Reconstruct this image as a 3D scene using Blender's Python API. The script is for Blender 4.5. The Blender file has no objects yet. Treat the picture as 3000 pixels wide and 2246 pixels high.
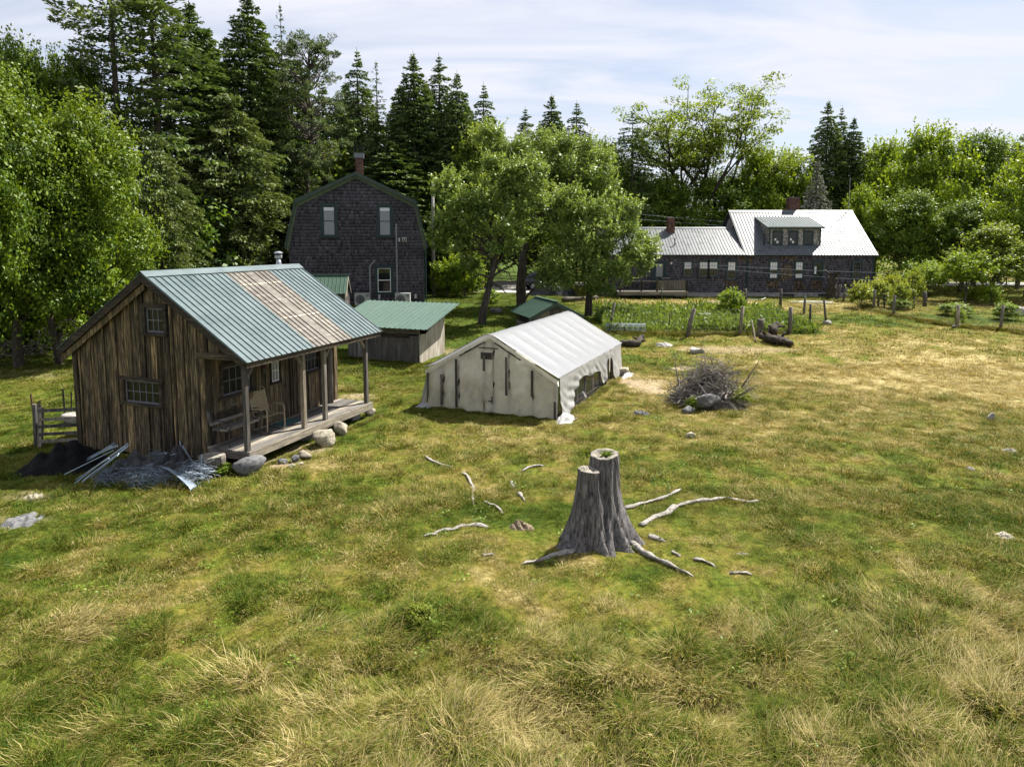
import bpy, bmesh, math, random
import numpy as np
from mathutils import Vector, Matrix

random.seed(7)
RNG = np.random.default_rng(11)
SC = bpy.context.scene
COL = SC.collection
R = math.radians

# ------------------------------------------------------------------ camera
EYE = 5.0
PITCH = R(6.0)
cam_d = bpy.data.cameras.new('camera')
cam_d.sensor_width = 36.0
cam_d.lens = 24.0
cam_d.shift_y = -0.06827
cam_d.clip_start = 0.1
cam_d.clip_end = 3000.0
cam = bpy.data.objects.new('camera', cam_d)
COL.objects.link(cam)
cam.location = (0, 0, EYE)
cam.rotation_euler = (R(90) - PITCH, 0, 0)
SC.camera = cam

# ------------------------------------------------------------------ sky
SUN_VEC = Vector((0.56, 0.46, 1.0)).normalized()
SUN_EL = math.asin(SUN_VEC.z)
SUN_AZ = math.atan2(SUN_VEC.x, SUN_VEC.y)          # clockwise from +Y
world = bpy.data.worlds.new('World')
SC.world = world
world.use_nodes = True
wn, wl = world.node_tree.nodes, world.node_tree.links
wn.clear()
w_out = wn.new('ShaderNodeOutputWorld')
w_bg = wn.new('ShaderNodeBackground')
w_bg.inputs['Strength'].default_value = 0.05
sky = wn.new('ShaderNodeTexSky')
sky.sky_type = 'NISHITA'
sky.sun_disc = False
sky.sun_elevation = SUN_EL
sky.sun_rotation = SUN_AZ
sky.air_density = 1.0
sky.dust_density = 0.6
sky.ozone_density = 2.0
# thin cirrus: noise laid out on a flat sheet high above (direction / z)
tc = wn.new('ShaderNodeTexCoord')
sep = wn.new('ShaderNodeSeparateXYZ')
zc = wn.new('ShaderNodeMath'); zc.operation = 'MAXIMUM'; zc.inputs[1].default_value = 0.06
za = wn.new('ShaderNodeMath'); za.operation = 'ADD'; za.inputs[1].default_value = 0.10
dx = wn.new('ShaderNodeMath'); dx.operation = 'DIVIDE'
dy = wn.new('ShaderNodeMath'); dy.operation = 'DIVIDE'
cmb = wn.new('ShaderNodeCombineXYZ')
mp = wn.new('ShaderNodeMapping')
mp.inputs['Rotation'].default_value = (0, 0, R(-28))
mp.inputs['Scale'].default_value = (0.7, 1.5, 1.0)
mp.inputs['Location'].default_value = (0.4, 1.3, 0)
n1 = wn.new('ShaderNodeTexNoise')
n1.inputs['Scale'].default_value = 1.1
n1.inputs['Detail'].default_value = 9
n1.inputs['Roughness'].default_value = 0.55
n1.inputs['Distortion'].default_value = 1.1
rmp = wn.new('ShaderNodeMapRange')
rmp.inputs['From Min'].default_value = 0.36
rmp.inputs['From Max'].default_value = 0.62
rmp.inputs['To Min'].default_value = 0.48
rmp.inputs['To Max'].default_value = 0.97
mixc = wn.new('ShaderNodeMixRGB')
mixc.inputs['Color2'].default_value = (7.0, 7.15, 7.9, 1)
wl.new(tc.outputs['Generated'], sep.inputs[0])
wl.new(sep.outputs['Z'], zc.inputs[0]); wl.new(zc.outputs[0], za.inputs[0])
wl.new(sep.outputs['X'], dx.inputs[0]); wl.new(za.outputs[0], dx.inputs[1])
wl.new(sep.outputs['Y'], dy.inputs[0]); wl.new(za.outputs[0], dy.inputs[1])
wl.new(dx.outputs[0], cmb.inputs[0]); wl.new(dy.outputs[0], cmb.inputs[1])
wl.new(cmb.outputs[0], mp.inputs[0]); wl.new(mp.outputs[0], n1.inputs['Vector'])
wl.new(n1.outputs['Fac'], rmp.inputs['Value'])
wl.new(rmp.outputs[0], mixc.inputs['Fac'])
wl.new(sky.outputs[0], mixc.inputs['Color1'])
wl.new(mixc.outputs[0], w_bg.inputs['Color'])
wl.new(w_bg.outputs[0], w_out.inputs[0])

# ------------------------------------------------------------------ sun
sun_d = bpy.data.lights.new('sun', 'SUN')
sun_d.energy = 5.0
sun_d.angle = R(0.53)
sun_d.color = (1.0, 0.955, 0.87)
sun = bpy.data.objects.new('sun', sun_d)
COL.objects.link(sun)
sun.rotation_euler = SUN_VEC.to_track_quat('Z', 'Y').to_euler()
sun.location = (30, 30, 60)

vs = SC.view_settings
vs.view_transform = 'Standard'
vs.look = 'None'
vs.exposure = 1.38
vs.gamma = 1.0
vs.use_curve_mapping = False
SC.render.engine = 'CYCLES'
SC.cycles.use_adaptive_sampling = True
SC.cycles.adaptive_threshold = 0.02
SC.cycles.max_bounces = 5
SC.cycles.diffuse_bounces = 2
SC.cycles.glossy_bounces = 2
SC.cycles.transmission_bounces = 4
SC.cycles.transparent_max_bounces = 8
SC.cycles.caustics_reflective = False
SC.cycles.caustics_refractive = False

# ------------------------------------------------------------------ survey: photo measurements -> points on the land
FPX, CXP = 24 / 36 * 2212, 1106.0
PYP = 522 + FPX * math.tan(PITCH)


def land(y):
    t = np.clip((np.asarray(y, float) - 21) / 24, 0, 1)
    return t * t * (3 - 2 * t)


def ray(px, py):
    a, b = px - CXP, PYP - py
    return Vector((a, FPX * math.cos(PITCH) + b * math.sin(PITCH), -FPX * math.sin(PITCH) + b * math.cos(PITCH)))


def G(px, py, z=None):
    """point on the land seen at a measured position"""
    r = ray(px, py)
    zz = 0.0 if z is None else z
    for _ in range(30):
        t = (zz - EYE) / r.z
        p = r * t
        if z is None:
            zz = float(land(p.y))
    return Vector((p.x, p.y, zz))


def D(px, py, d):
    """point at distance d north of the camera"""
    r = ray(px, py)
    t = d / r.y
    return Vector((r.x * t, d, EYE + r.z * t))


# ------------------------------------------------------------------ numpy value noise
def _hash(ix, iy, seed):
    h = (ix.astype(np.int64) * 374761393 + iy.astype(np.int64) * 668265263 + seed * 1442695041) & 0x7fffffff
    h = (h ^ (h >> 13)) * 1274126177 & 0x7fffffff
    h = h ^ (h >> 16)
    return (h & 0xffff) / 65535.0


def vnoise(x, y, seed=0):
    x = np.asarray(x, float); y = np.asarray(y, float)
    ix = np.floor(x); iy = np.floor(y)
    fx = x - ix; fy = y - iy
    fx = fx * fx * (3 - 2 * fx); fy = fy * fy * (3 - 2 * fy)
    a = _hash(ix, iy, seed); b = _hash(ix + 1, iy, seed)
    c = _hash(ix, iy + 1, seed); d = _hash(ix + 1, iy + 1, seed)
    return (a * (1 - fx) + b * fx) * (1 - fy) + (c * (1 - fx) + d * fx) * fy


def fbm(x, y, seed=0, oct=4):
    s = 0; a = 0.5; t = 0
    for i in range(oct):
        s = s + a * vnoise(x * 2 ** i, y * 2 ** i, seed + i * 17)
        t += a; a *= 0.55
    return s / t


# ------------------------------------------------------------------ mesh collector
class MB:
    def __init__(self):
        self.v = []; self.f = []; self.r = []; self.rn = 0.5

    def add(self, vs, fs, rn=None):
        o = len(self.v)
        self.v.extend([tuple(p) for p in vs])
        self.f.extend([tuple(i + o for i in f) for f in fs])
        self.r.extend([self.rn if rn is None else rn] * len(vs))

    def box(self, c, s, rot=None, rn=None):
        hx, hy, hz = s[0] / 2, s[1] / 2, s[2] / 2
        pts = [Vector((x, y, z)) for z in (-hz, hz) for x, y in ((-hx, -hy), (hx, -hy), (hx, hy), (-hx, hy))]
        if rot is not None:
            m = rot if isinstance(rot, Matrix) else Matrix.Rotation(rot, 3, 'Z')
            pts = [m @ p for p in pts]
        c = Vector(c)
        self.add([p + c for p in pts], [(3, 2, 1, 0), (4, 5, 6, 7), (0, 1, 5, 4), (1, 2, 6, 5), (2, 3, 7, 6), (3, 0, 4, 7)], rn)
        return self

    def bb(self, x0, x1, y0, y1, z0, z1, rn=None):
        return self.box(((x0 + x1) / 2, (y0 + y1) / 2, (z0 + z1) / 2), (abs(x1 - x0), abs(y1 - y0), abs(z1 - z0)), None, rn)

    def beam(self, a, b, w, h, up=(0, 0, 1), rn=None):
        a = Vector(a); b = Vector(b)
        d = (b - a).normalized()
        u = Vector(up)
        s = d.cross(u)
        if s.length < 1e-4:
            s = d.cross(Vector((1, 0, 0)))
        s.normalize()
        u = s.cross(d).normalized()
        s *= w / 2; u *= h / 2
        self.add([a - s - u, a + s - u, a + s + u, a - s + u, b - s - u, b + s - u, b + s + u, b - s + u],
                 [(0, 1, 2, 3), (7, 6, 5, 4), (0, 4, 5, 1), (1, 5, 6, 2), (2, 6, 7, 3), (3, 7, 4, 0)], rn)
        return self

    def tube(self, pts, rad, n=6, cap=True, rn=None, squash=1.0):
        pts = [Vector(p) for p in pts]
        if not hasattr(rad, '__len__'):
            rad = [rad] * len(pts)
        vs = []; fs = []
        prev = None
        for i, p in enumerate(pts):
            d = (pts[min(i + 1, len(pts) - 1)] - pts[max(i - 1, 0)])
            d = d.normalized() if d.length > 1e-9 else Vector((0, 0, 1))
            if prev is None:
                s = d.cross(Vector((0, 0, 1)))
                if s.length < 1e-3:
                    s = Vector((1, 0, 0))
            else:
                s = prev - d * prev.dot(d)
            s.normalize(); prev = s
            u = s.cross(d).normalized()
            for k in range(n):
                a = 2 * math.pi * k / n
                vs.append(p + s * (math.cos(a) * rad[i]) + u * (math.sin(a) * rad[i] * squash))
        for i in range(len(pts) - 1):
            for k in range(n):
                k2 = (k + 1) % n
                fs.append((i * n + k, i * n + k2, (i + 1) * n + k2, (i + 1) * n + k))
        if cap:
            fs.append(tuple(range(n))[::-1])
            fs.append(tuple((len(pts) - 1) * n + k for k in range(n)))
        self.add(vs, fs, rn)
        return self

    def lathe(self, prof, n=16, c=(0, 0, 0), rn=None):
        vs = []; fs = []
        for (r_, z) in prof:
            for k in range(n):
                a = 2 * math.pi * k / n
                vs.append((c[0] + r_ * math.cos(a), c[1] + r_ * math.sin(a), c[2] + z))
        for i in range(len(prof) - 1):
            for k in range(n):
                k2 = (k + 1) % n
                fs.append((i * n + k, i * n + k2, (i + 1) * n + k2, (i + 1) * n + k))
        fs.append(tuple(range(n))[::-1]); fs.append(tuple((len(prof) - 1) * n + k for k in range(n)))
        self.add(vs, fs, rn)
        return self

    def prism(self, poly, vec, rn=None):
        """closed planar polygon (3-D points) extruded along vec"""
        vec = Vector(vec); n = len(poly)
        p = [Vector(q) for q in poly]
        vs = p + [q + vec for q in p]
        fs = [tuple(range(n))[::-1], tuple(range(n, 2 * n))]
        fs += [(i, (i + 1) % n, n + (i + 1) % n, n + i) for i in range(n)]
        self.add(vs, fs, rn)
        return self

    def grid(self, fn, nu, nv, rn=None):
        vs = [fn(i / nu, j / nv) for j in range(nv + 1) for i in range(nu + 1)]
        fs = [(j * (nu + 1) + i, j * (nu + 1) + i + 1, (j + 1) * (nu + 1) + i + 1, (j + 1) * (nu + 1) + i) for j in range(nv) for i in range(nu)]
        self.add(vs, fs, rn)
        return self

    def mesh(self, name, mat=None, smooth=False):
        me = bpy.data.meshes.new(name)
        me.from_pydata(self.v, [], self.f)
        at = me.attributes.new('rnd', 'FLOAT', 'POINT')
        at.data.foreach_set('value', np.array(self.r, np.float32))
        bm = bmesh.new(); bm.from_mesh(me)
        bmesh.ops.recalc_face_normals(bm, faces=bm.faces)
        bm.to_mesh(me); bm.free()
        if smooth:
            me.polygons.foreach_set('use_smooth', [True] * len(me.polygons))
        if mat:
            me.materials.append(mat)
        return me

    def build(self, name, mat, parent=None, smooth=False):
        return link(name, self.mesh(name, mat, smooth), parent)


def link(name, me, parent=None):
    o = bpy.data.objects.new(name, me)
    COL.objects.link(o)
    if parent is not None:
        o.parent = parent
    return o


def tag(o, label=None, cat=None, group=None, kind=None):
    if label: o['label'] = label
    if cat: o['category'] = cat
    if group: o['group'] = group
    if kind: o['kind'] = kind
    return o


def empty(name, loc=(0, 0, 0), rz=0.0, label=None, cat=None, group=None):
    o = bpy.data.objects.new(name, None)
    COL.objects.link(o)
    o.empty_display_size = 0.2
    o.location = loc
    o.rotation_euler = (0, 0, rz)
    return tag(o, label, cat, group)


def np_mesh(name, verts, quads, mat, rnd=None, smooth=False):
    """fast quad mesh from arrays"""
    me = bpy.data.meshes.new(name)
    n, m = len(verts), len(quads)
    me.vertices.add(n); me.loops.add(4 * m); me.polygons.add(m)
    me.vertices.foreach_set('co', np.asarray(verts, np.float32).ravel())
    me.loops.foreach_set('vertex_index', np.asarray(quads, np.int32).ravel())
    me.polygons.foreach_set('loop_start', np.arange(0, 4 * m, 4, dtype=np.int32))
    me.polygons.foreach_set('loop_total', np.full(m, 4, np.int32))
    if smooth:
        me.polygons.foreach_set('use_smooth', np.ones(m, bool))
    if rnd is not None:
        at = me.attributes.new('rnd', 'FLOAT', 'POINT')
        at.data.foreach_set('value', np.asarray(rnd, np.float32))
    me.update(calc_edges=True)
    me.materials.append(mat)
    return me
# ------------------------------------------------------------------ materials
class NT:
    def __init__(self, name):
        self.m = bpy.data.materials.new(name)
        self.m.use_nodes = True
        self.t = self.m.node_tree
        self.t.nodes.clear()
        self.out = self.n('ShaderNodeOutputMaterial')

    def n(self, typ, **kw):
        nd = self.t.nodes.new(typ)
        for k, v in kw.items():
            setattr(nd, k, v)
        return nd

    def l(self, a, b):
        self.t.links.new(a, b)

    def val(self, nd, **kw):
        for k, v in kw.items():
            nd.inputs[k.replace('_', ' ')].default_value = v
        return nd

    def coords(self, scale=(1, 1, 1), rand=True, which='Object'):
        tcn = self.n('ShaderNodeTexCoord')
        mpn = self.n('ShaderNodeMapping')
        mpn.inputs['Scale'].default_value = scale
        self.l(tcn.outputs[which], mpn.inputs['Vector'])
        if rand:
            oi = self.n('ShaderNodeObjectInfo')
            mul = self.n('ShaderNodeMath', operation='MULTIPLY')
            mul.inputs[1].default_value = 71.0
            self.l(oi.outputs['Random'], mul.inputs[0])
            self.l(mul.outputs[0], mpn.inputs['Location'])
        return mpn.outputs[0]

    def noise(self, vec, scale, detail=5, rough=0.55, dist=0.0):
        nd = self.n('ShaderNodeTexNoise')
        self.val(nd, Scale=scale, Detail=detail, Roughness=rough, Distortion=dist)
        if vec is not None:
            self.l(vec, nd.inputs['Vector'])
        return nd.outputs['Fac']

    def ramp(self, fac, stops):
        nd = self.n('ShaderNodeValToRGB')
        el = nd.color_ramp.elements
        while len(el) > 1:
            el.remove(el[-1])
        for i, (p, c) in enumerate(stops):
            e = el[0] if i == 0 else el.new(p)
            e.position = p
            e.color = (*c, 1) if len(c) == 3 else c
        self.l(fac, nd.inputs['Fac'])
        return nd.outputs['Color']

    def mix(self, fac, a, b, mode='MIX'):
        nd = self.n('ShaderNodeMixRGB', blend_type=mode)
        for s, v in (('Fac', fac), ('Color1', a), ('Color2', b)):
            if isinstance(v, (int, float)):
                nd.inputs[s].default_value = v
            elif isinstance(v, tuple):
                nd.inputs[s].default_value = (*v, 1)
            else:
                self.l(v, nd.inputs[s])
        return nd.outputs[0]

    def math(self, op, a, b=None, c=None):
        nd = self.n('ShaderNodeMath', operation=op)
        for i, v in enumerate((a, b, c)):
            if v is None: continue
            if isinstance(v, (int, float)): nd.inputs[i].default_value = v
            else: self.l(v, nd.inputs[i])
        return nd.outputs[0]

    def attr(self, name, typ='GEOMETRY'):
        nd = self.n('ShaderNodeAttribute', attribute_type=typ, attribute_name=name)
        return nd.outputs['Fac']

    def rnd(self):
        return self.n('ShaderNodeObjectInfo').outputs['Random']

    def bump(self, h, strength=0.3, dist=0.02):
        nd = self.n('ShaderNodeBump')
        self.val(nd, Strength=strength, Distance=dist)
        self.l(h, nd.inputs['Height'])
        return nd.outputs[0]

    def bsdf(self, color, rough=0.8, metal=0.0, normal=None, spec=0.5, **kw):
        b = self.n('ShaderNodeBsdfPrincipled')
        if isinstance(color, tuple): b.inputs['Base Color'].default_value = (*color, 1)
        else: self.l(color, b.inputs['Base Color'])
        if isinstance(rough, (int, float)): b.inputs['Roughness'].default_value = rough
        else: self.l(rough, b.inputs['Roughness'])
        b.inputs['Metallic'].default_value = metal
        b.inputs['Specular IOR Level'].default_value = spec
        if normal is not None: self.l(normal, b.inputs['Normal'])
        for k, v in kw.items(): b.inputs[k.replace('_', ' ')].default_value = v
        return b.outputs[0]

    def done(self, sh):
        self.l(sh, self.out.inputs['Surface'])
        return self.m


def m_wood(name, dark, mid, light, axis='z', grain=1.0, rough=0.85):
    """weathered boards; grain stretched along one axis of the board"""
    t = NT(name)
    s = {'z': (9, 9, 0.55), 'x': (0.55, 9, 9), 'y': (9, 0.55, 9)}[axis]
    v = t.coords(tuple(a * grain for a in s))
    g = t.noise(v, 3.2, 8, 0.65, 0.8)
    v2 = t.coords({'z': (2.2, 2.2, 0.7), 'x': (0.7, 2.2, 2.2), 'y': (2.2, 0.7, 2.2)}[axis])
    b = t.noise(v2, 1.6, 4, 0.6)
    c = t.ramp(g, [(0.36, dark), (0.50, mid), (0.66, light)])
    c2 = t.mix(t.ramp(b, [(0.40, (0, 0, 0)), (0.68, (0.75, 0.75, 0.75))]), c, dark)
    # board to board difference
    tone = t.ramp(t.rnd(), [(0, (0.36, 0.35, 0.36)), (0.5, (0.95, 0.93, 0.90)), (1, (1.65, 1.52, 1.25))])
    c3 = t.mix(1.0, c2, tone, 'MULTIPLY')
    # knots
    vo = t.n('ShaderNodeTexVoronoi'); vo.inputs['Scale'].default_value = 2.4
    t.l(t.coords({'z': (1.6, 1.6, 0.8), 'x': (0.8, 1.6, 1.6), 'y': (1.6, 0.8, 1.6)}[axis]), vo.inputs['Vector'])
    kn = t.ramp(vo.outputs['Distance'], [(0.02, (1, 1, 1)), (0.075, (0, 0, 0))])
    c4 = t.mix(kn, c3, tuple(x * 0.5 for x in dark))
    return t.done(t.bsdf(c4, rough, 0, t.bump(g, 0.5, 0.012), 0.25))


def m_shingle(name, dark, mid, light, scl=1.0):
    t = NT(name)
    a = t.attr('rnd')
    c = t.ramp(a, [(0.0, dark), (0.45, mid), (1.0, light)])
    v = t.coords((22, 22, 1.4), False)
    g = t.noise(v, 1.6, 5, 0.6)
    c = t.mix(0.45, c, t.ramp(g, [(0.25, (0.35, 0.34, 0.36)), (0.7, (1.25, 1.22, 1.2))]), 'MULTIPLY')
    b = t.noise(t.coords((0.45, 0.45, 0.8), False), 1.0, 5, 0.65)
    c = t.mix(t.ramp(b, [(0.42, (0, 0, 0)), (0.66, (0.45, 0.45, 0.45))]), c, t.mix(1.0, c, (0.45, 0.42, 0.46), 'MULTIPLY'))
    return t.done(t.bsdf(c, 0.9, 0, t.bump(g, 0.4, 0.01), 0.2))


def m_metal(name, col, metal=0.3, rough=0.4, streak=0.12, spec=0.5):
    t = NT(name)
    n = t.noise(t.coords((1.2, 1.2, 1.2)), 1.4, 6, 0.62)
    n2 = t.noise(t.coords((0.9, 14, 14)), 1.0, 4, 0.5)
    f = t.mix(0.5, n, n2)
    c = t.mix(1.0, col, t.ramp(f, [(0.3, (1 - 2 * streak,) * 3), (0.7, (1 + streak,) * 3)]), 'MULTIPLY')
    rr = t.ramp(n, [(0.3, (rough - 0.08,) * 3), (0.7, (rough + 0.12,) * 3)])
    return t.done(t.bsdf(c, rr, metal, None, spec))


def m_paint(name, col, rough=0.6, var=0.2, spec=0.4, scale=3.0, metal=0.0):
    t = NT(name)
    n = t.noise(t.coords((1, 1, 1)), scale, 6, 0.6)
    c = t.mix(1.0, col, t.ramp(n, [(0.3, (1 - var,) * 3), (0.7, (1 + var * 0.6,) * 3)]), 'MULTIPLY')
    return t.done(t.bsdf(c, rough, metal, t.bump(n, 0.1, 0.01), spec))


def m_glass(name, col=(0.012, 0.014, 0.016), rough=0.06, spec=0.6):
    t = NT(name)
    n = t.noise(t.coords((1, 1, 1)), 2.5, 3, 0.5)
    return t.done(t.bsdf(col, rough, 0, t.bump(n, 0.03, 0.02), spec))


def m_rock(name, a, b, c, scale=4.0):
    t = NT(name)
    v = t.coords((1, 1, 1))
    n = t.noise(v, scale, 8, 0.65)
    n2 = t.noise(v, scale * 5, 6, 0.7)
    col = t.ramp(n, [(0.3, a), (0.5, b), (0.68, c)])
    col = t.mix(0.6, col, t.ramp(n2, [(0.3, (0.5, 0.5, 0.5)), (0.65, (1.25, 1.25, 1.2))]), 'MULTIPLY')
    h = t.math('ADD', n, t.math('MULTIPLY', n2, 0.4))
    return t.done(t.bsdf(col, 0.9, 0, t.bump(h, 0.7, 0.03), 0.3))


def m_bark(name, dark, light, sc=(6, 6, 1.2), bumpd=0.04):
    t = NT(name)
    v = t.coords(sc)
    n = t.noise(v, 2.2, 8, 0.65, 0.6)
    n2 = t.noise(t.coords((1, 1, 1)), 1.3, 4, 0.6)
    c = t.ramp(n, [(0.35, dark), (0.66, light)])
    c = t.mix(0.6, c, t.ramp(n2, [(0.3, (0.55, 0.55, 0.55)), (0.7, (1.2, 1.2, 1.2))]), 'MULTIPLY')
    return t.done(t.bsdf(c, 0.95, 0, t.bump(n, 0.8, bumpd), 0.2))


def m_leaf(name, dark, mid, light, trans=0.38, tcol=None, rough=0.5):
    t = NT(name)
    a = t.attr('rnd')
    pos = t.n('ShaderNodeNewGeometry').outputs['Position']
    big = t.noise(pos, 0.7, 3, 0.55)
    f = t.math('ADD', t.math('MULTIPLY', a, 0.62), t.math('MULTIPLY', big, 0.45))
    f = t.math('ADD', f, t.math('MULTIPLY', t.rnd(), 0.12))
    c = t.ramp(f, [(0.22, dark), (0.52, mid), (0.88, light)])
    p = t.bsdf(c, rough, 0, None, 0.25)
    tr = t.n('ShaderNodeBsdfTranslucent')
    tc_ = tcol or (1.5, 1.35, 0.55)
    t.l(t.mix(1.0, c, tc_, 'MULTIPLY'), tr.inputs['Color'])
    mx = t.n('ShaderNodeMixShader'); mx.inputs[0].default_value = trans
    t.l(p, mx.inputs[1]); t.l(tr.outputs[0], mx.inputs[2])
    return t.done(mx.outputs[0])


def grass_colour(t, f, fine):
    """dryness 0..1 -> colour"""
    g = t.math('ADD', f, t.math('MULTIPLY', t.math('SUBTRACT', fine, 0.5), 0.80))
    return t.ramp(g, [(0.02, (0.038, 0.072, 0.006)), (0.26, (0.100, 0.134, 0.014)), (0.46, (0.164, 0.162, 0.025)), (0.58, (0.190, 0.155, 0.036)),
                      (0.72, (0.255, 0.208, 0.075)), (0.95, (0.440, 0.365, 0.175))])


def m_ground():
    t = NT('meadow_ground')
    pos = t.n('ShaderNodeNewGeometry').outputs['Position']
    fine = t.noise(pos, 9.0, 8, 0.75)
    mid = t.noise(pos, 1.7, 6, 0.65)
    f = t.math('ADD', t.attr('dry'), t.math('MULTIPLY', t.math('SUBTRACT', mid, 0.5), 0.35))
    c = grass_colour(t, f, fine)
    c = t.mix(1.0, c, t.ramp(fine, [(0.3, (0.40, 0.40, 0.36)), (0.68, (1.05, 1.05, 1.0))]), 'MULTIPLY')
    soil = t.ramp(fine, [(0.3, (0.12, 0.085, 0.05)), (0.7, (0.42, 0.33, 0.22))])
    c = t.mix(t.attr('bare'), c, soil)
    h = t.math('ADD', fine, t.math('MULTIPLY', mid, 2.0))
    return t.done(t.bsdf(c, 0.95, 0, t.bump(h, 0.7, 0.08), 0.1))


def m_grass(name, tip=0.0):
    t = NT(name)
    pos = t.n('ShaderNodeNewGeometry').outputs['Position']
    mid = t.noise(pos, 1.7, 6, 0.65)
    f = t.math('ADD', t.attr('dry', 'INSTANCER'), t.math('MULTIPLY', t.math('SUBTRACT', mid, 0.5), 0.35))
    f = t.math('ADD', f, tip)
    c = grass_colour(t, f, t.attr('rnd'))
    p = t.bsdf(c, 0.7, 0, None, 0.08)
    tr = t.n('ShaderNodeBsdfTranslucent')
    t.l(t.mix(1.0, c, (1.25, 1.15, 0.6), 'MULTIPLY'), tr.inputs['Color'])
    mx = t.n('ShaderNodeMixShader'); mx.inputs[0].default_value = 0.22
    t.l(p, mx.inputs[1]); t.l(tr.outputs[0], mx.inputs[2])
    return t.done(mx.outputs[0])


def m_film(name, col, trans=0.35, clear=0.0, dirt=0.25, rough=0.45, bscale=6.0):
    """polythene sheet: part diffuse, part lets light through"""
    t = NT(name)
    v = t.coords((1, 1, 1))
    n = t.noise(v, 1.2, 6, 0.65)
    wr = t.noise(t.coords((3, 3, 0.6)), bscale, 6, 0.6, 1.2)
    c = t.mix(1.0, col, t.ramp(n, [(0.3, (1 - dirt, 1 - dirt * 1.05, 1 - dirt * 1.25)), (0.65, (1, 1, 1))]), 'MULTIPLY')
    nb = t.bump(wr, 0.5, 0.025)
    p = t.bsdf(c, rough, 0, nb, 0.5)
    tr = t.n('ShaderNodeBsdfTranslucent'); t.l(c, tr.inputs['Color'])
    mx = t.n('ShaderNodeMixShader'); mx.inputs[0].default_value = trans
    t.l(p, mx.inputs[1]); t.l(tr.outputs[0], mx.inputs[2])
    o = mx.outputs[0]
    if clear:
        tp = t.n('ShaderNodeBsdfTransparent')
        m2 = t.n('ShaderNodeMixShader'); m2.inputs[0].default_value = clear
        t.l(o, m2.inputs[1]); t.l(tp.outputs[0], m2.inputs[2]); o = m2.outputs[0]
    return t.done(o)


def m_brick(name):
    t = NT(name)
    a = t.attr('rnd')
    c = t.ramp(a, [(0, (0.05, 0.022, 0.017)), (0.5, (0.098, 0.038, 0.027)), (1, (0.155, 0.07, 0.048))])
    n = t.noise(t.coords((1, 1, 1)), 20, 5, 0.6)
    c = t.mix(0.5, c, t.ramp(n, [(0.3, (0.6, 0.6, 0.6)), (0.7, (1.2, 1.2, 1.2))]), 'MULTIPLY')
    return t.done(t.bsdf(c, 0.9, 0, t.bump(n, 0.4, 0.01), 0.2))


M = {}
M['barn'] = m_wood('weathered_pine_boards', (0.016, 0.013, 0.010), (0.088, 0.069, 0.046), (0.33, 0.255, 0.145))
M['barn_porch'] = m_wood('porch_wall_boards', (0.028, 0.023, 0.019), (0.110, 0.086, 0.060), (0.27, 0.215, 0.145))
M['barn_dark'] = m_wood('dark_weathered_trim', (0.014, 0.012, 0.011), (0.045, 0.038, 0.031), (0.10, 0.083, 0.062), 'x')
M['barn_dark_y'] = m_wood('dark_weathered_trim_across', (0.014, 0.012, 0.011), (0.052, 0.043, 0.033), (0.13, 0.105, 0.070), 'y')
M['grey_wood_z'] = m_wood('grey_posts', (0.075, 0.067, 0.060), (0.160, 0.146, 0.130), (0.27, 0.25, 0.225))
M['grey_wood_x'] = m_wood('grey_deck_boards', (0.075, 0.071, 0.066), (0.165, 0.157, 0.147), (0.26, 0.247, 0.23), 'x')
M['grey_wood_y'] = m_wood('grey_boards_across', (0.15, 0.135, 0.12), (0.31, 0.28, 0.245), (0.46, 0.42, 0.375), 'y')
M['ply'] = m_wood('grey_plywood', (0.065, 0.060, 0.058), (0.140, 0.132, 0.126), (0.24, 0.23, 0.22), 'z', 0.5)
M['ply_pale'] = m_wood('bleached_plywood', (0.20, 0.175, 0.14), (0.38, 0.36, 0.33), (0.52, 0.50, 0.47), 'z', 0.5)
M['shingle'] = m_shingle('dark_cedar_shingles', (0.027, 0.025, 0.031), (0.100, 0.093, 0.110), (0.190, 0.178, 0.208))
M['shingle_grey'] = m_shingle('grey_cedar_shingles', (0.16, 0.15, 0.14), (0.34, 0.33, 0.31), (0.52, 0.50, 0.48))
M['teal_roof'] = m_metal('blue_green_roof_metal', (0.080, 0.115, 0.122), 0.0, 0.42, 0.20, 0.26)
M['green_roof'] = m_metal('green_roof_metal', (0.050, 0.094, 0.066), 0.0, 0.45, 0.12, 0.26)
M['green_roof_pale'] = m_metal('pale_green_roof_metal', (0.075, 0.125, 0.098), 0.0, 0.42, 0.10, 0.26)
M['silver_roof'] = m_metal('silver_roof_metal', (0.112, 0.124, 0.134), 0.0, 0.38, 0.26, 0.18)
M['green_trim'] = m_paint('dark_green_trim', (0.032, 0.052, 0.037), 0.55, 0.25)
M['olive_trim'] = m_paint('olive_green_frieze', (0.115, 0.145, 0.085), 0.6, 0.25)  # one paler olive tone for the frieze boards under the rake
M['teal_trim'] = m_paint('dark_teal_trim', (0.014, 0.034, 0.036), 0.55, 0.25)
M['white_trim'] = m_paint('white_window_paint', (0.72, 0.72, 0.70), 0.5, 0.08)
M['sash_grey'] = m_paint('grey_window_paint', (0.115, 0.115, 0.135), 0.6, 0.2)
M['glass'] = m_glass('dark_window_glass')
M['cabin_glass'] = m_glass('dusty_cabin_glass', (0.010, 0.010, 0.010), 0.25, 0.22)
M['shade_glass'] = m_glass('window_glass_over_grey_blind', (0.20, 0.21, 0.235), 0.10, 0.5)
M['blind'] = m_paint('white_blind', (0.66, 0.67, 0.70), 0.6, 0.06)
M['film_panel'] = None
M['concrete'] = m_rock('old_concrete', (0.16, 0.155, 0.15), (0.27, 0.26, 0.25), (0.36, 0.35, 0.33), 3)
M['brick'] = m_brick('chimney_brick')
M['mortar'] = m_paint('mortar', (0.26, 0.24, 0.22), 0.95, 0.2)
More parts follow.
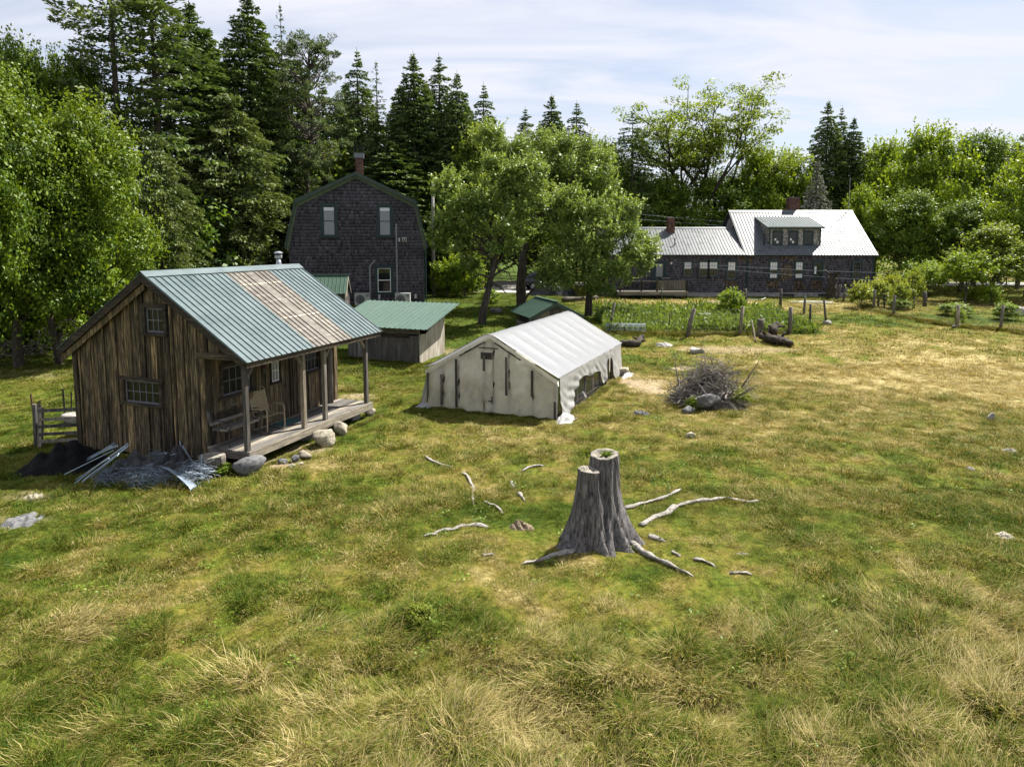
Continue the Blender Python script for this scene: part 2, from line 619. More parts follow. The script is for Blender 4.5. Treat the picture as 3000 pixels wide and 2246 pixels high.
M['soot'] = m_paint('sooty_cap', (0.03, 0.03, 0.03), 0.9, 0.3)
M['lead'] = m_metal('lead_flashing', (0.16, 0.17, 0.19), 0.3, 0.6)
M['galv'] = m_metal('galvanised_steel', (0.34, 0.36, 0.38), 0.8, 0.42, 0.15)
M['steel_pipe'] = m_metal('blue_grey_pipe', (0.30, 0.37, 0.45), 0.45, 0.42, 0.2)
M['wire'] = m_metal('galvanised_wire', (0.19, 0.235, 0.285), 0.4, 0.5, 0.1)
M['old_wire'] = m_metal('old_fence_wire', (0.10, 0.10, 0.09), 0.3, 0.7, 0.1)
M['rock_dark'] = m_rock('dark_shaded_rock', (0.018, 0.018, 0.02), (0.038, 0.038, 0.041), (0.07, 0.07, 0.075))
M['black_metal'] = m_paint('black_iron', (0.012, 0.012, 0.013), 0.45, 0.3, 0.5)
M['rust'] = m_paint('rusty_steel', (0.085, 0.045, 0.030), 0.85, 0.4)
M['ac_white'] = m_paint('grey_white_enamel', (0.42, 0.42, 0.405), 0.45, 0.06)
M['plastic_grey'] = m_paint('grey_plastic', (0.20, 0.20, 0.215), 0.5, 0.1)
M['rock_grey'] = m_rock('grey_granite', (0.065, 0.065, 0.068), (0.125, 0.125, 0.13), (0.20, 0.20, 0.206))
M['rock_cream'] = m_rock('cream_granite', (0.16, 0.138, 0.10), (0.31, 0.278, 0.215), (0.45, 0.415, 0.345))
M['rock_white'] = m_rock('pale_quartz', (0.17, 0.163, 0.148), (0.28, 0.27, 0.25), (0.40, 0.39, 0.37))
M['stump'] = m_bark('silvered_stump_wood', (0.032, 0.030, 0.031), (0.235, 0.218, 0.215), (11, 11, 1.0), 0.06)
M['root'] = m_bark('bleached_root_wood', (0.13, 0.12, 0.105), (0.41, 0.38, 0.34), (7, 7, 7), 0.03)
M['cut'] = m_bark('cut_wood_face', (0.09, 0.08, 0.066), (0.29, 0.265, 0.22), (4, 4, 4), 0.02)
M['moss'] = m_leaf('moss', (0.05, 0.09, 0.012), (0.11, 0.16, 0.02), (0.22, 0.25, 0.04), 0.2)
M['stick'] = m_bark('dead_branch', (0.055, 0.046, 0.040), (0.34, 0.305, 0.27), (5, 5, 5), 0.02)
M['bark'] = m_bark('dark_bark', (0.022, 0.018, 0.014), (0.095, 0.080, 0.066))
M['bark_conifer'] = m_bark('conifer_bark', (0.030, 0.024, 0.020), (0.125, 0.105, 0.088))
M['bark_grey'] = m_bark('grey_bark', (0.055, 0.048, 0.040), (0.19, 0.17, 0.145))
M['tarp_black'] = m_paint('black_tarp', (0.009, 0.009, 0.010), 0.42, 0.5, 0.5)
M['net'] = m_paint('black_netting', (0.004, 0.004, 0.0045), 0.9, 0.5, 0.2, 12)
M['film_roof'] = m_film('white_greenhouse_film', (0.345, 0.355, 0.38), 0.42, 0, 0.06, 0.35, 4)
M['film_wall'] = m_film('milky_greenhouse_film', (0.90, 0.87, 0.77), 0.68, 0.12, 0.34, 0.4, 5)
M['film_side'] = m_film('white_side_film', (0.50, 0.50, 0.495), 0.35, 0.0, 0.14, 0.4, 5)
M['stud'] = m_wood('dark_stud', (0.045, 0.040, 0.036), (0.105, 0.094, 0.084), (0.17, 0.155, 0.14))
M['strap'] = m_paint('tan_vinyl_strap', (0.28, 0.225, 0.13), 0.55, 0.1)
M['tan_metal'] = m_paint('tan_metal_frame', (0.30, 0.25, 0.165), 0.45, 0.1)
M['mat'] = m_paint('faded_striped_doormat', (0.055, 0.12, 0.115), 0.95, 0.4, 0.1, 20)
M['red'] = m_paint('red_plastic', (0.50, 0.022, 0.015), 0.4, 0.1)
M['car'] = m_paint('dark_car_paint', (0.010, 0.012, 0.020), 0.22, 0.05, 0.6)
M['rubber'] = m_paint('rubber', (0.012, 0.012, 0.012), 0.85, 0.2, 0.2)
M['hose'] = m_paint('pale_hose', (0.55, 0.58, 0.55), 0.5, 0.1)
M['pole'] = m_bark('utility_pole_wood', (0.20, 0.185, 0.17), (0.36, 0.34, 0.315), (8, 8, 0.8), 0.01)
M['gravel'] = m_rock('pale_gravel_road', (0.30, 0.285, 0.26), (0.42, 0.40, 0.37), (0.55, 0.53, 0.50), 6)
M['straw'] = m_paint('loose_straw', (0.42, 0.33, 0.17), 0.9, 0.4, 0.1, 30)
M['dirt'] = m_rock('dug_earth', (0.10, 0.075, 0.05), (0.19, 0.145, 0.095), (0.30, 0.235, 0.16), 9)
# foliage
M['maple'] = m_leaf('maple_leaves', (0.024, 0.055, 0.008), (0.080, 0.145, 0.014), (0.17, 0.250, 0.024), 0.30)
M['maple_bright'] = m_leaf('light_maple_leaves', (0.045, 0.088, 0.010), (0.120, 0.195, 0.016), (0.24, 0.33, 0.026), 0.34)
M['maple_left'] = m_leaf('mid_green_maple_leaves', (0.028, 0.060, 0.007), (0.082, 0.140, 0.011), (0.185, 0.255, 0.020), 0.30)
M['apple'] = m_leaf('apple_leaves', (0.056, 0.100, 0.021), (0.140, 0.210, 0.044), (0.29, 0.365, 0.10), 0.30, (1.35, 1.3, 0.6), 0.42)
M['locust'] = m_leaf('locust_leaves', (0.060, 0.110, 0.016), (0.125, 0.185, 0.028), (0.20, 0.26, 0.045), 0.45)
M['spruce'] = m_leaf('spruce_needles', (0.022, 0.045, 0.016), (0.062, 0.106, 0.032), (0.140, 0.192, 0.055), 0.2, (1.2, 1.2, 0.6), 0.6)
M['pine'] = m_leaf('pine_needles', (0.028, 0.050, 0.018), (0.070, 0.108, 0.034), (0.145, 0.180, 0.058), 0.22, (1.2, 1.2, 0.6), 0.6)
M['larch'] = m_leaf('larch_needles', (0.030, 0.060, 0.022), (0.062, 0.105, 0.038), (0.11, 0.155, 0.060), 0.25, (1.2, 1.2, 0.6), 0.6)
M['dead_spruce'] = m_leaf('dry_grey_needles', (0.09, 0.095, 0.075), (0.17, 0.175, 0.145), (0.26, 0.26, 0.22), 0.15, (1, 1, 0.8), 0.8)
M['weeds'] = m_leaf('garden_greens', (0.050, 0.095, 0.018), (0.098, 0.155, 0.030), (0.165, 0.225, 0.055), 0.36)
M['vine'] = m_leaf('vine_leaves', (0.08, 0.12, 0.016), (0.15, 0.20, 0.028), (0.25, 0.29, 0.05), 0.4)
M['ground'] = m_ground()
M['grass'] = m_grass('grass_blades')
M['grass_hay'] = m_grass('dry_hay_blades', 0.14)


def m_fibreglass():
    t = NT('weathered_fibreglass')
    n = t.noise(t.coords((0.8, 3.5, 0.8)), 2.0, 6, 0.65)
    c = t.ramp(n, [(0.3, (0.095, 0.082, 0.066)), (0.52, (0.165, 0.144, 0.116)), (0.72, (0.31, 0.28, 0.235))])
    p = t.bsdf(c, 0.42, 0, None, 0.5)
    tr = t.n('ShaderNodeBsdfTranslucent'); t.l(c, tr.inputs['Color'])
    mx = t.n('ShaderNodeMixShader'); mx.inputs[0].default_value = 0.3
    t.l(p, mx.inputs[1]); t.l(tr.outputs[0], mx.inputs[2])
    return t.done(mx.outputs[0])


M['film_panel'] = m_fibreglass()
# ------------------------------------------------------------------ the land
def smooth(a, b, x):
    t = np.clip((np.asarray(x, float) - a) / (b - a), 0, 1)
    return t * t * (3 - 2 * t)


def bumps(x, y):
    near = 1 - smooth(6.5, 11.5, y)
    amp = 0.07 + 0.16 * near
    amp = amp * (1 - smooth(40, 60, y) * 0.6)
    return (fbm(x * 1.5 + 9, y * 1.5, 3, 3) - 0.5) * amp * 1.9 + (fbm(x * 0.12, y * 0.12, 8, 2) - 0.5) * 0.10 * smooth(5, 9, y) * (1 - smooth(24, 34, y))


def landz(x, y):
    return land(y) + bumps(x, y) - 0.02


def blob(x, y, px, py, rx, ry, rot=0.0, soft=0.35):
    c = G(px, py)
    ca, sa = math.cos(rot), math.sin(rot)
    dx_, dy_ = x - c.x, y - c.y
    u = (dx_ * ca + dy_ * sa) / rx; v = (-dx_ * sa + dy_ * ca) / ry
    wob = (fbm(x * 1.3, y * 1.3, 41, 3) - 0.5) * 1.1
    return 1 - smooth(1 - soft, 1 + soft, np.sqrt(u * u + v * v) + wob)


def dryness(x, y):
    d = 0.36 + (fbm(x * 0.22, y * 0.22, 21, 4) - 0.5) * 0.55 + (fbm(x * 1.0, y * 1.0, 31, 3) - 0.5) * 0.45 + (fbm(x * 2.6, y * 2.6, 37, 3) - 0.5) * 0.75
    d = d + 0.08 * (1 - smooth(7, 12, y))
    d = d + 0.05 * smooth(14, 20, y) * smooth(2, 9, x) + 0.10 * smooth(24, 30, y) * smooth(5, 9, x) * (1 - smooth(46, 49, y))
    green = smooth(25, 31, y) * (1 - smooth(3, 5.5, x))                       # shady yard under the apple trees
    green = np.maximum(green, smooth(17, 20, y) * (1 - smooth(-1.0, 0.5, x)) * 0.6)
    d = d * (1 - 0.75 * green)
    d = d + 0.75 * blob(x, y, 2090, 812, 6.5, 3.2, 0.0, 0.5) + 0.10 * blob(x, y, 1850, 745, 9, 2.6) + 0.12 * smooth(11, 15, y) * (1 - smooth(24, 28, y))
    d = d - 0.35 * blob(x, y, 2060, 690, 8, 2.0)
    d = d + 0.35 * blob(x, y, 1400, 830, 1.3, 1.5) + 0.30 * blob(x, y, 1560, 710, 8, 1.0)
    d = d + 0.22 * blob(x, y, 1640, 655, 10, 2.0) + 0.2 * blob(x, y, 640, 1010, 0.9, 0.6)
    d = d - 0.22 * blob(x, y, 1130, 1110, 1.6, 0.6) - 0.2 * blob(x, y, 60, 950, 3, 4)
    d = d + 0.30 * blob(x, y, 250, 1330, 0.8, 0.35, 0.4) + 0.25 * blob(x, y, 850, 1500, 0.7, 0.4)
    d = d - 0.25 * blob(x, y, 980, 1340, 0.8, 0.5)
    bed = ((x > 4.6) & (x < 15.5) & (y > 33.2) & (y < 41.5))
    return np.where(bed, 0.12, np.clip(d, 0.02, 1.0))


def bareness(x, y):
    b = 0.75 * blob(x, y, 1390, 835, 0.7, 1.3) + 0.55 * blob(x, y, 1590, 755, 2.4, 0.7) + 0.9 * blob(x, y, 600, 1000, 0.55, 0.35)
    b = b + 0.8 * blob(x, y, 660, 968, 0.5, 0.45) + 0.7 * blob(x, y, 1470, 795, 0.5, 0.5) + 0.7 * blob(x, y, 775, 855, 0.5, 0.5)
    b = b + 0.5 * blob(x, y, 985, 760, 0.7, 1.0) + 0.5 * blob(x, y, 1350, 720, 4, 0.4)
    b = b + 0.35 * blob(x, y, 90, 800, 2.5, 1.0) + 0.4 * blob(x, y, 1080, 610, 2.5, 4)
    b = b + 0.5 * blob(x, y, 75, 1067, 0.7, 0.25) + 0.45 * blob(x, y, 20, 1120, 0.8, 0.3)
    b = b + 0.9 * smooth(52, 56, y) * (1 - smooth(58, 62, y)) * smooth(-3.5, -2, x) * (1 - smooth(2.5, 4, x))
    return np.clip(b * (0.5 + fbm(x * 3, y * 3, 77, 3)), 0, 1)


def axis(segs):
    out = [segs[0][0]]
    for a, b, n in segs:
        out += list(np.linspace(a, b, n + 1)[1:])
    return np.array(out)


gx = axis([(-900, -80, 12), (-80, -24, 40), (-24, -9, 80), (-9, 11, 180), (11, 32, 90), (32, 90, 40), (90, 900, 12)])
gy = axis([(-60, 4, 16), (4, 14, 110), (14, 30, 110), (30, 52, 80), (52, 110, 40), (110, 1200, 16)])
GX, GY = np.meshgrid(gx, gy)
GZ = landz(GX, GY)
nx, ny = len(gx), len(gy)
idx = np.arange(nx * ny).reshape(ny, nx)
quads = np.stack([idx[:-1, :-1].ravel(), idx[:-1, 1:].ravel(), idx[1:, 1:].ravel(), idx[1:, :-1].ravel()], 1)
me = np_mesh('ground', np.stack([GX.ravel(), GY.ravel(), GZ.ravel()], 1), quads, M['ground'], None, True)
for nm, arr in (('dry', dryness(GX, GY)), ('bare', bareness(GX, GY))):
    at = me.attributes.new(nm, 'FLOAT', 'POINT')
    at.data.foreach_set('value', arr.ravel().astype(np.float32))
tag(link('ground', me), kind='structure')

# road behind the houses
mb = MB()
xs = np.linspace(-60, 90, 76)
for i in range(len(xs) - 1):
    a, b = xs[i], xs[i + 1]
    za, zb = [float(max(landz(q, 62.0), landz(q, 64.5), landz(q, 67.0))) + 0.05 for q in (a, b)]
    mb.add([(a, 62, za), (b, 62, zb), (b, 67, zb), (a, 67, za)], [(0, 1, 2, 3)])
tag(mb.build('road', M['gravel']), kind='structure')

# gravel drive running up to the road
xs = np.linspace(0, 1, 14)
mb = MB()
for a, b in zip(xs[:-1], xs[1:]):
    q_ = []
    for f, s in ((a, -1), (a, 1), (b, 1), (b, -1)):
        y_ = 53.5 + 8.6 * f
        x_ = 0.2 + s * (2.6 + 0.4 * math.sin(f * 5 + s)) - 1.2 * f
        q_.append((x_, y_, float(landz(x_, y_)) + 0.06))
    mb.add(q_, [(0, 1, 2, 3)])
tag(mb.build('driveway', M['gravel']), kind='structure')

# ------------------------------------------------------------------ grass: tufts scattered over the meadow
CAB_RZ = R(69.8)
CAB_O = Vector((-5.79, 14.56, 0.0))
TENT_RZ = R(67.0)
TENT_O = Vector((1.32, 18.89, 0.0))
SHED_RZ = R(69.0)
SHED_O = Vector((-3.69, 26.88, 0.15))
FOOT = [  # origin, angle, x0, x1, y0, y1 in the building's own frame
    (CAB_O, CAB_RZ, -0.02, 5.1, 0.02, 5.25), (TENT_O, TENT_RZ, 0.0, 6.9, 0.0, 4.25), (SHED_O, SHED_RZ, 0, 2.2, 0, 3.33),
    (Vector((-14.1, 43.8, 0)), 0, 0, 8.5, 0, 9.5), (Vector((6.0, 49.9, 0)), 0, 0, 20.7, 0, 8.5),
    (Vector((1.37, 10.85, 0)), 0, -0.42, 0.42, -0.3, 0.42), (Vector((0, 62, 0)), 0, -60, 90, 0, 5), (Vector((0, 53.6, 0)), 0, -3.2, 2.6, 0, 8.4)]


def outside(x, y):
    ok = np.ones(len(x), bool)
    for o, a, x0, x1, y0, y1 in FOOT:
        u = (x - o.x) * math.cos(a) + (y - o.y) * math.sin(a)
        v = -(x - o.x) * math.sin(a) + (y - o.y) * math.cos(a)
        ok &= ~((u > x0) & (u < x1) & (v > y0) & (v < y1))
    return ok


def tuft(name, rng, n, spread, lmin, lmax, lean, droop, width, mat, heading=0.0):
    """blades: root, bend and tip, leaning outwards; heading>0 combs them towards +x"""
    vs = np.zeros((n, 6, 3)); rn = np.zeros((n, 6))
    for i in range(n):
        a = rng.uniform(0, 2 * math.pi); r_ = spread * math.sqrt(rng.uniform())
        root = np.array([math.cos(a) * r_, math.sin(a) * r_, -0.02])
        b = a + rng.normal(0, 0.7)
        d = np.array([math.cos(b), math.sin(b), 0]) * (1 - heading) + np.array([1, rng.normal(0, 0.35), 0]) * heading
        d /= max(np.linalg.norm(d), 1e-6)
        L = rng.uniform(lmin, lmax)
        ln = lean * rng.uniform(0.5, 1.4)
        p1 = root + np.array([0, 0, 1]) * L * 0.55 * math.cos(ln) + d * L * 0.55 * math.sin(ln)
        l2 = min(ln + droop * rng.uniform(0.5, 1.3), 2.0)
        p2 = p1 + np.array([0, 0, 1]) * L * 0.5 * math.cos(l2) + d * L * 0.5 * math.sin(l2)
        p2[2] = max(p2[2], 0.015); p1[2] = max(p1[2], 0.01)
        s = np.array([-d[1], d[0], 0]) * width * rng.uniform(0.7, 1.3) * 0.5
        vs[i] = [root - s, root + s, p1 - s * 0.85, p1 + s * 0.85, p2 - s * 0.2, p2 + s * 0.2]
        rn[i] = rng.uniform()
    base = np.arange(n)[:, None] * 6
    q = np.concatenate([base + np.array([0, 1, 3, 2]), base + np.array([2, 3, 5, 4])])
    m_ = np_mesh(name, vs.reshape(-1, 3), q, mat, rn.ravel())
    return bpy.data.objects.new(name, m_)


tufts = bpy.data.collections.new('tuft_shapes')
rg = np.random.default_rng(5)
for k in range(3):      # 0-2 short cropped
    tufts.objects.link(tuft('tuft_%02d' % k, rg, 34, 0.13, 0.03, 0.07, 0.75, 0.6, 0.0065, M['grass']))
for k in range(3, 6):   # 3-5 longer, combed over
    tufts.objects.link(tuft('tuft_%02d' % k, rg, 44, 0.14, 0.07, 0.19, 0.75, 0.75, 0.006, M['grass'], 0.4))
for k in range(6, 8):   # 6-7 hay strands lying flat
    tufts.objects.link(tuft('tuft_%02d' % k, rg, 24, 0.16, 0.14, 0.32, 1.2, 0.4, 0.0045, M['grass_hay'], 0.7))
for k in range(8, 10):  # 8-9 tussock
    tufts.objects.link(tuft('tuft_%02d' % k, rg, 90, 0.12, 0.08, 0.20, 0.5, 0.9, 0.006, M['grass']))
for k in range(10, 12):  # 10-11 coarse far tuft
    tufts.objects.link(tuft('tuft_%02d' % k, rg, 34, 0.24, 0.04, 0.10, 0.7, 0.6, 0.014, M['grass']))

ng = bpy.data.node_groups.new('grass_scatter', 'GeometryNodeTree')
ng.interface.new_socket('Geometry', in_out='INPUT', socket_type='NodeSocketGeometry')
ng.interface.new_socket('Geometry', in_out='OUTPUT', socket_type='NodeSocketGeometry')
gi = ng.nodes.new('NodeGroupInput'); go = ng.nodes.new('NodeGroupOutput')
iop = ng.nodes.new('GeometryNodeInstanceOnPoints')
ci = ng.nodes.new('GeometryNodeCollectionInfo')
ci.inputs['Collection'].default_value = tufts
ci.inputs['Separate Children'].default_value = True
ci.inputs['Reset Children'].default_value = True
iop.inputs['Pick Instance'].default_value = True


def named(nm, dt):
    nd = ng.nodes.new('GeometryNodeInputNamedAttribute')
    nd.data_type = dt
    nd.inputs['Name'].default_value = nm
    return nd.outputs['Attribute']


ng.links.new(gi.outputs[0], iop.inputs['Points'])
ng.links.new(ci.outputs[0], iop.inputs['Instance'])
ng.links.new(named('kind_id', 'INT'), iop.inputs['Instance Index'])
ng.links.new(named('turn', 'FLOAT_VECTOR'), iop.inputs['Rotation'])
ng.links.new(named('size', 'FLOAT_VECTOR'), iop.inputs['Scale'])
ng.links.new(iop.outputs[0], go.inputs[0])


def scatter(name, label, x, y, kind, turn, size, dry, zoff=0.0):
    me_ = bpy.data.meshes.new(name)
    me_.vertices.add(len(x))
    me_.vertices.foreach_set('co', np.stack([x, y, landz(x, y) + zoff], 1).astype(np.float32).ravel())
    for nm, dt, arr in (('kind_id', 'INT', kind.astype(np.int32)), ('dry', 'FLOAT', dry.astype(np.float32))):
        me_.attributes.new(nm, dt, 'POINT').data.foreach_set('value', arr)
    for nm, arr in (('turn', turn), ('size', size)):
        me_.attributes.new(nm, 'FLOAT_VECTOR', 'POINT').data.foreach_set('vector', arr.astype(np.float32).ravel())
    o = link(name, me_)
    md = o.modifiers.new('scatter', 'NODES'); md.node_group = ng
    return tag(o, label, 'grass', kind='stuff')


def pts_in(rng, n, y0, y1, half=0.80, pad=1.5):
    y = np.sqrt(rng.uniform(y0 * y0, y1 * y1, n))
    x = rng.uniform(-1, 1, n) * (y * half + pad)
    return x, y


def field(name, label, rng, n, y0, y1, chooser, smin, smax, keep=None):
    x, y = pts_in(rng, n, y0, y1)
    ok = outside(x, y)
    br = bareness(x, y)
    ok &= rng.uniform(size=n) > br * 1.15
    ok &= rng.uniform(size=n) < np.minimum(0.45 + fbm(x * 0.9, y * 0.9, 61, 3) * 1.1, 1)
    if keep is not None:
        ok &= keep(x, y)
    x, y = x[ok], y[ok]; m_ = len(x)
    dr = np.clip(dryness(x, y) + rng.normal(0, 0.17, m_), 0, 1)
    kd = chooser(rng, x, y, dr)
    head = (fbm(x * 0.55, y * 0.55, 51, 3) - 0.5) * 9 + rng.normal(0, 0.45, m_)
    head = np.where((kd < 3) | (kd >= 8), rng.uniform(0, 6.28, m_), head)
    turn = np.stack([rng.normal(0, 0.12, m_), rng.normal(0, 0.12, m_), head], 1)
    s = rng.uniform(smin, smax, m_)
    s = s * (0.45 + 1.1 * np.clip(fbm(x * 1.9, y * 1.9, 71, 3) * 1.6 - 0.3, 0, 1.2))
    s = s * (0.62 + 0.38 * smooth(2.0, 3.6, np.hypot(x - 1.6, y - 10.9)))
    size = np.stack([s, s, s * rng.uniform(0.7, 1.2, m_)], 1)
    return scatter(name, label, x, y, kd, turn, size, dr)


def near_kinds(rng, x, y, dr):
    u = rng.uniform(size=len(x))
    far = smooth(7.2, 9.6, y + (fbm(x * 0.4, y * 0.4, 90, 3) - 0.5) * 3)
    k = np.where(u < 0.40, rng.integers(3, 6, len(x)), np.where(u < 0.74 * (0.65 + dr), rng.integers(6, 8, len(x)), np.where(u < 0.86, rng.integers(0, 3, len(x)), rng.integers(8, 10, len(x)))))
    return np.where(rng.uniform(size=len(x)) < far * 0.96, rng.integers(0, 3, len(x)), k)


def mid_kinds(rng, x, y, dr):
    u = rng.uniform(size=len(x))
    return np.where(u < 0.95, rng.integers(0, 3, len(x)), np.where(u < 0.975, rng.integers(3, 6, len(x)), rng.integers(8, 10, len(x))))


def far_kinds(rng, x, y, dr):
    return rng.integers(10, 12, len(x))


g1 = np.random.default_rng(101)
field('long_grass', 'long matted grass and hay in the near meadow', g1, 46000, 4.6, 13.5, near_kinds, 0.65, 1.15)
field('cropped_grass', 'short cropped grass around the cabin and tent', g1, 62000, 12.0, 27.0, mid_kinds, 0.8, 1.35)
field('far_grass', 'grass of the yard in front of the houses', g1, 42000, 25.0, 62.0, far_kinds, 0.8, 1.5)
# ------------------------------------------------------------------ building helpers
class Wall:
    """a wall plane: s runs along it, z up, d outwards"""
    def __init__(self, o, s, n):
        self.o = Vector(o); self.s = Vector(s).normalized(); self.n = Vector(n).normalized()

    def p(self, s, z, d=0.0):
        return self.o + self.s * s + self.n * d + Vector((0, 0, z))

    def box(self, mb, s0, s1, z0, z1, d0, d1, rn=None):
        vs = [self.p(s, z, d) for z in (z0, z1) for s, d in ((s0, d0), (s1, d0), (s1, d1), (s0, d1))]
        mb.add(vs, [(3, 2, 1, 0), (4, 5, 6, 7), (0, 1, 5, 4), (1, 2, 6, 5), (2, 3, 7, 6), (3, 0, 4, 7)], rn)
        return mb


def window(parent, W, s0, s1, z0, z1, cols, rows, frame=0.1, fm='teal_trim', sm='white_trim', panes=None, d=0.03, proud=0.065,
           sill=0.05, mun=0.022, mid=True, name='window', head=0.0):
    """frame boards round the opening; inside it a sash with muntins and one pane per light"""
    mb = MB()
    W.box(mb, s0 - frame, s0, z0, z1, 0.0, proud); W.box(mb, s1, s1 + frame, z0, z1, 0.0, proud)
    W.box(mb, s0 - frame - head, s1 + frame + head, z1, z1 + frame * 1.15, 0.0, proud + 0.012)
    W.box(mb, s0 - frame - sill, s1 + frame + sill, z0 - frame * 0.75, z0, 0.0, proud + 0.04)
    wo = mb.build(name, M[fm], parent)
    mb = MB(); e = 0.045 if s1 - s0 > 0.45 else 0.03
    W.box(mb, s0, s0 + e, z0, z1, d - 0.01, d + 0.018); W.box(mb, s1 - e, s1, z0, z1, d - 0.01, d + 0.018)
    W.box(mb, s0 + e, s1 - e, z0, z0 + e, d - 0.01, d + 0.018); W.box(mb, s0 + e, s1 - e, z1 - e, z1, d - 0.01, d + 0.018)
    cs = np.linspace(s0 + e, s1 - e, cols + 1); rs = np.linspace(z0 + e, z1 - e, rows + 1)
    for i, c in enumerate(cs[1:-1]):
        W.box(mb, c - mun / 2, c + mun / 2, z0 + e, z1 - e, d - 0.008, d + 0.012)
    for j, c in enumerate(rs[1:-1]):
        m_ = 0.05 if (mid and rows % 2 == 0 and j == rows // 2 - 1) else mun
        W.box(mb, s0 + e, s1 - e, c - m_ / 2, c + m_ / 2, d - 0.009, d + 0.015)
    mb.build('sash', M[sm], wo)
    for j in range(rows):
        for i in range(cols):
            mt = panes(i, j) if panes else 'glass'
            W.box(MB(), cs[i], cs[i + 1], rs[j], rs[j + 1], d - 0.006, d, None)
            q = MB(); W.box(q, cs[i] + 0.001, cs[i + 1] - 0.001, rs[j] + 0.001, rs[j + 1] - 0.001, d - 0.006, d)
            q.build('pane', M[mt], wo)
    return wo


def shingles(name, parent, W, inside, s0, s1, z0, z1, mat, seed, course=0.20, wmin=0.065, wmax=0.125, tone=None, thick=0.036):
    rng = random.Random(seed); mb = MB()
    z = z0; k = 0
    while z < z1:
        s = s0 - rng.random() * wmax
        while s < s1:
            w = rng.uniform(wmin, wmax)
            a, b = max(s, s0), min(s + w, s1)
            if b - a > 0.02 and inside((a + b) / 2, z + course * 0.5):
                zb = z - rng.random() * 0.014
                t = thick * rng.uniform(0.75, 1.35)
                g = 0.003
                v0, v1, v2, v3 = W.p(a + g, zb, t), W.p(b - g, zb, t), W.p(b - g, z + course * 1.12, 0.003), W.p(a + g, z + course * 1.12, 0.003)
                v4, v5 = W.p(a + g, zb, 0), W.p(b - g, zb, 0)
                r_ = rng.random() if tone is None else tone((a + b) / 2, z, rng)
                mb.add([v0, v1, v2, v3, v4, v5], [(0, 1, 2, 3), (4, 5, 1, 0), (0, 3, 4), (1, 5, 2)], r_)
                mb.r[-6:] = [r_ - 0.42, r_ - 0.42, r_ + 0.18, r_ + 0.18, r_ - 0.5, r_ - 0.5]   # shadow line under each course painted in: butts darker, tops paler
            s += w
        z += course; k += 1
    me_ = bpy.data.meshes.new(name)
    me_.from_pydata(mb.v, [], mb.f)
    me_.attributes.new('rnd', 'FLOAT', 'POINT').data.foreach_set('value', np.array(mb.r, np.float32))
    me_.materials.append(M[mat])
    return tag(link(name, me_, parent), kind='stuff')


def roof_sheet(name, parent, mat, a, e, up, w, rib=0.2, first=None, rh=0.028, rw=0.05, lift=0.0, thick=0.012):
    """one ribbed metal sheet: a = lower corner, e = unit vector along the eave, up = full slope vector"""
    a = Vector(a); e = Vector(e).normalized(); up = Vector(up)
    n = e.cross(up).normalized()
    if n.z < 0: n = -n
    a = a + n * lift
    mb = MB()
    b = [a, a + e * w, a + e * w + up, a + up]
    mb.add([p for p in b] + [p + n * thick for p in b], [(3, 2, 1, 0), (4, 5, 6, 7), (0, 1, 5, 4), (1, 2, 6, 5), (2, 3, 7, 6), (3, 0, 4, 7)])
    x = rib / 2 if first is None else first
    while x < w - 0.005:
        c = a + e * x + n * thick
        vs = []
        for q in (c - up.normalized() * 0.004, c + up):
            vs += [q - e * rw / 2, q - e * rw * 0.22 + n * rh, q + e * rw * 0.22 + n * rh, q + e * rw / 2]
        mb.add(vs, [(0, 1, 5, 4), (1, 2, 6, 5), (2, 3, 7, 6), (3, 2, 1, 0), (4, 5, 6, 7)])
        x += rib
    return mb.build(name, M[mat], parent)


def bricks(parent, name, c, sx, sy, z0, z1, seed, cap=True):
    """a chimney: mortar core with courses of bricks proud of it"""
    rng = random.Random(seed)
    root = MB().bb(c[0] - sx / 2 + 0.012, c[0] + sx / 2 - 0.012, c[1] - sy / 2 + 0.012, c[1] + sy / 2 - 0.012, z0, z1).build(name, M['mortar'], parent)
    mb = MB(); z = z0; k = 0
    while z + 0.06 < z1:
        for ax, L, face in ((0, sx, -1), (0, sx, 1), (1, sy, -1), (1, sy, 1)):
            s = -L / 2 - (0.1 if k % 2 else 0)
            while s < L / 2:
                s0_, s1_ = max(s, -L / 2), min(s + 0.2, L / 2)
                if s1_ - s0_ > 0.03:
                    o = (sy if ax == 0 else sx) / 2
                    j = rng.uniform(-0.003, 0.003)
                    if ax == 0:
                        mb.bb(c[0] + s0_ + 0.005, c[0] + s1_ - 0.005, c[1] + face * (o - 0.05), c[1] + face * (o + j), z + 0.006, z + 0.068, rng.random())
                    else:
                        mb.bb(c[0] + face * (o - 0.05), c[0] + face * (o + j), c[1] + s0_ + 0.005, c[1] + s1_ - 0.005, z + 0.006, z + 0.068, rng.random())
                s += 0.21
        z += 0.075; k += 1
    tag(mb.build('brick_courses', M['brick'], root), kind='stuff')
    if cap:
        MB().bb(c[0] - sx / 2 - 0.05, c[0] + sx / 2 + 0.05, c[1] - sy / 2 - 0.05, c[1] + sy / 2 + 0.05, z1 + 0.001, z1 + 0.07).build('cap', M['soot'], root)
    return root


# ================================================================== CABIN
cabin = empty('cabin', CAB_O, CAB_RZ, 'weathered brown board cabin with blue-green metal roof and open porch', 'cabin')
RZ0, RV, SL = 4.28, 2.68, 0.655          # ridge height, ridge position, slope
FZ = 0.42                                # porch floor


def roof_z(v):
    return RZ0 - SL * abs(v - RV)


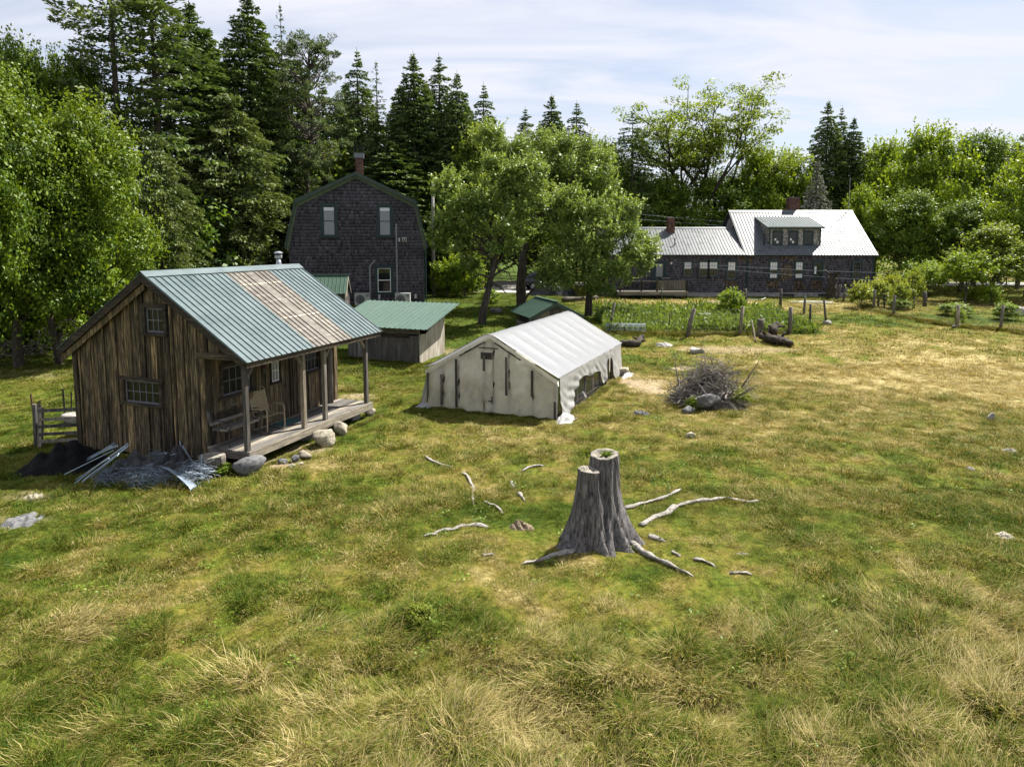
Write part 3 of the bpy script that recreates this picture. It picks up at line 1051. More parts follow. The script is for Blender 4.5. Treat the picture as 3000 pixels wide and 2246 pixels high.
def wall_boards(parent, W, s0, s1, zbot, ztop, openings, mat, seed, wid=0.20, batten=0.0):
    rng = random.Random(seed); s = s0; k = 0
    while s < s1 - 0.01:
        w = min(wid * rng.uniform(0.75, 1.25), s1 - s)
        if s1 - (s + w) < 0.06: w = s1 - s
        dd = rng.uniform(-0.010, 0.010) + (0.018 if k % 2 else 0)
        spans = [(zbot, None)]
        for (a, b, z0, z1) in openings:
            if s + w * 0.5 > a and s + w * 0.5 < b:
                spans = [(zbot, z0), (z1, None)] if len(spans) == 1 else spans[:-1] + [(spans[-1][0], z0), (z1, None)]
        for za, zb in spans:
            ta = ztop(s) if zb is None else zb
            tb = ztop(s + w) if zb is None else zb
            if min(ta, tb) - za < 0.03: continue
            g = 0.007
            j = rng.uniform(0, 0.05) if za == zbot else 0
            vs = [W.p(s + g, za - j, dd - 0.025), W.p(s + w - g, za - j, dd - 0.025), W.p(s + w - g, za - j, dd), W.p(s + g, za - j, dd),
                  W.p(s + g, ta, dd - 0.025), W.p(s + w - g, tb, dd - 0.025), W.p(s + w - g, tb, dd), W.p(s + g, ta, dd)]
            mb = MB(); mb.add(vs, [(3, 2, 1, 0), (4, 5, 6, 7), (0, 1, 5, 4), (1, 2, 6, 5), (2, 3, 7, 6), (3, 0, 4, 7)])
            mb.build('board', M[mat], parent)
        s += w; k += 1


# dark inside, so the gaps between boards and the panes look into a shut room
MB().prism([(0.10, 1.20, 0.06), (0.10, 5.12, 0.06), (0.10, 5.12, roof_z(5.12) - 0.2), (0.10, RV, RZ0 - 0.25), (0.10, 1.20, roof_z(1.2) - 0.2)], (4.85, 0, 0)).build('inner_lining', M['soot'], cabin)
Wg = Wall((0.05, 0, 0), (0, 1, 0), (-1, 0, 0))       # gable towards the camera; s = v
Wp = Wall((0, 1.14, 0), (1, 0, 0), (0, -1, 0))       # porch wall; s = u
Wb = Wall((0, 5.18, 0), (1, 0, 0), (0, 1, 0))
Wf = Wall((5.0, 0, 0), (0, 1, 0), (1, 0, 0))
LW = (2.50, 3.58, 1.24, 1.78); UW = (2.26, 2.80, 2.93, 3.50)
top_g = lambda v: roof_z(v) - 0.07
wall_boards(cabin, Wg, 1.14, 5.20, 0.02, top_g, [(LW[0] - .02, LW[1] + .02, LW[2], LW[3]), (UW[0] - .05, UW[1] + .05, UW[2], UW[3])], 'barn', 3, 0.21)
wall_boards(cabin, Wg, 0.16, 1.14, 2.52, top_g, [], 'barn', 4, 0.19)
W1 = (0.54, 1.46, 1.44, 2.12); W2 = (3.50, 4.22, 1.47, 2.12); DR = (2.00, 2.74, FZ + 0.02, 2.36)
wall_boards(cabin, Wp, 0.06, 5.0, 0.10, lambda u: 3.10, [W1, W2, DR], 'barn_porch', 6, 0.17)
wall_boards(cabin, Wb, 0.0, 5.0, 0.02, lambda u: 2.55, [], 'barn', 8, 0.22)
wall_boards(cabin, Wf, 1.14, 5.18, 0.02, top_g, [], 'barn', 9, 0.22)
wall_boards(cabin, Wf, 0.16, 1.14, 2.52, top_g, [], 'barn', 10, 0.19)
# battens over some of the gable joints
rng = random.Random(12)
for v in (1.60, 2.02, 2.42, 3.05, 3.30, 3.78, 4.18, 4.62, 5.0):
    z0 = 0.05
    if LW[0] - 0.05 < v < LW[1] + 0.05: z0 = LW[3] + 0.12
    z1 = top_g(v) - 0.02
    if UW[0] - 0.1 < v < UW[1] + 0.1: z1 = UW[2] - 0.12
    q = MB(); Wg.box(q, v - 0.022, v + 0.022, z0, z1, 0.010, 0.034); q.build('batten', M['barn'], cabin)
for u in (0.24, 1.72, 2.95, 3.2, 4.5):
    q = MB(); Wp.box(q, u - 0.02, u + 0.02, 0.44, 2.7, 0.010, 0.032); q.build('batten', M['barn_porch'], cabin)
# corner boards
for W_, s in ((Wg, 5.14), (Wp, 4.93)):
    q = MB(); W_.box(q, s - 0.07, s + 0.07, 0.02, 2.5, 0.02, 0.045); q.build('corner_board', M['barn'], cabin)
# windows
cg = lambda i, j: 'cabin_glass'
window(cabin, Wg, *LW, 5, 2, 0.07, 'barn_dark_y', 'sash_grey', cg, -0.03, 0.04, 0.05, 0.02, False, head=0.06)
window(cabin, Wg, *UW, 3, 2, 0.09, 'barn_dark_y', 'sash_grey', cg, -0.03, 0.04, 0.02, 0.02, False, head=0.03)
window(cabin, Wp, *W1, 4, 2, 0.08, 'barn_dark', 'sash_grey', cg, -0.03, 0.04, 0.05, 0.02, False)
window(cabin, Wp, *W2, 4, 2, 0.08, 'barn_dark', 'sash_grey', cg, -0.03, 0.04, 0.05, 0.02, False)
# door: planks, a small white window, hinges
door = MB(); Wp.box(door, DR[0] + 0.006, DR[1] - 0.006, DR[2], DR[3], -0.04, -0.02)
door = door.build('door', M['barn_dark'], cabin)
for i in range(5):
    a = DR[0] + 0.01 + i * 0.145
    if i in (1, 2, 3):
        for z0, z1 in ((DR[2] + 0.005, 1.40), (2.06, DR[3] - 0.005)):
            q = MB(); Wp.box(q, a, a + 0.138, z0, z1, -0.019, 0.006); q.build('plank', M['barn_porch'], door)
    else:
        q = MB(); Wp.box(q, a, a + 0.138, DR[2] + 0.005, DR[3] - 0.005, -0.019, 0.006); q.build('plank', M['barn_porch'], door)
q = MB(); Wp.box(q, 2.16, 2.21, 1.46, 2.02, -0.018, 0.03); Wp.box(q, 2.48, 2.53, 1.46, 2.02, -0.018, 0.03)
Wp.box(q, 2.16, 2.53, 2.02, 2.07, -0.018, 0.034); Wp.box(q, 2.13, 2.56, 1.40, 1.46, -0.018, 0.055); q.build('window_casing', M['barn_dark'], door)
q = MB()
for a, b, c, d_ in ((2.21, 2.24, 1.46, 2.02), (2.45, 2.48, 1.46, 2.02), (2.24, 2.45, 1.46, 1.49), (2.24, 2.45, 1.99, 2.02), (2.335, 2.355, 1.49, 1.99), (2.24, 2.45, 1.725, 1.745)):
    Wp.box(q, a, b, c, d_, -0.015, 0.018)
q.build('white_sash', M['white_trim'], door)
for a, b in ((2.24, 2.335), (2.355, 2.45)):
    for c, d_ in ((1.49, 1.725), (1.745, 1.99)):
        q = MB(); Wp.box(q, a, b, c, d_, -0.012, -0.004); q.build('pane', M['shade_glass'], door)
q = MB(); q.tube([Wp.p(2.68, 1.30, 0.01), Wp.p(2.68, 1.30, 0.05)], 0.012, 8); q.lathe([(0.0, 0), (0.025, 0.005), (0.025, 0.03), (0, 0.035)], 8, Wp.p(2.68, 1.285, 0.06)); q.build('handle', M['black_metal'], door)
# roof timber under the metal
U0, U1 = -0.12, 5.42
VE = -0.12; VB = 2 * RV - VE
for (ve, nm) in ((VE, 'front'), (VB, 'back')):
    a = Vector((U0 + 0.03, ve, roof_z(ve) - 0.06)); r_ = Vector((U0 + 0.03, RV, RZ0 - 0.06))
    MB().prism([a, r_, r_ + Vector((0, 0, 0.05)), a + Vector((0, 0, 0.05))], (U1 - U0 - 0.06, 0, 0)).build('roof_boarding', M['barn_dark'], cabin)
# rafters under the porch roof
for u in np.linspace(0.25, 5.15, 9):
    MB().beam((u, VE + 0.06, roof_z(VE + 0.06) - 0.13), (u, 1.1, roof_z(1.1) - 0.13), 0.05, 0.13).build('rafter', M['barn_dark_y'], cabin)
# rake boards and eave boards
for u in (U0 - 0.004, U1 - 0.03):
    for ve in (VE, VB):
        zs = roof_z(ve)
        MB().prism([(u, ve, zs - 0.19), (u, RV, RZ0 - 0.19), (u, RV, RZ0 - 0.004), (u, ve, zs - 0.004)], (0.034, 0, 0)).build('rake_board', M['barn_dark_y'], cabin)
MB().prism([(U0 + 0.05, VB, roof_z(VB) - 0.36), (U0 + 0.05, RV, RZ0 - 0.36), (U0 + 0.05, RV, RZ0 - 0.195), (U0 + 0.05, VB, roof_z(VB) - 0.195)], (0.03, 0, 0)).build('rake_board', M['barn'], cabin)
for ve, sgn in ((VE, -1), (VB, 1)):
    MB().bb(U0 + 0.03, U1 - 0.03, ve - 0.022 if sgn < 0 else ve, ve if sgn < 0 else ve + 0.022, roof_z(ve) - 0.15, roof_z(ve) - 0.012).build('eave_board', M['barn_dark'], cabin)
# metal sheets: front slope green, two clear weathered sheets, green again
cuts = [(-0.14, 'teal_roof'), (0.66, 'teal_roof'), (1.46, 'teal_roof'), (2.26, 'film_panel'), (3.10, 'film_panel'), (3.93, 'teal_roof'), (4.70, 'teal_roof'), (5.45, None)]
RB = 0.19
for i in range(len(cuts) - 1):
    w = cuts[i + 1][0] - cuts[i][0]
    v0 = VE - 0.05
    a = Vector((cuts[i][0], v0, roof_z(v0))); up = Vector((0, RV - v0, RZ0 - roof_z(v0)))
    roof_sheet('clear_roof_sheet' if cuts[i][1] == 'film_panel' else 'roof_sheet', cabin, cuts[i][1], a, (1, 0, 0), up, w, RB, (RB - (cuts[i][0] + 0.14) % RB) % RB + 0.02, 0.024, 0.04, 0.003)
    v1 = VB + 0.05
    a = Vector((cuts[i][0], v1, roof_z(v1))); up = Vector((0, RV - v1, RZ0 - roof_z(v1)))
    roof_sheet('roof_sheet', cabin, 'teal_roof', a, (1, 0, 0), up, w, RB, 0.1, 0.024, 0.04, 0.003)
q = MB()
for s in (-1, 1):
    y1 = RV + s * 0.17
    q.prism([(U0 - 0.03, RV, RZ0 + 0.055), (U0 - 0.03, y1, roof_z(y1) + 0.048), (U0 - 0.03, y1, roof_z(y1) + 0.053), (U0 - 0.03, RV, RZ0 + 0.066)], (U1 - U0 + 0.07, 0, 0))
q.build('ridge_cap', M['teal_roof'], cabin)
# pale lath lines seen through the clear sheets
for f in (0.10, 0.22, 0.45, 0.66, 0.93):
    v = VE + (RV - VE) * (1 - f)
    MB().box(((2.28 + 3.91) / 2, v, roof_z(v) + 0.021), (1.60, 0.035, 0.008), Matrix.Rotation(math.atan(SL), 3, 'X')).build('lath', M['ply_pale'], cabin)
# porch: deck boards, rim boards, posts with braces, beam
nb = 8
for i in range(nb):
    y0 = 0.0 + i * 1.12 / nb
    MB().bb(0.0 + random.uniform(-0.015, 0.015), 5.06 + random.uniform(-0.02, 0.02), y0 + 0.003, y0 + 1.12 / nb - 0.003, FZ - 0.035 + random.uniform(-0.003, 0.003), FZ + random.uniform(-0.003, 0.003)).build('deck_board', M['grey_wood_x'], cabin)
MB().bb(0.01, 5.05, -0.045, -0.005, FZ - 0.19, FZ - 0.01).build('rim_board', M['grey_wood_x'], cabin)
for u in (0.0, 5.05):
    MB().bb(u - 0.02, u + 0.02, -0.004, 1.1, FZ - 0.19, FZ - 0.038).build('rim_board', M['grey_wood_y'], cabin)
for u in (0.6, 1.6, 2.6, 3.6, 4.5):
    MB().bb(u - 0.025, u + 0.025, 0.0, 1.1, FZ - 0.18, FZ - 0.037).build('joist', M['barn_dark_y'], cabin)
posts = (0.07, 2.06, 2.92, 4.88)
for i, u in enumerate(posts):
    po = MB().bb(u - 0.05, u + 0.05, 0.015, 0.115, FZ, 2.40).build('porch_post', M['grey_wood_z'], cabin)
    sg = 1 if i in (0, 2) else -1
    MB().beam((u + sg * 0.045, 0.06, 2.02), (u + sg * 0.33, 0.06, 2.36), 0.045, 0.07).build('brace', M['grey_wood_z'], po)
MB().bb(-0.02, 5.2, 0.02, 0.11, 2.405, 2.50).build('porch_beam', M['barn_dark'], cabin)
MB().bb(-0.03, 0.045, 0.1, 1.30, 2.43, 2.56).build('tie_beam', M['barn_dark_y'], cabin)
MB().tube([(4.52, 1.02, FZ), (4.53, 1.02, 1.4), (4.50, 1.03, 2.9)], [0.085, 0.08, 0.075], 12).build('log_post', M['grey_wood_z'], cabin, True)
# corner stones under the porch
for u in (0.5, 2.5, 4.6):
    MB().box((u, 0.35, 0.11), (0.3, 0.3, 0.24), 0.3 * u).build('pier', M['concrete'], cabin)
# flue with cowl on the back slope, and a second stub of pipe
flue = MB().tube([(5.0, 3.05, 3.9), (5.0, 3.05, 4.60)], 0.07, 14).build('flue', M['galv'], cabin, True)
MB().lathe([(0.15, 0), (0.08, 0.22), (0.08, 0.24)], 16, (5.0, 3.05, 4.15)).build('storm_collar', M['galv'], flue)
MB().lathe([(0.09, 0), (0.11, 0.02), (0.11, 0.09), (0.09, 0.11)], 14, (5.0, 3.05, 4.50)).build('cowl', M['galv'], flue)
MB().lathe([(0.13, 0), (0.125, 0.03), (0.05, 0.065), (0.0, 0.07)], 14, (5.0, 3.05, 4.65)).build('cap', M['galv'], flue)
MB().tube([(0.75, 4.40, 2.9), (0.75, 4.40, 3.66)], 0.08, 12).build('stub_pipe', M['lead'], cabin, True)
# lantern beside the door
la = MB().lathe([(0.0, 0.0), (0.05, 0.0), (0.06, 0.13), (0.05, 0.14)], 4, Wp.p(1.84, 1.76, 0.10)).build('lantern', M['black_metal'], cabin)
MB().lathe([(0.09, 0), (0.012, 0.09), (0.0, 0.10)], 4, Wp.p(1.84, 1.90, 0.10)).build('lantern_roof', M['rust'], la)
MB().beam(Wp.p(1.84, 1.95, 0.0), Wp.p(1.84, 1.95, 0.11), 0.015, 0.015).build('bracket', M['black_metal'], la)


def on_deck(u, v, z=FZ):
    return CAB_O + Matrix.Rotation(CAB_RZ, 3, 'Z') @ Vector((u, v, z))


# ================================================================== GAMBREL HOUSE
gh = empty('gambrel_house', (-9.86, 43.8, 0.95), R(10), 'tall dark shingled house with gambrel roof and brick chimney', 'house')
HW, ZE, KX, ZK, ZP, GD = 4.20, 3.70, 3.74, 6.50, 8.30, 9.0


def gam_half(z):
    if z <= ZE: return HW
    if z <= ZK: return 4.30 + (KX - 4.30) * (z - ZE) / (ZK - ZE)
    return KX * (ZP - z) / (ZP - ZK)


MB().prism([(-HW, 0, -0.4), (HW, 0, -0.4), (HW, 0, ZE), (4.22, 0, ZE + .1), (KX - .05, 0, ZK - .05), (0, 0, ZP - 0.05), (-KX + .05, 0, ZK - .05), (-4.22, 0, ZE + .1), (-HW, 0, ZE)], (0, GD, 0)).build('wall', M['shingle'], gh)
Wh = Wall((0, 0, 0), (1, 0, 0), (0, -1, 0))
gw = [(-2.08, -1.36, 4.44, 6.25), (1.39, 2.10, 4.44, 6.25), (1.22, 2.05, 0.81, 2.35)]


def clear_of(s, z, rects, m=0.16):
    for a, b, c, d_ in rects:
        if a - m < s < b + m and c - m < z < d_ + m: return False
    return True


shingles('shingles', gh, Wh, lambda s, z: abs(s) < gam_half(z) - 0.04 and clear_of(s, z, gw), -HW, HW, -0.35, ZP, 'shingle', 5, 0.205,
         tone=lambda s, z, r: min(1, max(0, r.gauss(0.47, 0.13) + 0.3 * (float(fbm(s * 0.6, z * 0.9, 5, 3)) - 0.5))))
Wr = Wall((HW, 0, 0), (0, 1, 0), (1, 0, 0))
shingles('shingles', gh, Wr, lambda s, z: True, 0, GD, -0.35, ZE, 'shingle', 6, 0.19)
window(gh, Wh, *gw[0], 1, 2, 0.18, 'teal_trim', 'teal_trim', lambda i, j: 'shade_glass', 0.035, 0.075)
window(gh, Wh, *gw[1], 1, 2, 0.15, 'teal_trim', 'teal_trim', lambda i, j: 'shade_glass', 0.035, 0.075)
window(gh, Wh, *gw[2], 1, 2, 0.17, 'teal_trim', 'white_trim', lambda i, j: 'glass', 0.035, 0.075, head=0.02)
for s0, s1 in ((-2.03, -1.41), (1.44, 2.05)):
    q = MB(); Wh.box(q, s0, s1, 6.0, 6.2, 0.036, 0.042); q.build('blind', M['blind'], gh)
q = MB(); Wh.box(q, 1.22, 2.05, 2.37, 2.54, 0.03, 0.07); q.build('lintel_board', M['teal_trim'], gh)
# roof slabs
prof = [(0, ZP + 0.10), (KX + 0.02, ZK + 0.10), (4.40, ZE + 0.05)]
for s in (-1, 1):
    for i in range(2):
        (xa, za), (xb, zb) = prof[i], prof[i + 1]
        MB().prism([(s * xa, -0.28, za), (s * xb, -0.28, zb), (s * xb, -0.28, zb - 0.12), (s * xa, -0.28, za - 0.12)], (0, GD + 0.5, 0)).build('roof', M['green_trim'], gh)
        # rake trim, two steps
        MB().prism([(s * xa, -0.31, za + 0.03), (s * (xb + 0.05), -0.31, zb + 0.03), (s * (xb - 0.02), -0.31, zb - 0.22), (s * max(xa - 0.06, 0), -0.31, za - 0.20)], (0, 0.028, 0)).build('rake_board', M['green_trim'], gh)
        MB().prism([(s * xa, -0.08, za - 0.14), (s * (xb - 0.02), -0.08, zb - 0.14), (s * (xb - 0.14), -0.08, zb - 0.36), (s * max(xa - 0.14, 0), -0.08, za - 0.36)], (0, 0.05, 0)).build('frieze_board', M['olive_trim'], gh)
bricks(gh, 'chimney', (0.12, 2.4), 0.48, 0.48, 7.2, 9.85, 9, False)
MB().bb(-0.20, 0.44, 2.08, 2.72, 9.55, 9.86).build('chimney_collar', M['lead'], gh)
q = MB()
for xx in (-0.16, 0.40):
    for yy in (2.12, 2.68):
        q.bb(xx - 0.02, xx + 0.02, yy - 0.02, yy + 0.02, 9.861, 10.20)
q.bb(-0.24, 0.48, 2.04, 2.76, 10.20, 10.25)
q.build('chimney_cowl', M['soot'], gh)
# conduit covers on the wall
q = MB(); Wh.box(q, 2.40, 2.50, 0.75, 5.20, 0.03, 0.09); q.build('line_cover', M['plastic_grey'], gh)
q = MB(); Wh.box(q, 0.68, 0.78, 0.72, 2.48, 0.03, 0.09); q.build('line_cover', M['plastic_grey'], gh)
MB().beam(Wh.p(0.73, 2.48, 0.06), Wh.p(1.08, 2.86, 0.06), 0.09, 0.07, (0, -1, 0)).build('line_cover', M['plastic_grey'], gh)
q = MB(); Wh.box(q, 2.82, 3.10, 4.05, 4.33, 0.025, 0.06); v_ = q.build('wall_vent', M['ac_white'], gh)
MB().tube([Wh.p(2.96, 4.19, 0.06), Wh.p(2.96, 4.19, 0.12)], 0.10, 14).build('vent_pipe', M['soot'], v_)
MB().tube([Wh.p(2.96, 4.19, 0.121), Wh.p(2.96, 4.19, 0.15)], 0.05, 12).build('vent_cap', M['ac_white'], v_)
q = MB(); Wh.box(q, 2.58, 2.68, 4.05, 4.30, 0.025, 0.08); q.build('meter_box', M['ac_white'], gh)
for s in (1.30, 3.62):
    q = MB(); Wh.box(q, s - 0.07, s + 0.07, 0.38, 0.66, 0.025, 0.10); q.build('switch_box', M['ac_white'], gh)
MB().tube([(HW + 0.10, -0.06, 3.65), (HW + 0.10, -0.06, -0.1)], 0.045, 8).build('downpipe', M['teal_trim'], gh)

# ================================================================== FARMHOUSE
fo = Vector((17.2, 50.0, 1.0))
fh = empty('farmhouse', fo, 0, 'long low dark shingled farmhouse with bright silver metal roof and shed dormer', 'house')
FL, FR, FJ = -10.6, 9.3, 0.0            # wing from FL to FJ, main house FJ to FR
EZ, RZm, RYm, RZw, RYw = 3.10, 6.38, 4.1, 5.05, 3.2
SLm = (RZm - EZ) / RYm; SLw = (RZw - EZ) / RYw
MB().prism([(FJ, 0.12, 0.02), (FJ, 8.08, 0.02), (FJ, 8.08, EZ), (FJ, RYm, RZm - 0.1), (FJ, 0.12, EZ)], (FR, 0, 0)).build('main_wall', M['shingle'], fh)
MB().prism([(FL, 0.121, 0.02), (FL, 6.3, 0.02), (FL, 6.3, EZ), (FL, RYw, RZw - 0.1), (FL, 0.121, EZ)], (FJ - FL - 0.002, 0, 0)).build('wing_wall', M['shingle'], fh)
MB().bb(-6, FR + 0.03, 0.07, 0.4, -0.4, 0.28).build('foundation', M['concrete'], fh)
for a in (2.6, 5.3):
    MB().bb(a, a + 0.95, 0.055, 0.075, -0.05, 0.20).build('cellar_vent', M['soot'], fh)
Wm = Wall((0, 0.12, 0), (1, 0, 0), (0, -1, 0))
X = lambda v: v - fo.x
Zf = lambda v: v - fo.z
fw = [(X(12.6), X(13.16), Zf(2.48), Zf(3.54)), (X(13.73), X(14.36), Zf(2.50), Zf(3.54)), (X(14.43), X(15.06), Zf(2.50), Zf(3.54)),
      (X(15.8), X(16.38), Zf(2.26), Zf(3.54)), (X(18.89), X(19.46), Zf(2.33), Zf(3.54)), (X(20.77), X(21.31), Zf(2.33), Zf(3.54)),
      (X(22.11), X(22.69), Zf(2.30), Zf(3.54)), (X(24.98), X(25.54), Zf(2.33), Zf(3.54))]
fd = (X(10.40), X(11.20), Zf(1.60), Zf(3.52))
bare = [(X(15.7), X(16.6), Zf(1.75), Zf(2.2)), (X(18.7), X(19.6), Zf(1.5), Zf(2.25)), (X(20.6), X(21.5), Zf(1.4), Zf(2.25)), (X(22.0), X(22.8), Zf(1.45), Zf(2.2)),
        (X(16.6), X(17.6), Zf(3.55), Zf(4.0)), (X(19.6), X(21.0), Zf(3.62), Zf(4.0)), (X(19.7), X(20.6), Zf(2.2), Zf(3.4)), (X(24.9), X(25.7), Zf(2.02), Zf(2.22))]


def in_bare(s, z):
    w = (vnoise(s * 4, z * 5, 9) - 0.5) * 0.35
    return not clear_of(s, z, bare, -w)


ok_f = lambda s, z: clear_of(s, z, fw, 0.13) and clear_of(s, z, [fd], 0.12)
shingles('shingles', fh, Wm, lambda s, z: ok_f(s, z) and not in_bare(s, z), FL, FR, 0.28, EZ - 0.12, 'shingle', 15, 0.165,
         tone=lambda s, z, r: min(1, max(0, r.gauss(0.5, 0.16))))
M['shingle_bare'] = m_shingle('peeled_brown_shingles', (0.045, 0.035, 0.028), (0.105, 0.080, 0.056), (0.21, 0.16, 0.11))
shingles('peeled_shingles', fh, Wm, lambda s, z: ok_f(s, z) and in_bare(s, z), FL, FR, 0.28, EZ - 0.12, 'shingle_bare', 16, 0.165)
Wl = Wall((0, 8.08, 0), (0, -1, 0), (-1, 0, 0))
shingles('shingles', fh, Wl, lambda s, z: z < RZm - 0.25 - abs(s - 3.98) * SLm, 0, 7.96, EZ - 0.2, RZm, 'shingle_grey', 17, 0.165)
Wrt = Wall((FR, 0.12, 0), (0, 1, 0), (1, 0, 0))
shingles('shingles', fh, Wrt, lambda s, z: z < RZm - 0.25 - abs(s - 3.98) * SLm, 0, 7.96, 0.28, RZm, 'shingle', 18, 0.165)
shade = lambda i, j: 'blind' if j >= 2 else 'glass'
half = lambda i, j: 'blind' if j >= 2 or j == 0 else 'glass'
dark = lambda i, j: 'glass'
curtain = lambda i, j: 'blind' if i == 0 and j in (1, 2) else 'glass'
for r_, f in zip(fw, (shade, shade, shade, shade, half, half, curtain, dark)):
    window(fh, Wm, *r_, 3, 4, 0.11, 'teal_trim', 'sash_grey' if f is not curtain else 'teal_trim', f, 0.035, 0.075, 0.03, 0.018)
# door
q = MB(); Wm.box(q, fd[0] - 0.12, fd[0], fd[2], fd[3] + 0.12, 0, 0.07); Wm.box(q, fd[1], fd[1] + 0.12, fd[2], fd[3] + 0.12, 0, 0.07); Wm.box(q, fd[0], fd[1], fd[3], fd[3] + 0.12, 0, 0.07)
dr = q.build('door', M['teal_trim'], fh)
q = MB(); Wm.box(q, fd[0], fd[1], fd[2], fd[3], 0.01, 0.035); q.build('door_leaf', M['teal_trim'], dr)
q = MB(); Wm.box(q, fd[0] + 0.16, fd[1] - 0.16, fd[2] + 0.85, fd[3] - 0.12, 0.036, 0.042); q.build('pane', M['shade_glass'], dr)
# eave board, corner boards, downpipe
MB().bb(FL, FR + 0.05, 0.0, 0.119, EZ - 0.14, EZ - 0.02).build('eave_board', M['teal_trim'], fh)
for a in (FR - 0.08, -0.05):
    q = MB(); Wm.box(q, a, a + 0.1, 0.28, EZ - 0.15, 0.028, 0.06); q.build('corner_board', M['teal_trim'], fh)
# metal roof sheets
def slope(nm, x0, x1, ridge_y, ridge_z, front, w=0.92, rib=0.23, y0=-0.14):
    sl = (ridge_z - EZ) / ridge_y
    x = x0
    while x < x1 - 0.02:
        ww = min(w, x1 - x)
        if front:
            a = Vector((x, y0, EZ + sl * y0 + 0.03)); up = Vector((0, ridge_y - y0, sl * (ridge_y - y0)))
        else:
            a = Vector((x, 2 * ridge_y - y0, EZ + sl * y0 + 0.03)); up = Vector((0, y0 - ridge_y, sl * (ridge_y - y0)))
        roof_sheet('roof_sheet', fh, 'silver_roof', a, (1, 0, 0), up, ww - 0.004, rib, 0.06, 0.03, 0.035)
        x += w
slope('main', FJ - 0.22, FR + 0.18, RYm, RZm, True)
slope('main', FJ - 0.22, FR + 0.18, RYm, RZm, False)
slope('wing', FL - 0.2, FJ - 0.01, RYw, RZw, True, y0=-0.139)
slope('wing', FL - 0.2, FJ - 0.01, RYw, RZw, False, y0=-0.139)
for (x0, x1, ry, rz_, sl) in ((FJ - 0.24, FR + 0.2, RYm, RZm + 0.03, SLm), (FL - 0.2, FJ - 0.25, RYw, RZw + 0.03, SLw)):
    q = MB()
    for s in (-1, 1):
        q.prism([(x0, ry, rz_ + 0.045), (x0, ry + s * 0.2, rz_ - sl * 0.2 + 0.04), (x0, ry + s * 0.2, rz_ - sl * 0.2 + 0.046), (x0, ry, rz_ + 0.056)], (x1 - x0, 0, 0))
    q.build('ridge_cap', M['silver_roof'], fh)
for x_ in (FJ - 0.24, FR + 0.165):
    for s in (-1, 1):
        ye = RYm + s * (RYm + 0.14)
        MB().prism([(x_, RYm, RZm + 0.03), (x_, ye, EZ - 0.08), (x_, ye, EZ - 0.26), (x_, RYm, RZm - 0.16)], (0.03, 0, 0)).build('rake_board', M['teal_trim'], fh)
# dormer
DX0, DX1, DY, DZ = 1.82, 5.62, 0.80, 5.02
zb = EZ + SLm * DY
dm = MB().prism([(DX0, DY, zb), (DX0, DY, DZ), (DX0, 3.1, DZ + 0.55), (DX0, 3.1, zb + 1.0)], (DX1 - DX0, 0, 0)).build('dormer', M['shingle_grey'], fh)
Wd = Wall((0, DY, 0), (1, 0, 0), (0, -1, 0))
dw = [(2.15, 2.72, 3.83, 4.72), (3.30, 3.87, 3.83, 4.72), (4.42, 4.98, 3.83, 4.72)]
for r_ in dw:
    window(dm, Wd, *r_, 3, 4, 0.09, 'teal_trim', 'teal_trim', (lambda i, j: 'blind' if (i + j) % 4 == 1 and j < 3 else 'glass') if r_[0] < 4 else dark, 0.03, 0.06, 0.02, 0.018, name='dormer_window')
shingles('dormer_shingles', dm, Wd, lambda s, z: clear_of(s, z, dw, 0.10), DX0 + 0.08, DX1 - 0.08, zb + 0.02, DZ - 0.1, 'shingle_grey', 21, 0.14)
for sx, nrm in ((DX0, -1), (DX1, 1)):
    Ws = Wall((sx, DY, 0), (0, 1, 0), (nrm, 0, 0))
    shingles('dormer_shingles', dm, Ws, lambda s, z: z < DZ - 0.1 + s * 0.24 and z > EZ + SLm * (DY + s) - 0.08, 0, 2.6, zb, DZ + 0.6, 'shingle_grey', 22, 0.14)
for a in (DX0 - 0.02, DX1 - 0.08):
    q = MB(); Wd.box(q, a, a + 0.1, zb - 0.02, DZ, 0.02, 0.045); q.build('dormer_corner', M['teal_trim'], dm)
q = MB(); Wd.box(q, DX0 - 0.2, DX1 + 0.2, DZ - 0.06, DZ + 0.07, 0.20, 0.225); q.build('dormer_fascia', M['teal_trim'], dm)
MB().prism([(DX0 - 0.2, DY - 0.20, DZ + 0.0), (DX0 - 0.2, 3.45, DZ + 0.86), (DX0 - 0.2, 3.45, DZ + 0.80), (DX0 - 0.2, DY - 0.2, DZ - 0.06)], (DX1 - DX0 + 0.4, 0, 0)).build('dormer_soffit', M['teal_trim'], dm)
x = DX0 - 0.24
M['grey_roof'] = m_metal('grey_dormer_metal', (0.085, 0.110, 0.115), 0.0, 0.45, 0.14, 0.2)
while x < DX1 + 0.2:
    w = min(0.9, DX1 + 0.24 - x)
    roof_sheet('dormer_roof_sheet', dm, 'grey_roof', (x, DY - 0.26, DZ + 0.0), (1, 0, 0), (0, 3.55 - DY + 0.26, 0.895), w - 0.003, 0.225, 0.06, 0.03, 0.035, 0.012)
    x += 0.9
bricks(fh, 'chimney', (-5.04, 2.75), 0.54, 0.56, 4.3, 5.85, 31, False)
bricks(fh, 'chimney', (5.04, 4.7), 0.82, 0.7, 5.6, 7.45, 32, True)
q = MB(); q.tube([(1.45, 0.75, EZ + SLm * 0.75), (1.45, 0.75, 4.55)], 0.06, 10); q.build('vent_stack', M['soot'], fh)
q = MB(); q.tube([(-5.1, 1.0, EZ + SLw * 1.0), (-5.1, 1.0, 4.25)], 0.04, 8); q.build('vent_stack', M['soot'], fh)
MB().tube([(FR - 0.1, RYm, RZm), (FR - 0.1, RYm, RZm + 2.6)], 0.02, 6).build('mast', M['galv'], fh)
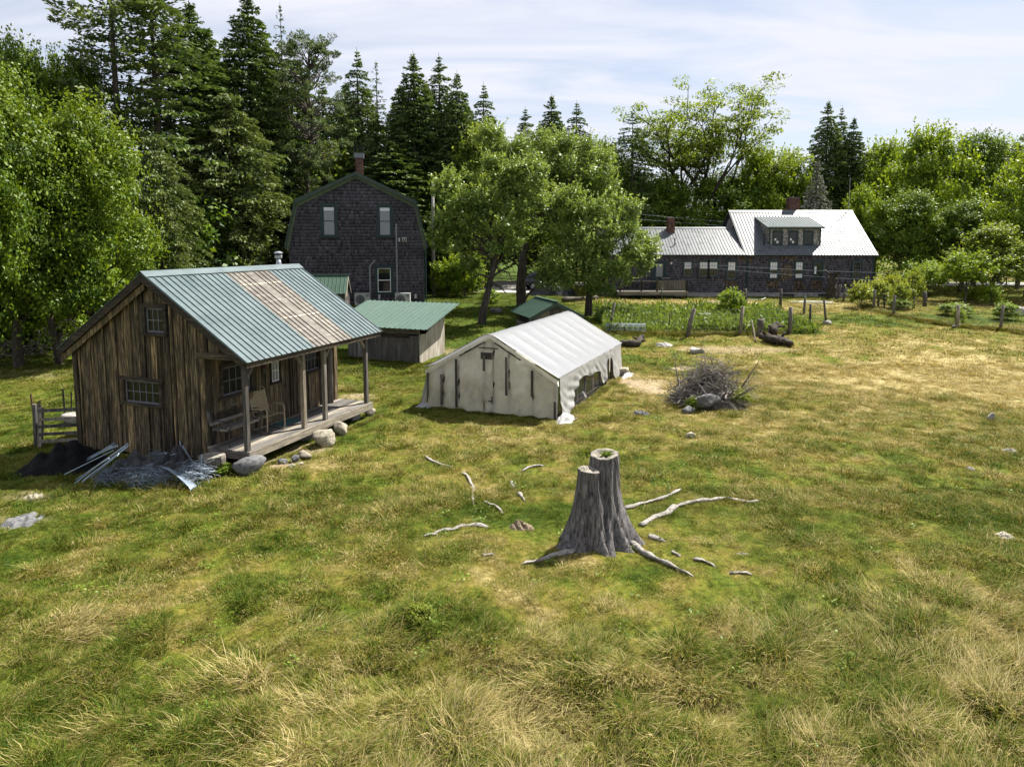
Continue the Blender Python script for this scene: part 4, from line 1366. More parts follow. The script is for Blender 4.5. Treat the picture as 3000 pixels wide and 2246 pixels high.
MB().tube([(0.05, 0.03, EZ - 0.2), (0.05, 0.03, 0.2)], 0.045, 8).build('downpipe', M['teal_trim'], fh)

# deck at the farmhouse door
dk = empty('farmhouse_deck', (11.0, 48.6, 1.0), 0, 'low grey wooden deck with railing at the farmhouse door', 'deck')
for i in range(9):
    MB().bb(-3.6, 1.35, -0.75 + i * 0.24, -0.75 + i * 0.24 + 0.23, 0.48, 0.52).build('deck_board', M['grey_wood_x'], dk)
MB().bb(-3.6, 1.35, -0.79, -0.752, 0.24, 0.51).build('rim_board', M['grey_wood_x'], dk)
MB().bb(1.351, 1.38, -0.75, 1.3, 0.24, 0.51).build('rim_board', M['grey_wood_y'], dk)
for a in (-3.4, -1.9, -0.8, 1.28):
    MB().bb(a - 0.05, a + 0.05, -0.70, -0.60, -0.3, 1.36).build('post', M['barn_dark'], dk)
MB().bb(-3.45, -0.75, -0.69, -0.61, 1.20, 1.26).build('rail', M['grey_wood_x'], dk)
for a in np.linspace(-3.3, -0.95, 18):
    MB().bb(a - 0.012, a + 0.012, -0.665, -0.635, 0.5, 1.2).build('baluster', M['barn_dark'], dk)
MB().bb(-0.74, 1.22, -0.70, -0.68, 0.56, 1.30).build('solid_panel', M['ply'], dk)
MB().bb(-0.3, 0.35, 0.2, 0.6, 0.52, 1.4).build('storage_box', M['soot'], dk)

# ================================================================== GOAT SHED (lean-to roof)
sh = empty('lean_to_shed', SHED_O, SHED_RZ, 'low grey plywood shed with sloping pale green ribbed metal roof', 'shed')
# frame: x = towards the back, y = towards the left
for i, (y0, y1) in enumerate(((0.0, 1.22), (1.225, 2.44), (2.445, 3.33))):
    MB().bb(-0.0, 0.02, y0, y1, 0.06 - 0.02 * i, 1.12).build('front_panel', M['ply'], sh)
MB().bb(-0.03, -0.001, 0.45, 3.36, 1.02, 1.18).build('front_board', M['barn_dark_y'], sh)
MB().bb(-0.02, 0.03, -0.02, 3.36, 1.19, 1.40).build('header_board', M['grey_wood_y'], sh)
MB().prism([(0.0, -0.02, 0.0), (2.2, -0.02, -0.02), (2.2, -0.02, 1.75), (1.5, -0.02, 1.60), (0.55, -0.02, 1.15), (0.0, -0.02, 1.18)], (0, 0.02, 0)).build('end_panel', M['ply_pale'], sh)
MB().prism([(0.0, 3.33, 0.0), (2.2, 3.33, 0.0), (2.2, 3.33, 1.95), (0.0, 3.33, 1.35)], (0, 0.02, 0)).build('end_panel', M['ply'], sh)
MB().bb(2.18, 2.2, 0, 3.33, 0, 1.95).build('back_panel', M['ply'], sh)
for (a, b) in ((0.03, 0.0), (0.03, 3.25), (2.1, 0.01), (2.1, 3.25)):
    MB().bb(a, a + 0.08, b, b + 0.08, -0.2, 1.3 + a * 0.27).build('corner_post', M['barn_dark'], sh)
sa = Vector((-0.32, -0.52, 1.42)); sup = Vector((3.0, 0, 0.78))
for i in range(5):
    roof_sheet('roof_sheet', sh, 'green_roof_pale' if 'green_roof_pale' in M else 'green_roof', sa + Vector((0, 0.93 * i, 0)), (0, 1, 0), sup, 0.925, 0.2325, 0.03, 0.032, 0.065)
for x_ in (-0.1, 0.9, 1.9, 2.5):
    MB().beam((x_, -0.45, 1.42 + 0.26 * (x_ + 0.32) - 0.05), (x_, 4.05, 1.42 + 0.26 * (x_ + 0.32) - 0.05), 0.09, 0.08).build('purlin', M['barn_dark_y'], sh)

# ================================================================== small plank shed behind the cabin
ps = empty('plank_shed', (-9.75, 35.4, 0.65), R(6), 'small plank shed with green metal gable roof before the gambrel house', 'shed')
for i in range(9):
    MB().bb(1.10, 1.13, -0.80 + 0.0, 0.80, 0.1 + 0.2 * i, 0.295 + 0.2 * i).build('plank', M['ply'], ps)
for i in range(4):
    h = 0.62 - 0.2 * i
    MB().bb(1.10, 1.13, -h, h, 1.9 + 0.17 * i, 2.065 + 0.17 * i).build('plank', M['ply'], ps)
for i in range(9):
    MB().bb(-1.6, 1.09, -0.80, -0.77, 0.1 + 0.2 * i, 0.295 + 0.2 * i).build('plank', M['ply'], ps)
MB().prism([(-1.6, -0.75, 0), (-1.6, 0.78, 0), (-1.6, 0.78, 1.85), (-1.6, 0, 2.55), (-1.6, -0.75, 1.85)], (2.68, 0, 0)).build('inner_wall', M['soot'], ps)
MB().bb(1.135, 1.16, -0.85, -0.75, 0.0, 1.85).build('corner_board', M['grey_wood_z'], ps)
MB().bb(1.135, 1.16, 0.75, 0.85, 0.0, 1.85).build('corner_board', M['grey_wood_z'], ps)
for s in (-1, 1):
    for i in range(3):
        roof_sheet('roof_sheet', ps, 'green_roof', (-1.75 + i * 1.0, s * 0.98, 1.72), (1, 0, 0), (0, -s * 0.98, 0.90), 0.997, 0.2, 0.06, 0.024, 0.04)
    MB().prism([(1.22, s * 0.98, 1.70), (1.22, 0, 2.60), (1.22, 0, 2.45), (1.22, s * 0.98, 1.55)], (0.03, 0, 0)).build('rake_board', M['grey_wood_y'], ps)
MB().beam((-1.8, 0, 2.645), (1.28, 0, 2.645), 0.16, 0.03).build('ridge_cap', M['green_roof'], ps)

# ================================================================== coop behind the tent
co = empty('chicken_coop', (1.75, 34.55, 0.55), math.atan2(-0.96, 0.28), 'little coop with dark green ribbed gable roof behind the white tent', 'coop')
# x = along the ridge towards the camera, y = to the right of that
for s in (-1, 1):
    for i in range(3):
        roof_sheet('roof_sheet', co, 'green_roof', (-1.75 + i * 1.1, s * 1.42, 0.80), (1, 0, 0), (0, -s * 1.42, 0.72), 1.096, 0.22, 0.05, 0.024, 0.045)
    MB().prism([(1.55, s * 1.42, 0.79), (1.55, 0, 1.51), (1.55, 0, 1.34), (1.55, s * 1.42, 0.62)], (0.03, 0, 0)).build('rake_board', M['green_trim'], co)
    for i in range(2):
        MB().bb(-1.5, 1.3, s * 1.12, s * 1.15, 0.0 + i * 0.2, 0.19 + i * 0.2).build('side_board', M['grey_wood_x'], co)
    MB().bb(-1.5, 1.3, s * 1.12, s * 1.15, 0.72, 0.90).build('side_board', M['grey_wood_x'], co)
    for a in (-1.46, 1.26):
        MB().bb(a - 0.05, a + 0.05, s * 1.08 - 0.035, s * 1.08 + 0.035, -0.2, 0.9).build('post', M['grey_wood_z'], co)
MB().bb(-1.45, 1.2, -1.0, 1.0, 0.0, 0.75).build('inner_box', M['soot'], co)
yy = -1.1
for i in range(11):
    h0 = 1.43 - abs(yy) * 0.51
    h1 = 1.43 - abs(yy + 0.2) * 0.51
    MB().prism([(1.31, yy, 0.0), (1.31, yy + 0.193, 0.0), (1.31, yy + 0.193, h1), (1.31, yy, h0)], (0.025, 0, 0)).build('front_board', M['grey_wood_z'], co)
    yy += 0.2
MB().beam((-1.78, 0, 1.565), (1.58, 0, 1.565), 0.2, 0.03).build('ridge_cap', M['green_roof'], co)
# ================================================================== GREENHOUSE TENT
TL, TW, TE, TR = 6.9, 4.2, 1.14, 2.32
tent = empty('greenhouse_tent', TENT_O, TENT_RZ, 'long white plastic covered greenhouse tent with milky gable end', 'greenhouse')


def t_top(y):
    return TE + (TR - TE) * (1 - abs(y - TW / 2) / (TW / 2))


studs = [4.20, 3.68, 3.17, 2.28, 2.01, 1.52, 0.77, 0.07]


def fold(y, z, k=0):
    s = sorted(studs)
    a = max([q for q in s if q <= y] or [0]); b = min([q for q in s if q > y] or [TW])
    f = (y - a) / max(b - a, 0.01)
    bag = math.sin(math.pi * min(max(f, 0), 1)) * 0.10 * (b - a)
    w = 0.050 * math.sin(y * 12 + 2.0 * math.sin(z * 2.3 + y)) + 0.012 * math.sin(y * 41 + z * 5) + 0.03 * (float(vnoise(y * 3.1 + k, z * 2.2, 4)) - 0.5)
    dg = 0.024 * math.sin((y * 0.8 + z) * 14 + 3 * float(vnoise(y * 1.5, z, 6)))
    return bag + w + dg


def gable(u, t):
    y = u * TW
    zt = t_top(y) - 0.02
    hem = 0.02 + 0.05 * float(vnoise(y * 2.5, 0, 13))
    z = hem + (zt - hem) * t
    x = -0.035 - fold(y, z) * (1 - t ** 6) - 0.10 * (1 - t) ** 5
    yy = y + (0.22 * (1 - t) ** 1.5 * max(0, (y - 3.9) / 0.3))
    return (x, yy, z)


MB().grid(gable, 110, 46).build('gable_sheet', M['film_wall'], tent, True)
MB().grid(lambda u, t: (TL + 0.03 + 0.3 * fold(u * TW, t), u * TW, 0.02 + (t_top(u * TW) - 0.04) * t), 50, 16).build('back_sheet', M['film_wall'], tent, True)


def roofs(u, t):
    x = -0.17 + u * (TL + 0.34)
    y = -0.05 + t * (TW + 0.10)
    bay = x / (TL / 8)
    sag = 0.032 * abs(math.sin(math.pi * bay)) ** 0.7
    h = math.hypot(y - TW / 2, 0.16)
    z = TR + 0.085 - (TR - TE) / (TW / 2) * h
    edge = min(t, 1 - t)
    z -= sag * min(1, edge * 7) * min(1, abs(t - 0.5) * 8)
    z += 0.010 * (float(vnoise(x * 3.0 + y * 1.5, y * 1.2 - x * 0.6, 23)) - 0.5)
    return (x, y, z + 0.02)


MB().grid(roofs, 128, 40).build('roof_sheet', M['film_roof'], tent, True)


def hemline(x):
    pts = [(-0.05, 0.0), (0.55, 0.02), (0.95, 0.14), (1.35, 0.42), (1.72, 0.82), (2.3, 0.86), (3.0, 0.70), (3.6, 0.74), (4.1, 0.66), (4.3, 0.30), (4.55, 0.16), (4.80, 0.22),
           (4.93, 0.50), (5.0, 0.90), (5.3, 0.95), (5.62, 0.85), (5.70, 0.2), (5.85, 0.03), (7.1, 0.0)]
    for (a, ha), (b, hb) in zip(pts, pts[1:]):
        if x <= b: return ha + (hb - ha) * max(0, (x - a) / (b - a))
    return 0.0


def side(u, t):
    x = -0.05 + u * (TL + 0.1)
    h = hemline(x)
    zt = TE + 0.055
    z = h + (zt - h) * t
    gather = 1 - t
    pull = 0.9 * max(0, 0.9 - abs(x - 1.0)) if x < 2 else 0
    y = -0.05 - 0.012 * gather * math.sin(x * 9 + z * 6) - 0.022 * gather * math.sin(z * 22 + x * 9 + 2 * math.sin(x * 3)) * (0.4 + pull) - 0.10 * gather ** 2 * (1 if x < 1.2 or x > 5.6 else 0.2)
    y -= 0.03 * (float(vnoise(x * 5, z * 6, 31)) - 0.5) * 2 * gather
    x2 = x - 0.25 * gather * pull * (1 if x < 1.5 else 0)
    return (x2, y, z + 0.01)


MB().grid(side, 150, 30).build('side_sheet', M['film_side'], tent, True)
MB().grid(lambda u, t: (u * TL, TW + 0.05 + 0.25 * (1 - t) ** 1.5 + 0.03 * math.sin(u * 60 + t * 4), 0.02 + (TE - 0.02) * t), 60, 10).build('side_sheet', M['film_side'], tent, True)


# rake strips of doubled film along the gable edge
for y0, y1 in ((-0.04, TW / 2), (TW + 0.04, TW / 2)):
    z0, z1 = TE - 0.03, TR + 0.02
    MB().grid(lambda u, t: (-0.16 + 0.055 * t + 0.008 * math.sin(u * 40), y0 + (y1 - y0) * u, z0 + (z1 - z0) * u - 0.16 * t + 0.02), 30, 4).build('rake_flap', M['film_wall'], tent, True)


def crumple(cx, cy, rx, ry, h, seed, n=22):
    def f(u, t):
        a, b = (u - 0.5) * 2, (t - 0.5) * 2
        r_ = min(1, math.hypot(a, b))
        nz = float(fbm(u * 4.5 + seed, t * 4.5, seed, 3))
        return (cx + a * rx * (0.8 + 0.5 * float(vnoise(b * 2 + seed, 1, 3))), cy + b * ry * (0.8 + 0.5 * float(vnoise(a * 2, seed, 5))), 0.012 + h * (1 - r_ ** 1.6) * nz * 1.7 + 0.02 * nz)
    return MB().grid(f, n, n)


for a in ((0.0, -0.22, 0.42, 0.24, 0.22, 3), (6.7, -0.35, 0.6, 0.34, 0.2, 7), (-0.12, 4.25, 0.22, 0.2, 0.15, 9)):
    crumple(*a).build('loose_sheet', M['film_side'], tent, True)
for t_ in (0.004, 0.996):
    MB().tube([roofs(k / 40, t_) for k in range(41)], 0.012, 5).build('edge_seam', M['plastic_grey'], tent)
for u_ in (0.002, 0.998):
    MB().tube([Vector(roofs(u_, k / 30)) + Vector((0, 0, 0.004)) for k in range(31)], 0.014, 5).build('edge_seam', M['plastic_grey'], tent)
# timber: studs behind, dark battens outside, rafters, hoops
for y in studs:
    MB().bb(0.0, 0.05, y - 0.035, y + 0.035, 0.0, t_top(y) - 0.08).build('stud', M['stud'], tent)
for y, z0, z1 in ((4.16, 0.06, 1.0), (3.68, 0.12, 0.98), (3.17, 0.10, 1.48), (2.24, 1.28, 1.66), (1.52, 0.62, 1.66), (0.77, 0.62, 1.30), (0.06, 0.05, 0.48)):
    xb = max(-gable(min(max(y + e_, 0), TW) / TW, zz)[0] for zz in np.linspace(0.05, 0.95, 10) for e_ in (-0.035, 0, 0.035))
    MB().bb(-xb - 0.022, -xb - 0.002, y - 0.036, y + 0.036, z0 - 0.02, z1 + 0.06).build('batten', M['stud'], tent)
for y, z0, z1 in ((2.28, 0.05, 0.55), (2.02, 0.05, 0.5)):
    MB().bb(-0.125, -0.105, y - 0.022, y + 0.022, z0, z1).build('batten', M['stud'], tent)
MB().bb(-0.135, -0.106, 1.98, 2.33, 0.35, 0.385).build('latch_bar', M['stud'], tent)
vb = MB().bb(-0.15, -0.105, 1.99, 2.37, 1.60, 1.80).build('vent_frame', M['stud'], tent)
for i in range(4):
    MB().box((-0.155, 2.18, 1.63 + i * 0.045), (0.02, 0.33, 0.03), Matrix.Rotation(0.5, 3, 'Y')).build('louvre', M['soot'], vb)
MB().beam((-0.115, 1.82, 1.925), (-0.115, 2.46, 1.925), 0.02, 0.03).build('cross_bar', M['stud'], tent)
for s in (-1, 1):
    MB().beam((-0.105, TW / 2 + s * 0.16, TR - 0.22), (-0.105, TW / 2 + s * 0.98, TR - 0.22 - 0.82 * (TR - TE) / (TW / 2)), 0.02, 0.045).build('rake_batten', M['stud'], tent)
for i in range(9):
    x = i * TL / 8
    x = min(max(x, 0.06), TL - 0.06)
    q = MB()
    for s in (-1, 1):
        q.beam((x, TW / 2 + s * (TW / 2 - 0.04), TE - 0.08), (x, TW / 2, TR - 0.09), 0.04, 0.06)
    q.build('hoop', M['stud'], tent)
    if 0 < i < 8:
        MB().bb(x - 0.03, x + 0.03, 0.0, 0.06, 0.0, TE - 0.05).build('side_post', M['ply'], tent)
MB().beam((0.02, 0.03, TE - 0.06), (TL, 0.03, TE - 0.06), 0.06, 0.05).build('eave_rail', M['ply'], tent)
MB().beam((0.02, 0.02, 0.09), (4.9, 0.02, 0.09), 0.05, 0.14).build('sill_board', M['barn_dark'], tent)
q = MB()
for z in np.arange(0.16, 1.05, 0.10):
    q.tube([(0.9, -0.012, z), (4.9, -0.012, z)], 0.004, 3, False)
for x in np.arange(0.95, 4.9, 0.075):
    q.tube([(x, -0.014, 0.10), (x, -0.014, 1.05)], 0.0035, 3, False)
tag(q.build('wire_mesh', M['black_metal'], tent), kind='stuff')
MB().bb(5.02, 5.58, 0.02, 0.05, 0.05, 0.92).build('door', M['barn'], tent)
MB().beam((4.97, -0.01, 0.0), (4.97, -0.01, 1.05), 0.05, 0.05).build('door_post', M['barn_dark'], tent)
MB().beam((5.65, -0.01, 0.0), (5.65, -0.01, 1.05), 0.05, 0.05).build('door_post', M['barn_dark'], tent)
MB().bb(0.1, TL - 0.1, 1.6, 2.6, 0.0, 0.012).build('straw_floor', M['straw'], tent)


# ================================================================== rocks
def rock_mesh(name, mat, seed, sub=3, rough=0.35, flat=0.0):
    bm = bmesh.new()
    bmesh.ops.create_icosphere(bm, subdivisions=sub, radius=1.0)
    rs = random.Random(seed)
    from mathutils import noise as mn
    off = Vector((rs.uniform(0, 50), rs.uniform(0, 50), rs.uniform(0, 50)))
    planes = [(Vector((rs.gauss(0, 1), rs.gauss(0, 1), rs.gauss(0.2, 1))).normalized(), rs.uniform(0.52, 0.85)) for _ in range(13)]
    for v in bm.verts:
        c = v.co.copy()
        for n_, d_ in planes:
            k = c.dot(n_)
            if k > d_: c -= n_ * (k - d_) * 0.96
        c *= 1 + rough * (mn.noise(c * 1.4 + off) * 0.6 + mn.noise(c * 3.5 + off) * 0.25 + mn.noise(c * 9 + off) * 0.08)
        v.co = c
    me_ = bpy.data.meshes.new(name); bm.to_mesh(me_); bm.free()
    me_.polygons.foreach_set('use_smooth', [True] * len(me_.polygons))
    me_.materials.append(mat)
    return me_


ROCKS = []


def rock(px, py, w, d_, h, mat, seed, label, rz=0.0, sink=0.3, name='rock', flatrough=0.35, base=None):
    p = G(px, py) if base is None else base
    o = link(name, rock_mesh(name, M[mat], seed, 3, flatrough))
    o.scale = (w / 2, d_ / 2, h / (2 - 2 * sink))
    o.location = (p.x, p.y + d_ * 0.25, p.z + o.scale.z * (1 - 2 * sink) )
    o.rotation_euler = (0, 0, rz)
    ROCKS.append((o.location.x, o.location.y, w * 0.5, d_ * 0.5))
    return tag(o, label, 'rock')


rock(531, 1024, 0.84, 0.60, 0.44, 'rock_grey', 1, 'smooth grey boulder at the near corner of the porch', 0.5, 0.15)
rock(697, 966, 0.62, 0.58, 0.50, 'rock_cream', 2, 'large cream split boulder beside the porch edge', 0.3, 0.12)
rock(733, 940, 0.46, 0.5, 0.36, 'rock_cream', 13, 'smaller cream boulder tucked behind the large one at the porch', 0.9, 0.15)
rock(797, 897, 0.42, 0.3, 0.22, 'rock_cream', 4, 'pale stone under the far end of the porch', 0.2, 0.2)
rock(612, 1002, 0.26, 0.2, 0.13, 'rock_grey', 5, 'small grey stone, leftmost of the little heap before the porch', 0.1)
rock(636, 999, 0.22, 0.2, 0.19, 'rock_grey', 6, 'round grey stone standing in the middle of the little porch heap', 0.6, 0.15)
rock(655, 990, 0.50, 0.26, 0.18, 'rock_cream', 7, 'flat pale slab on top right of the little stone heap', -0.3, 0.2)
rock(630, 1010, 0.24, 0.16, 0.09, 'rock_cream', 8, 'flat cream stone at the front of the little stone heap', 0.2)
rock(650, 1006, 0.16, 0.14, 0.10, 'rock_cream', 9, 'tiny stone at the right of the little stone heap', 0.2)
rock(1258, 866, 0.30, 0.26, 0.36, 'rock_white', 10, 'upright pale block of stone beside the tent wire side', 0.4, 0.1)
rock(1345, 812, 0.5, 0.45, 0.42, 'rock_cream', 11, 'stone holding the sheet at the far tent corner', 0.4, 0.15)
rock(1291, 836, 0.35, 0.3, 0.24, 'rock_cream', 12, 'pale stone lying under the rolled tent side', 0.4, 0.2)
rock(1533, 886, 0.86, 0.6, 0.60, 'rock_grey', 44, 'grey granite boulder at the foot of the brush pile', 0.2, 0.12)
rock(1487, 890, 0.62, 0.3, 0.2, 'rock_grey', 14, 'low flat grey stone left of the brush pile boulder', 0.5, 0.3)
rock(1587, 872, 0.45, 0.4, 0.3, 'rock_grey', 15, 'grey stone under the right side of the brush pile', 0.5, 0.25)
rock(1504, 764, 0.72, 0.5, 0.34, 'rock_white', 16, 'white rock on the grass just behind the brush pile', 0.1, 0.25)
rock(1493, 943, 0.34, 0.2, 0.13, 'rock_cream', 19, 'small pale stone in the grass below the brush pile', -0.3, 0.3)
rock(2143, 907, 0.25, 0.22, 0.2, 'rock_white', 20, 'bright white stone alone on the right of the meadow', 0.1, 0.2)
rock(1788, 700, 0.55, 0.4, 0.28, 'rock_white', 27, 'white stone at the foot of the garden corner post', 0.2, 0.25)
rock(2070, 706, 0.7, 0.4, 0.18, 'rock_white', 28, 'pale stone at the foot of the mossy fence post', 0.2, 0.3)
rock(1620, 668, 0.2, 0.2, 0.1, 'rock_white', 29, 'small white stone by the garden gate', 0.2, 0.3) if False else None
rock(1247, 668, 1.2, 0.9, 0.5, 'rock_grey', 30, 'grey rock under the apple trees behind the coop', 0.2, 0.25, base=G(1150, 672))
rock(0, 0, 1.0, 0.7, 0.5, 'rock_grey', 31, 'grey rock beside the right corner of the gambrel house', 0.2, 0.25, base=G(968, 668))
rock(0, 0, 0.8, 0.6, 0.35, 'rock_grey', 32, 'low stone at the foot of the leaning apple trunk', 0.2, 0.25, base=G(1072, 675))
rock(0, 0, 0.9, 0.5, 0.40, 'rock_white', 33, 'white rock in the paddock left of the cabin', 0.2, 0.25, base=G(155, 915))
rock(0, 0, 1.3, 0.8, 0.55, 'rock_white', 34, 'pale boulder by the bushes at the far right fence', 0.2, 0.25, base=G(2203, 682))

# ================================================================== STUMP
st = empty('tree_stump', (1.37, 10.85, 0.0), 0, 'tall silvery grey double stemmed tree stump with spreading roots', 'stump')


def stem(mb, base, top, h, rb, rt, seed, flare, lobes, hollow=0.07):
    """fluted stem; flares into buttresses at the ground"""
    n, m_ = 72, 34
    ph = random.Random(seed)
    lob = [(a + ph.uniform(-0.2, 0.2), ph.uniform(0.6, 1.2)) for a in lobes]
    vs = []; fs = []
    for j in range(m_ + 1):
        t = j / m_
        cx = base[0] + (top[0] - base[0]) * t ** 0.8; cy = base[1] + (top[1] - base[1]) * t ** 0.8
        r0 = rt + (rb - rt) * (1 - t) ** 1.5
        for k in range(n):
            a = 2 * math.pi * k / n
            r_ = r0
            for la, s in lob:
                dlt = math.atan2(math.sin(a - la), math.cos(a - la))
                r_ += s * flare * math.exp(-(dlt / 0.28) ** 2) * (1 - t) ** 3.5
                r_ += s * 0.035 * math.exp(-(dlt / 0.20) ** 2) * (1 - t)
            cre = abs(math.sin(a * 4.5 + seed + 1.2 * math.sin(t * 3 + a)))
            r_ -= 0.075 * (1 - cre) ** 3 * (0.05 + 1.1 * (1 - t))
            r_ += 0.075 * (float(vnoise(a * 2.2 + seed, t * 3.5, seed)) - 0.5) + 0.03 * (float(vnoise(a * 6 + seed, t * 5, seed)) - 0.5) + 0.014 * (float(vnoise(a * 14 + seed, t * 4, seed + 3)) - 0.5)
            vs.append((cx + r_ * math.cos(a), cy + r_ * math.sin(a), -0.12 + (h + 0.12) * t + t ** 8 * (0.03 * math.cos(a - 1.1 - seed))))
    for j in range(m_):
        for k in range(n):
            k2 = (k + 1) % n
            fs.append((j * n + k, j * n + k2, (j + 1) * n + k2, (j + 1) * n + k))
    mb.add(vs, fs)
    ring = vs[m_ * n:]
    c = (top[0], top[1])
    cut = MB(); cv = []; cf = []
    levels = ((1.0, 0.0), (0.94, 0.008), (0.62, 0.0), (0.52, -hollow), (0.2, -hollow * 1.5))
    for s, dz in levels:
        for k, q in enumerate(ring):
            j_ = 0.010 * math.sin(k * 0.9 + seed)
            cv.append((c[0] + (q[0] - c[0]) * s, c[1] + (q[1] - c[1]) * s, q[2] * s + (1 - s) * h + dz + (j_ if 0.3 < s < 0.9 else 0)))
    for l in range(len(levels) - 1):
        for k in range(n):
            k2 = (k + 1) % n
            cf.append((l * n + k, l * n + k2, (l + 1) * n + k2, (l + 1) * n + k))
    cf.append(tuple((len(levels) - 1) * n + k for k in range(n)))
    cut.add(cv, cf)
    return cut


sb = MB()
c1 = stem(sb, (-0.06, 0.10), (-0.095, 0.03), 1.28, 0.42, 0.175, 2, 0.26, (3.3, 4.2, 5.0, 2.6), 0.018)
c2 = stem(sb, (0.10, 0.20), (0.185, 0.30), 1.46, 0.38, 0.225, 6, 0.30, (5.45, 6.1, 0.2, 4.9, 1.5), 0.04)
sb.build('trunk', M['stump'], st, True)
c1.build('cut_face', M['cut'], st, True); c2.build('cut_face', M['cut'], st, True)
SO = st.location
RT = [  # roots as surveyed, with start and end thickness
    ([(1165, 690), (1080, 712), (1000, 740), (920, 752), (850, 770), (770, 788), (700, 802)], 0.085, 0.022),
    ([(1300, 665), (1360, 690), (1420, 735), (1490, 772), (1560, 812), (1640, 855), (1712, 898)], 0.11, 0.012),
    ([(1300, 482), (1350, 468), (1400, 452), (1460, 440), (1520, 425), (1580, 398), (1640, 362)], 0.055, 0.028),
    ([(1400, 580), (1440, 550), (1490, 523), (1560, 512), (1600, 476), (1650, 455), (1720, 440), (1820, 440), (1900, 428), (1990, 436), (2050, 440), (2115, 430)], 0.062, 0.028),
    ([(125, 645), (180, 622), (235, 604), (300, 604), (345, 590), (420, 596), (505, 603)], 0.028, 0.05),
    ([(685, 402), (700, 422), (718, 448)], 0.045, 0.03), ([(638, 332), (648, 352), (658, 378)], 0.03, 0.018),
    ([(702, 270), (735, 248), (770, 235), (830, 228)], 0.02, 0.035),
    ([(135, 180), (175, 205), (230, 228), (300, 246)], 0.03, 0.025), ([(360, 278), (390, 305), (412, 350), (412, 400), (415, 455)], 0.022, 0.03),
    ([(480, 447), (520, 462), (555, 472), (590, 506)], 0.028, 0.028), ([(1448, 645), (1500, 655), (1550, 668)], 0.05, 0.035),
    ([(1590, 725), (1615, 738), (1640, 752)], 0.03, 0.02), ([(1715, 780), (1765, 792), (1810, 805), (1850, 822)], 0.035, 0.022),
    ([(1930, 847), (1990, 852), (2060, 868)], 0.03, 0.022), ([(470, 770), (510, 760), (545, 758)], 0.03, 0.02)]
rr = random.Random(4)
ROOT_LINES = []
for pts, ra, rb in RT:
    P3 = []
    for k, (x, y) in enumerate(pts):
        p = G((1180 + x * 0.49729) * 0.73733, (1250 + y * 0.49708) * 0.73733)
        p.z = float(landz(p.x, p.y)) + 0.024 + rr.uniform(-0.012, 0.012)
        P3.append(p)
    # subdivide with a wiggle
    Q = []
    for a, b in zip(P3, P3[1:]):
        for f in (0, 0.5):
            q = a.lerp(b, f)
            q.x += rr.uniform(-0.012, 0.012); q.y += rr.uniform(-0.015, 0.015); Q.append(q)
    Q.append(P3[-1])
    n_ = len(Q)
    rad = [max(0.012, (ra + (rb - ra) * i / (n_ - 1)) * rr.uniform(0.65, 1.35)) for i in range(n_)]
    if rad[0] > 0.07:
        Q[0].z += 0.07; Q.insert(0, Vector((SO.x + (Q[0].x - SO.x) * 0.35, SO.y + (Q[0].y - SO.y) * 0.35 + 0.05, 0.28))); rad.insert(0, rad[0] * 1.25); rad[1] *= 1.1
    Q[-1].z -= 0.03; rad[-1] *= 0.5
    ROOT_LINES.append((Q, rad))
    mb = MB().tube([q - SO for q in Q], rad, 9, True, None, 0.6)
    mb.v = [(x + rr.gauss(0, 0.0055), y + rr.gauss(0, 0.0055), z + rr.gauss(0, 0.0055)) for x, y, z in mb.v]
    mb.build('root', M['root'], st, True)
# moss in the hollow of the back stem
n_ = 260
c = np.stack([0.185 + RNG.normal(0, 0.05, n_) + 0.04, 0.30 + RNG.normal(0, 0.05, n_), 1.44 + RNG.uniform(0, 0.05, n_)], 1)
# (leaf helper is defined with the trees; the moss is added there)
MOSS_PTS = c
# dug clod beside the stump
p = G((1180 + 685 * 0.4973) * 0.73733, (1250 + 600 * 0.4973) * 0.73733)
MOUND = p

# ================================================================== porch furniture
bench = empty('garden_bench', on_deck(0.62, 0.84), CAB_RZ, 'grey wooden bench with black iron legs on the porch', 'bench')
for i in range(4):
    MB().bb(-0.58, 0.58, -0.24 + i * 0.105, -0.24 + i * 0.105 + 0.09, 0.38, 0.405).build('seat_slat', M['grey_wood_x'], bench)
for z in (0.50, 0.78):
    MB().box((0, 0.235 + (z - 0.5) * 0.28, z), (1.16, 0.03, 0.075), Matrix.Rotation(-0.27, 3, 'X')).build('back_rail', M['grey_wood_x'], bench)
for sx in (-0.55, 0.55):
    MB().beam((sx, 0.225, 0.46), (sx, 0.32, 0.82), 0.06, 0.03, (0, 1, 0)).build('back_stile', M['grey_wood_z'], bench)
q = MB()
for i in range(-3, 16):
    x0 = -0.52 + i * 0.075
    for s in (1, -1):
        a, b = (x0, 0.245, 0.53), (x0 + s * 0.22, 0.305, 0.755)
        if -0.53 < a[0] < 0.53 and -0.53 < b[0] < 0.53: q.beam(a, b, 0.012, 0.008)
tag(q.build('lattice', M['black_metal'], bench), kind='stuff')
for sx in (-0.5, 0.5):
    q = MB()
    q.tube([(sx, -0.25, 0.0), (sx, -0.22, 0.18), (sx, -0.26, 0.37), (sx, 0.20, 0.375), (sx, 0.22, 0.2), (sx, 0.28, 0.0)], 0.018, 6)
    q.tube([(sx, 0.20, 0.375), (sx, 0.31, 0.82)], 0.016, 6)
    q.build('leg_frame', M['black_metal'], bench)
    q = MB()
    q.tube([(sx, -0.25, 0.38), (sx, -0.30, 0.50), (sx, -0.24, 0.60), (sx, 0.0, 0.58), (sx, 0.22, 0.61)], 0.014, 6)
    q.tube([(sx, -0.10 + 0.08 * math.cos(a), 0.49 + 0.07 * math.sin(a)) for a in np.linspace(0, 6.28, 13)], 0.008, 5)
    q.build('arm_scroll', M['black_metal'], bench)

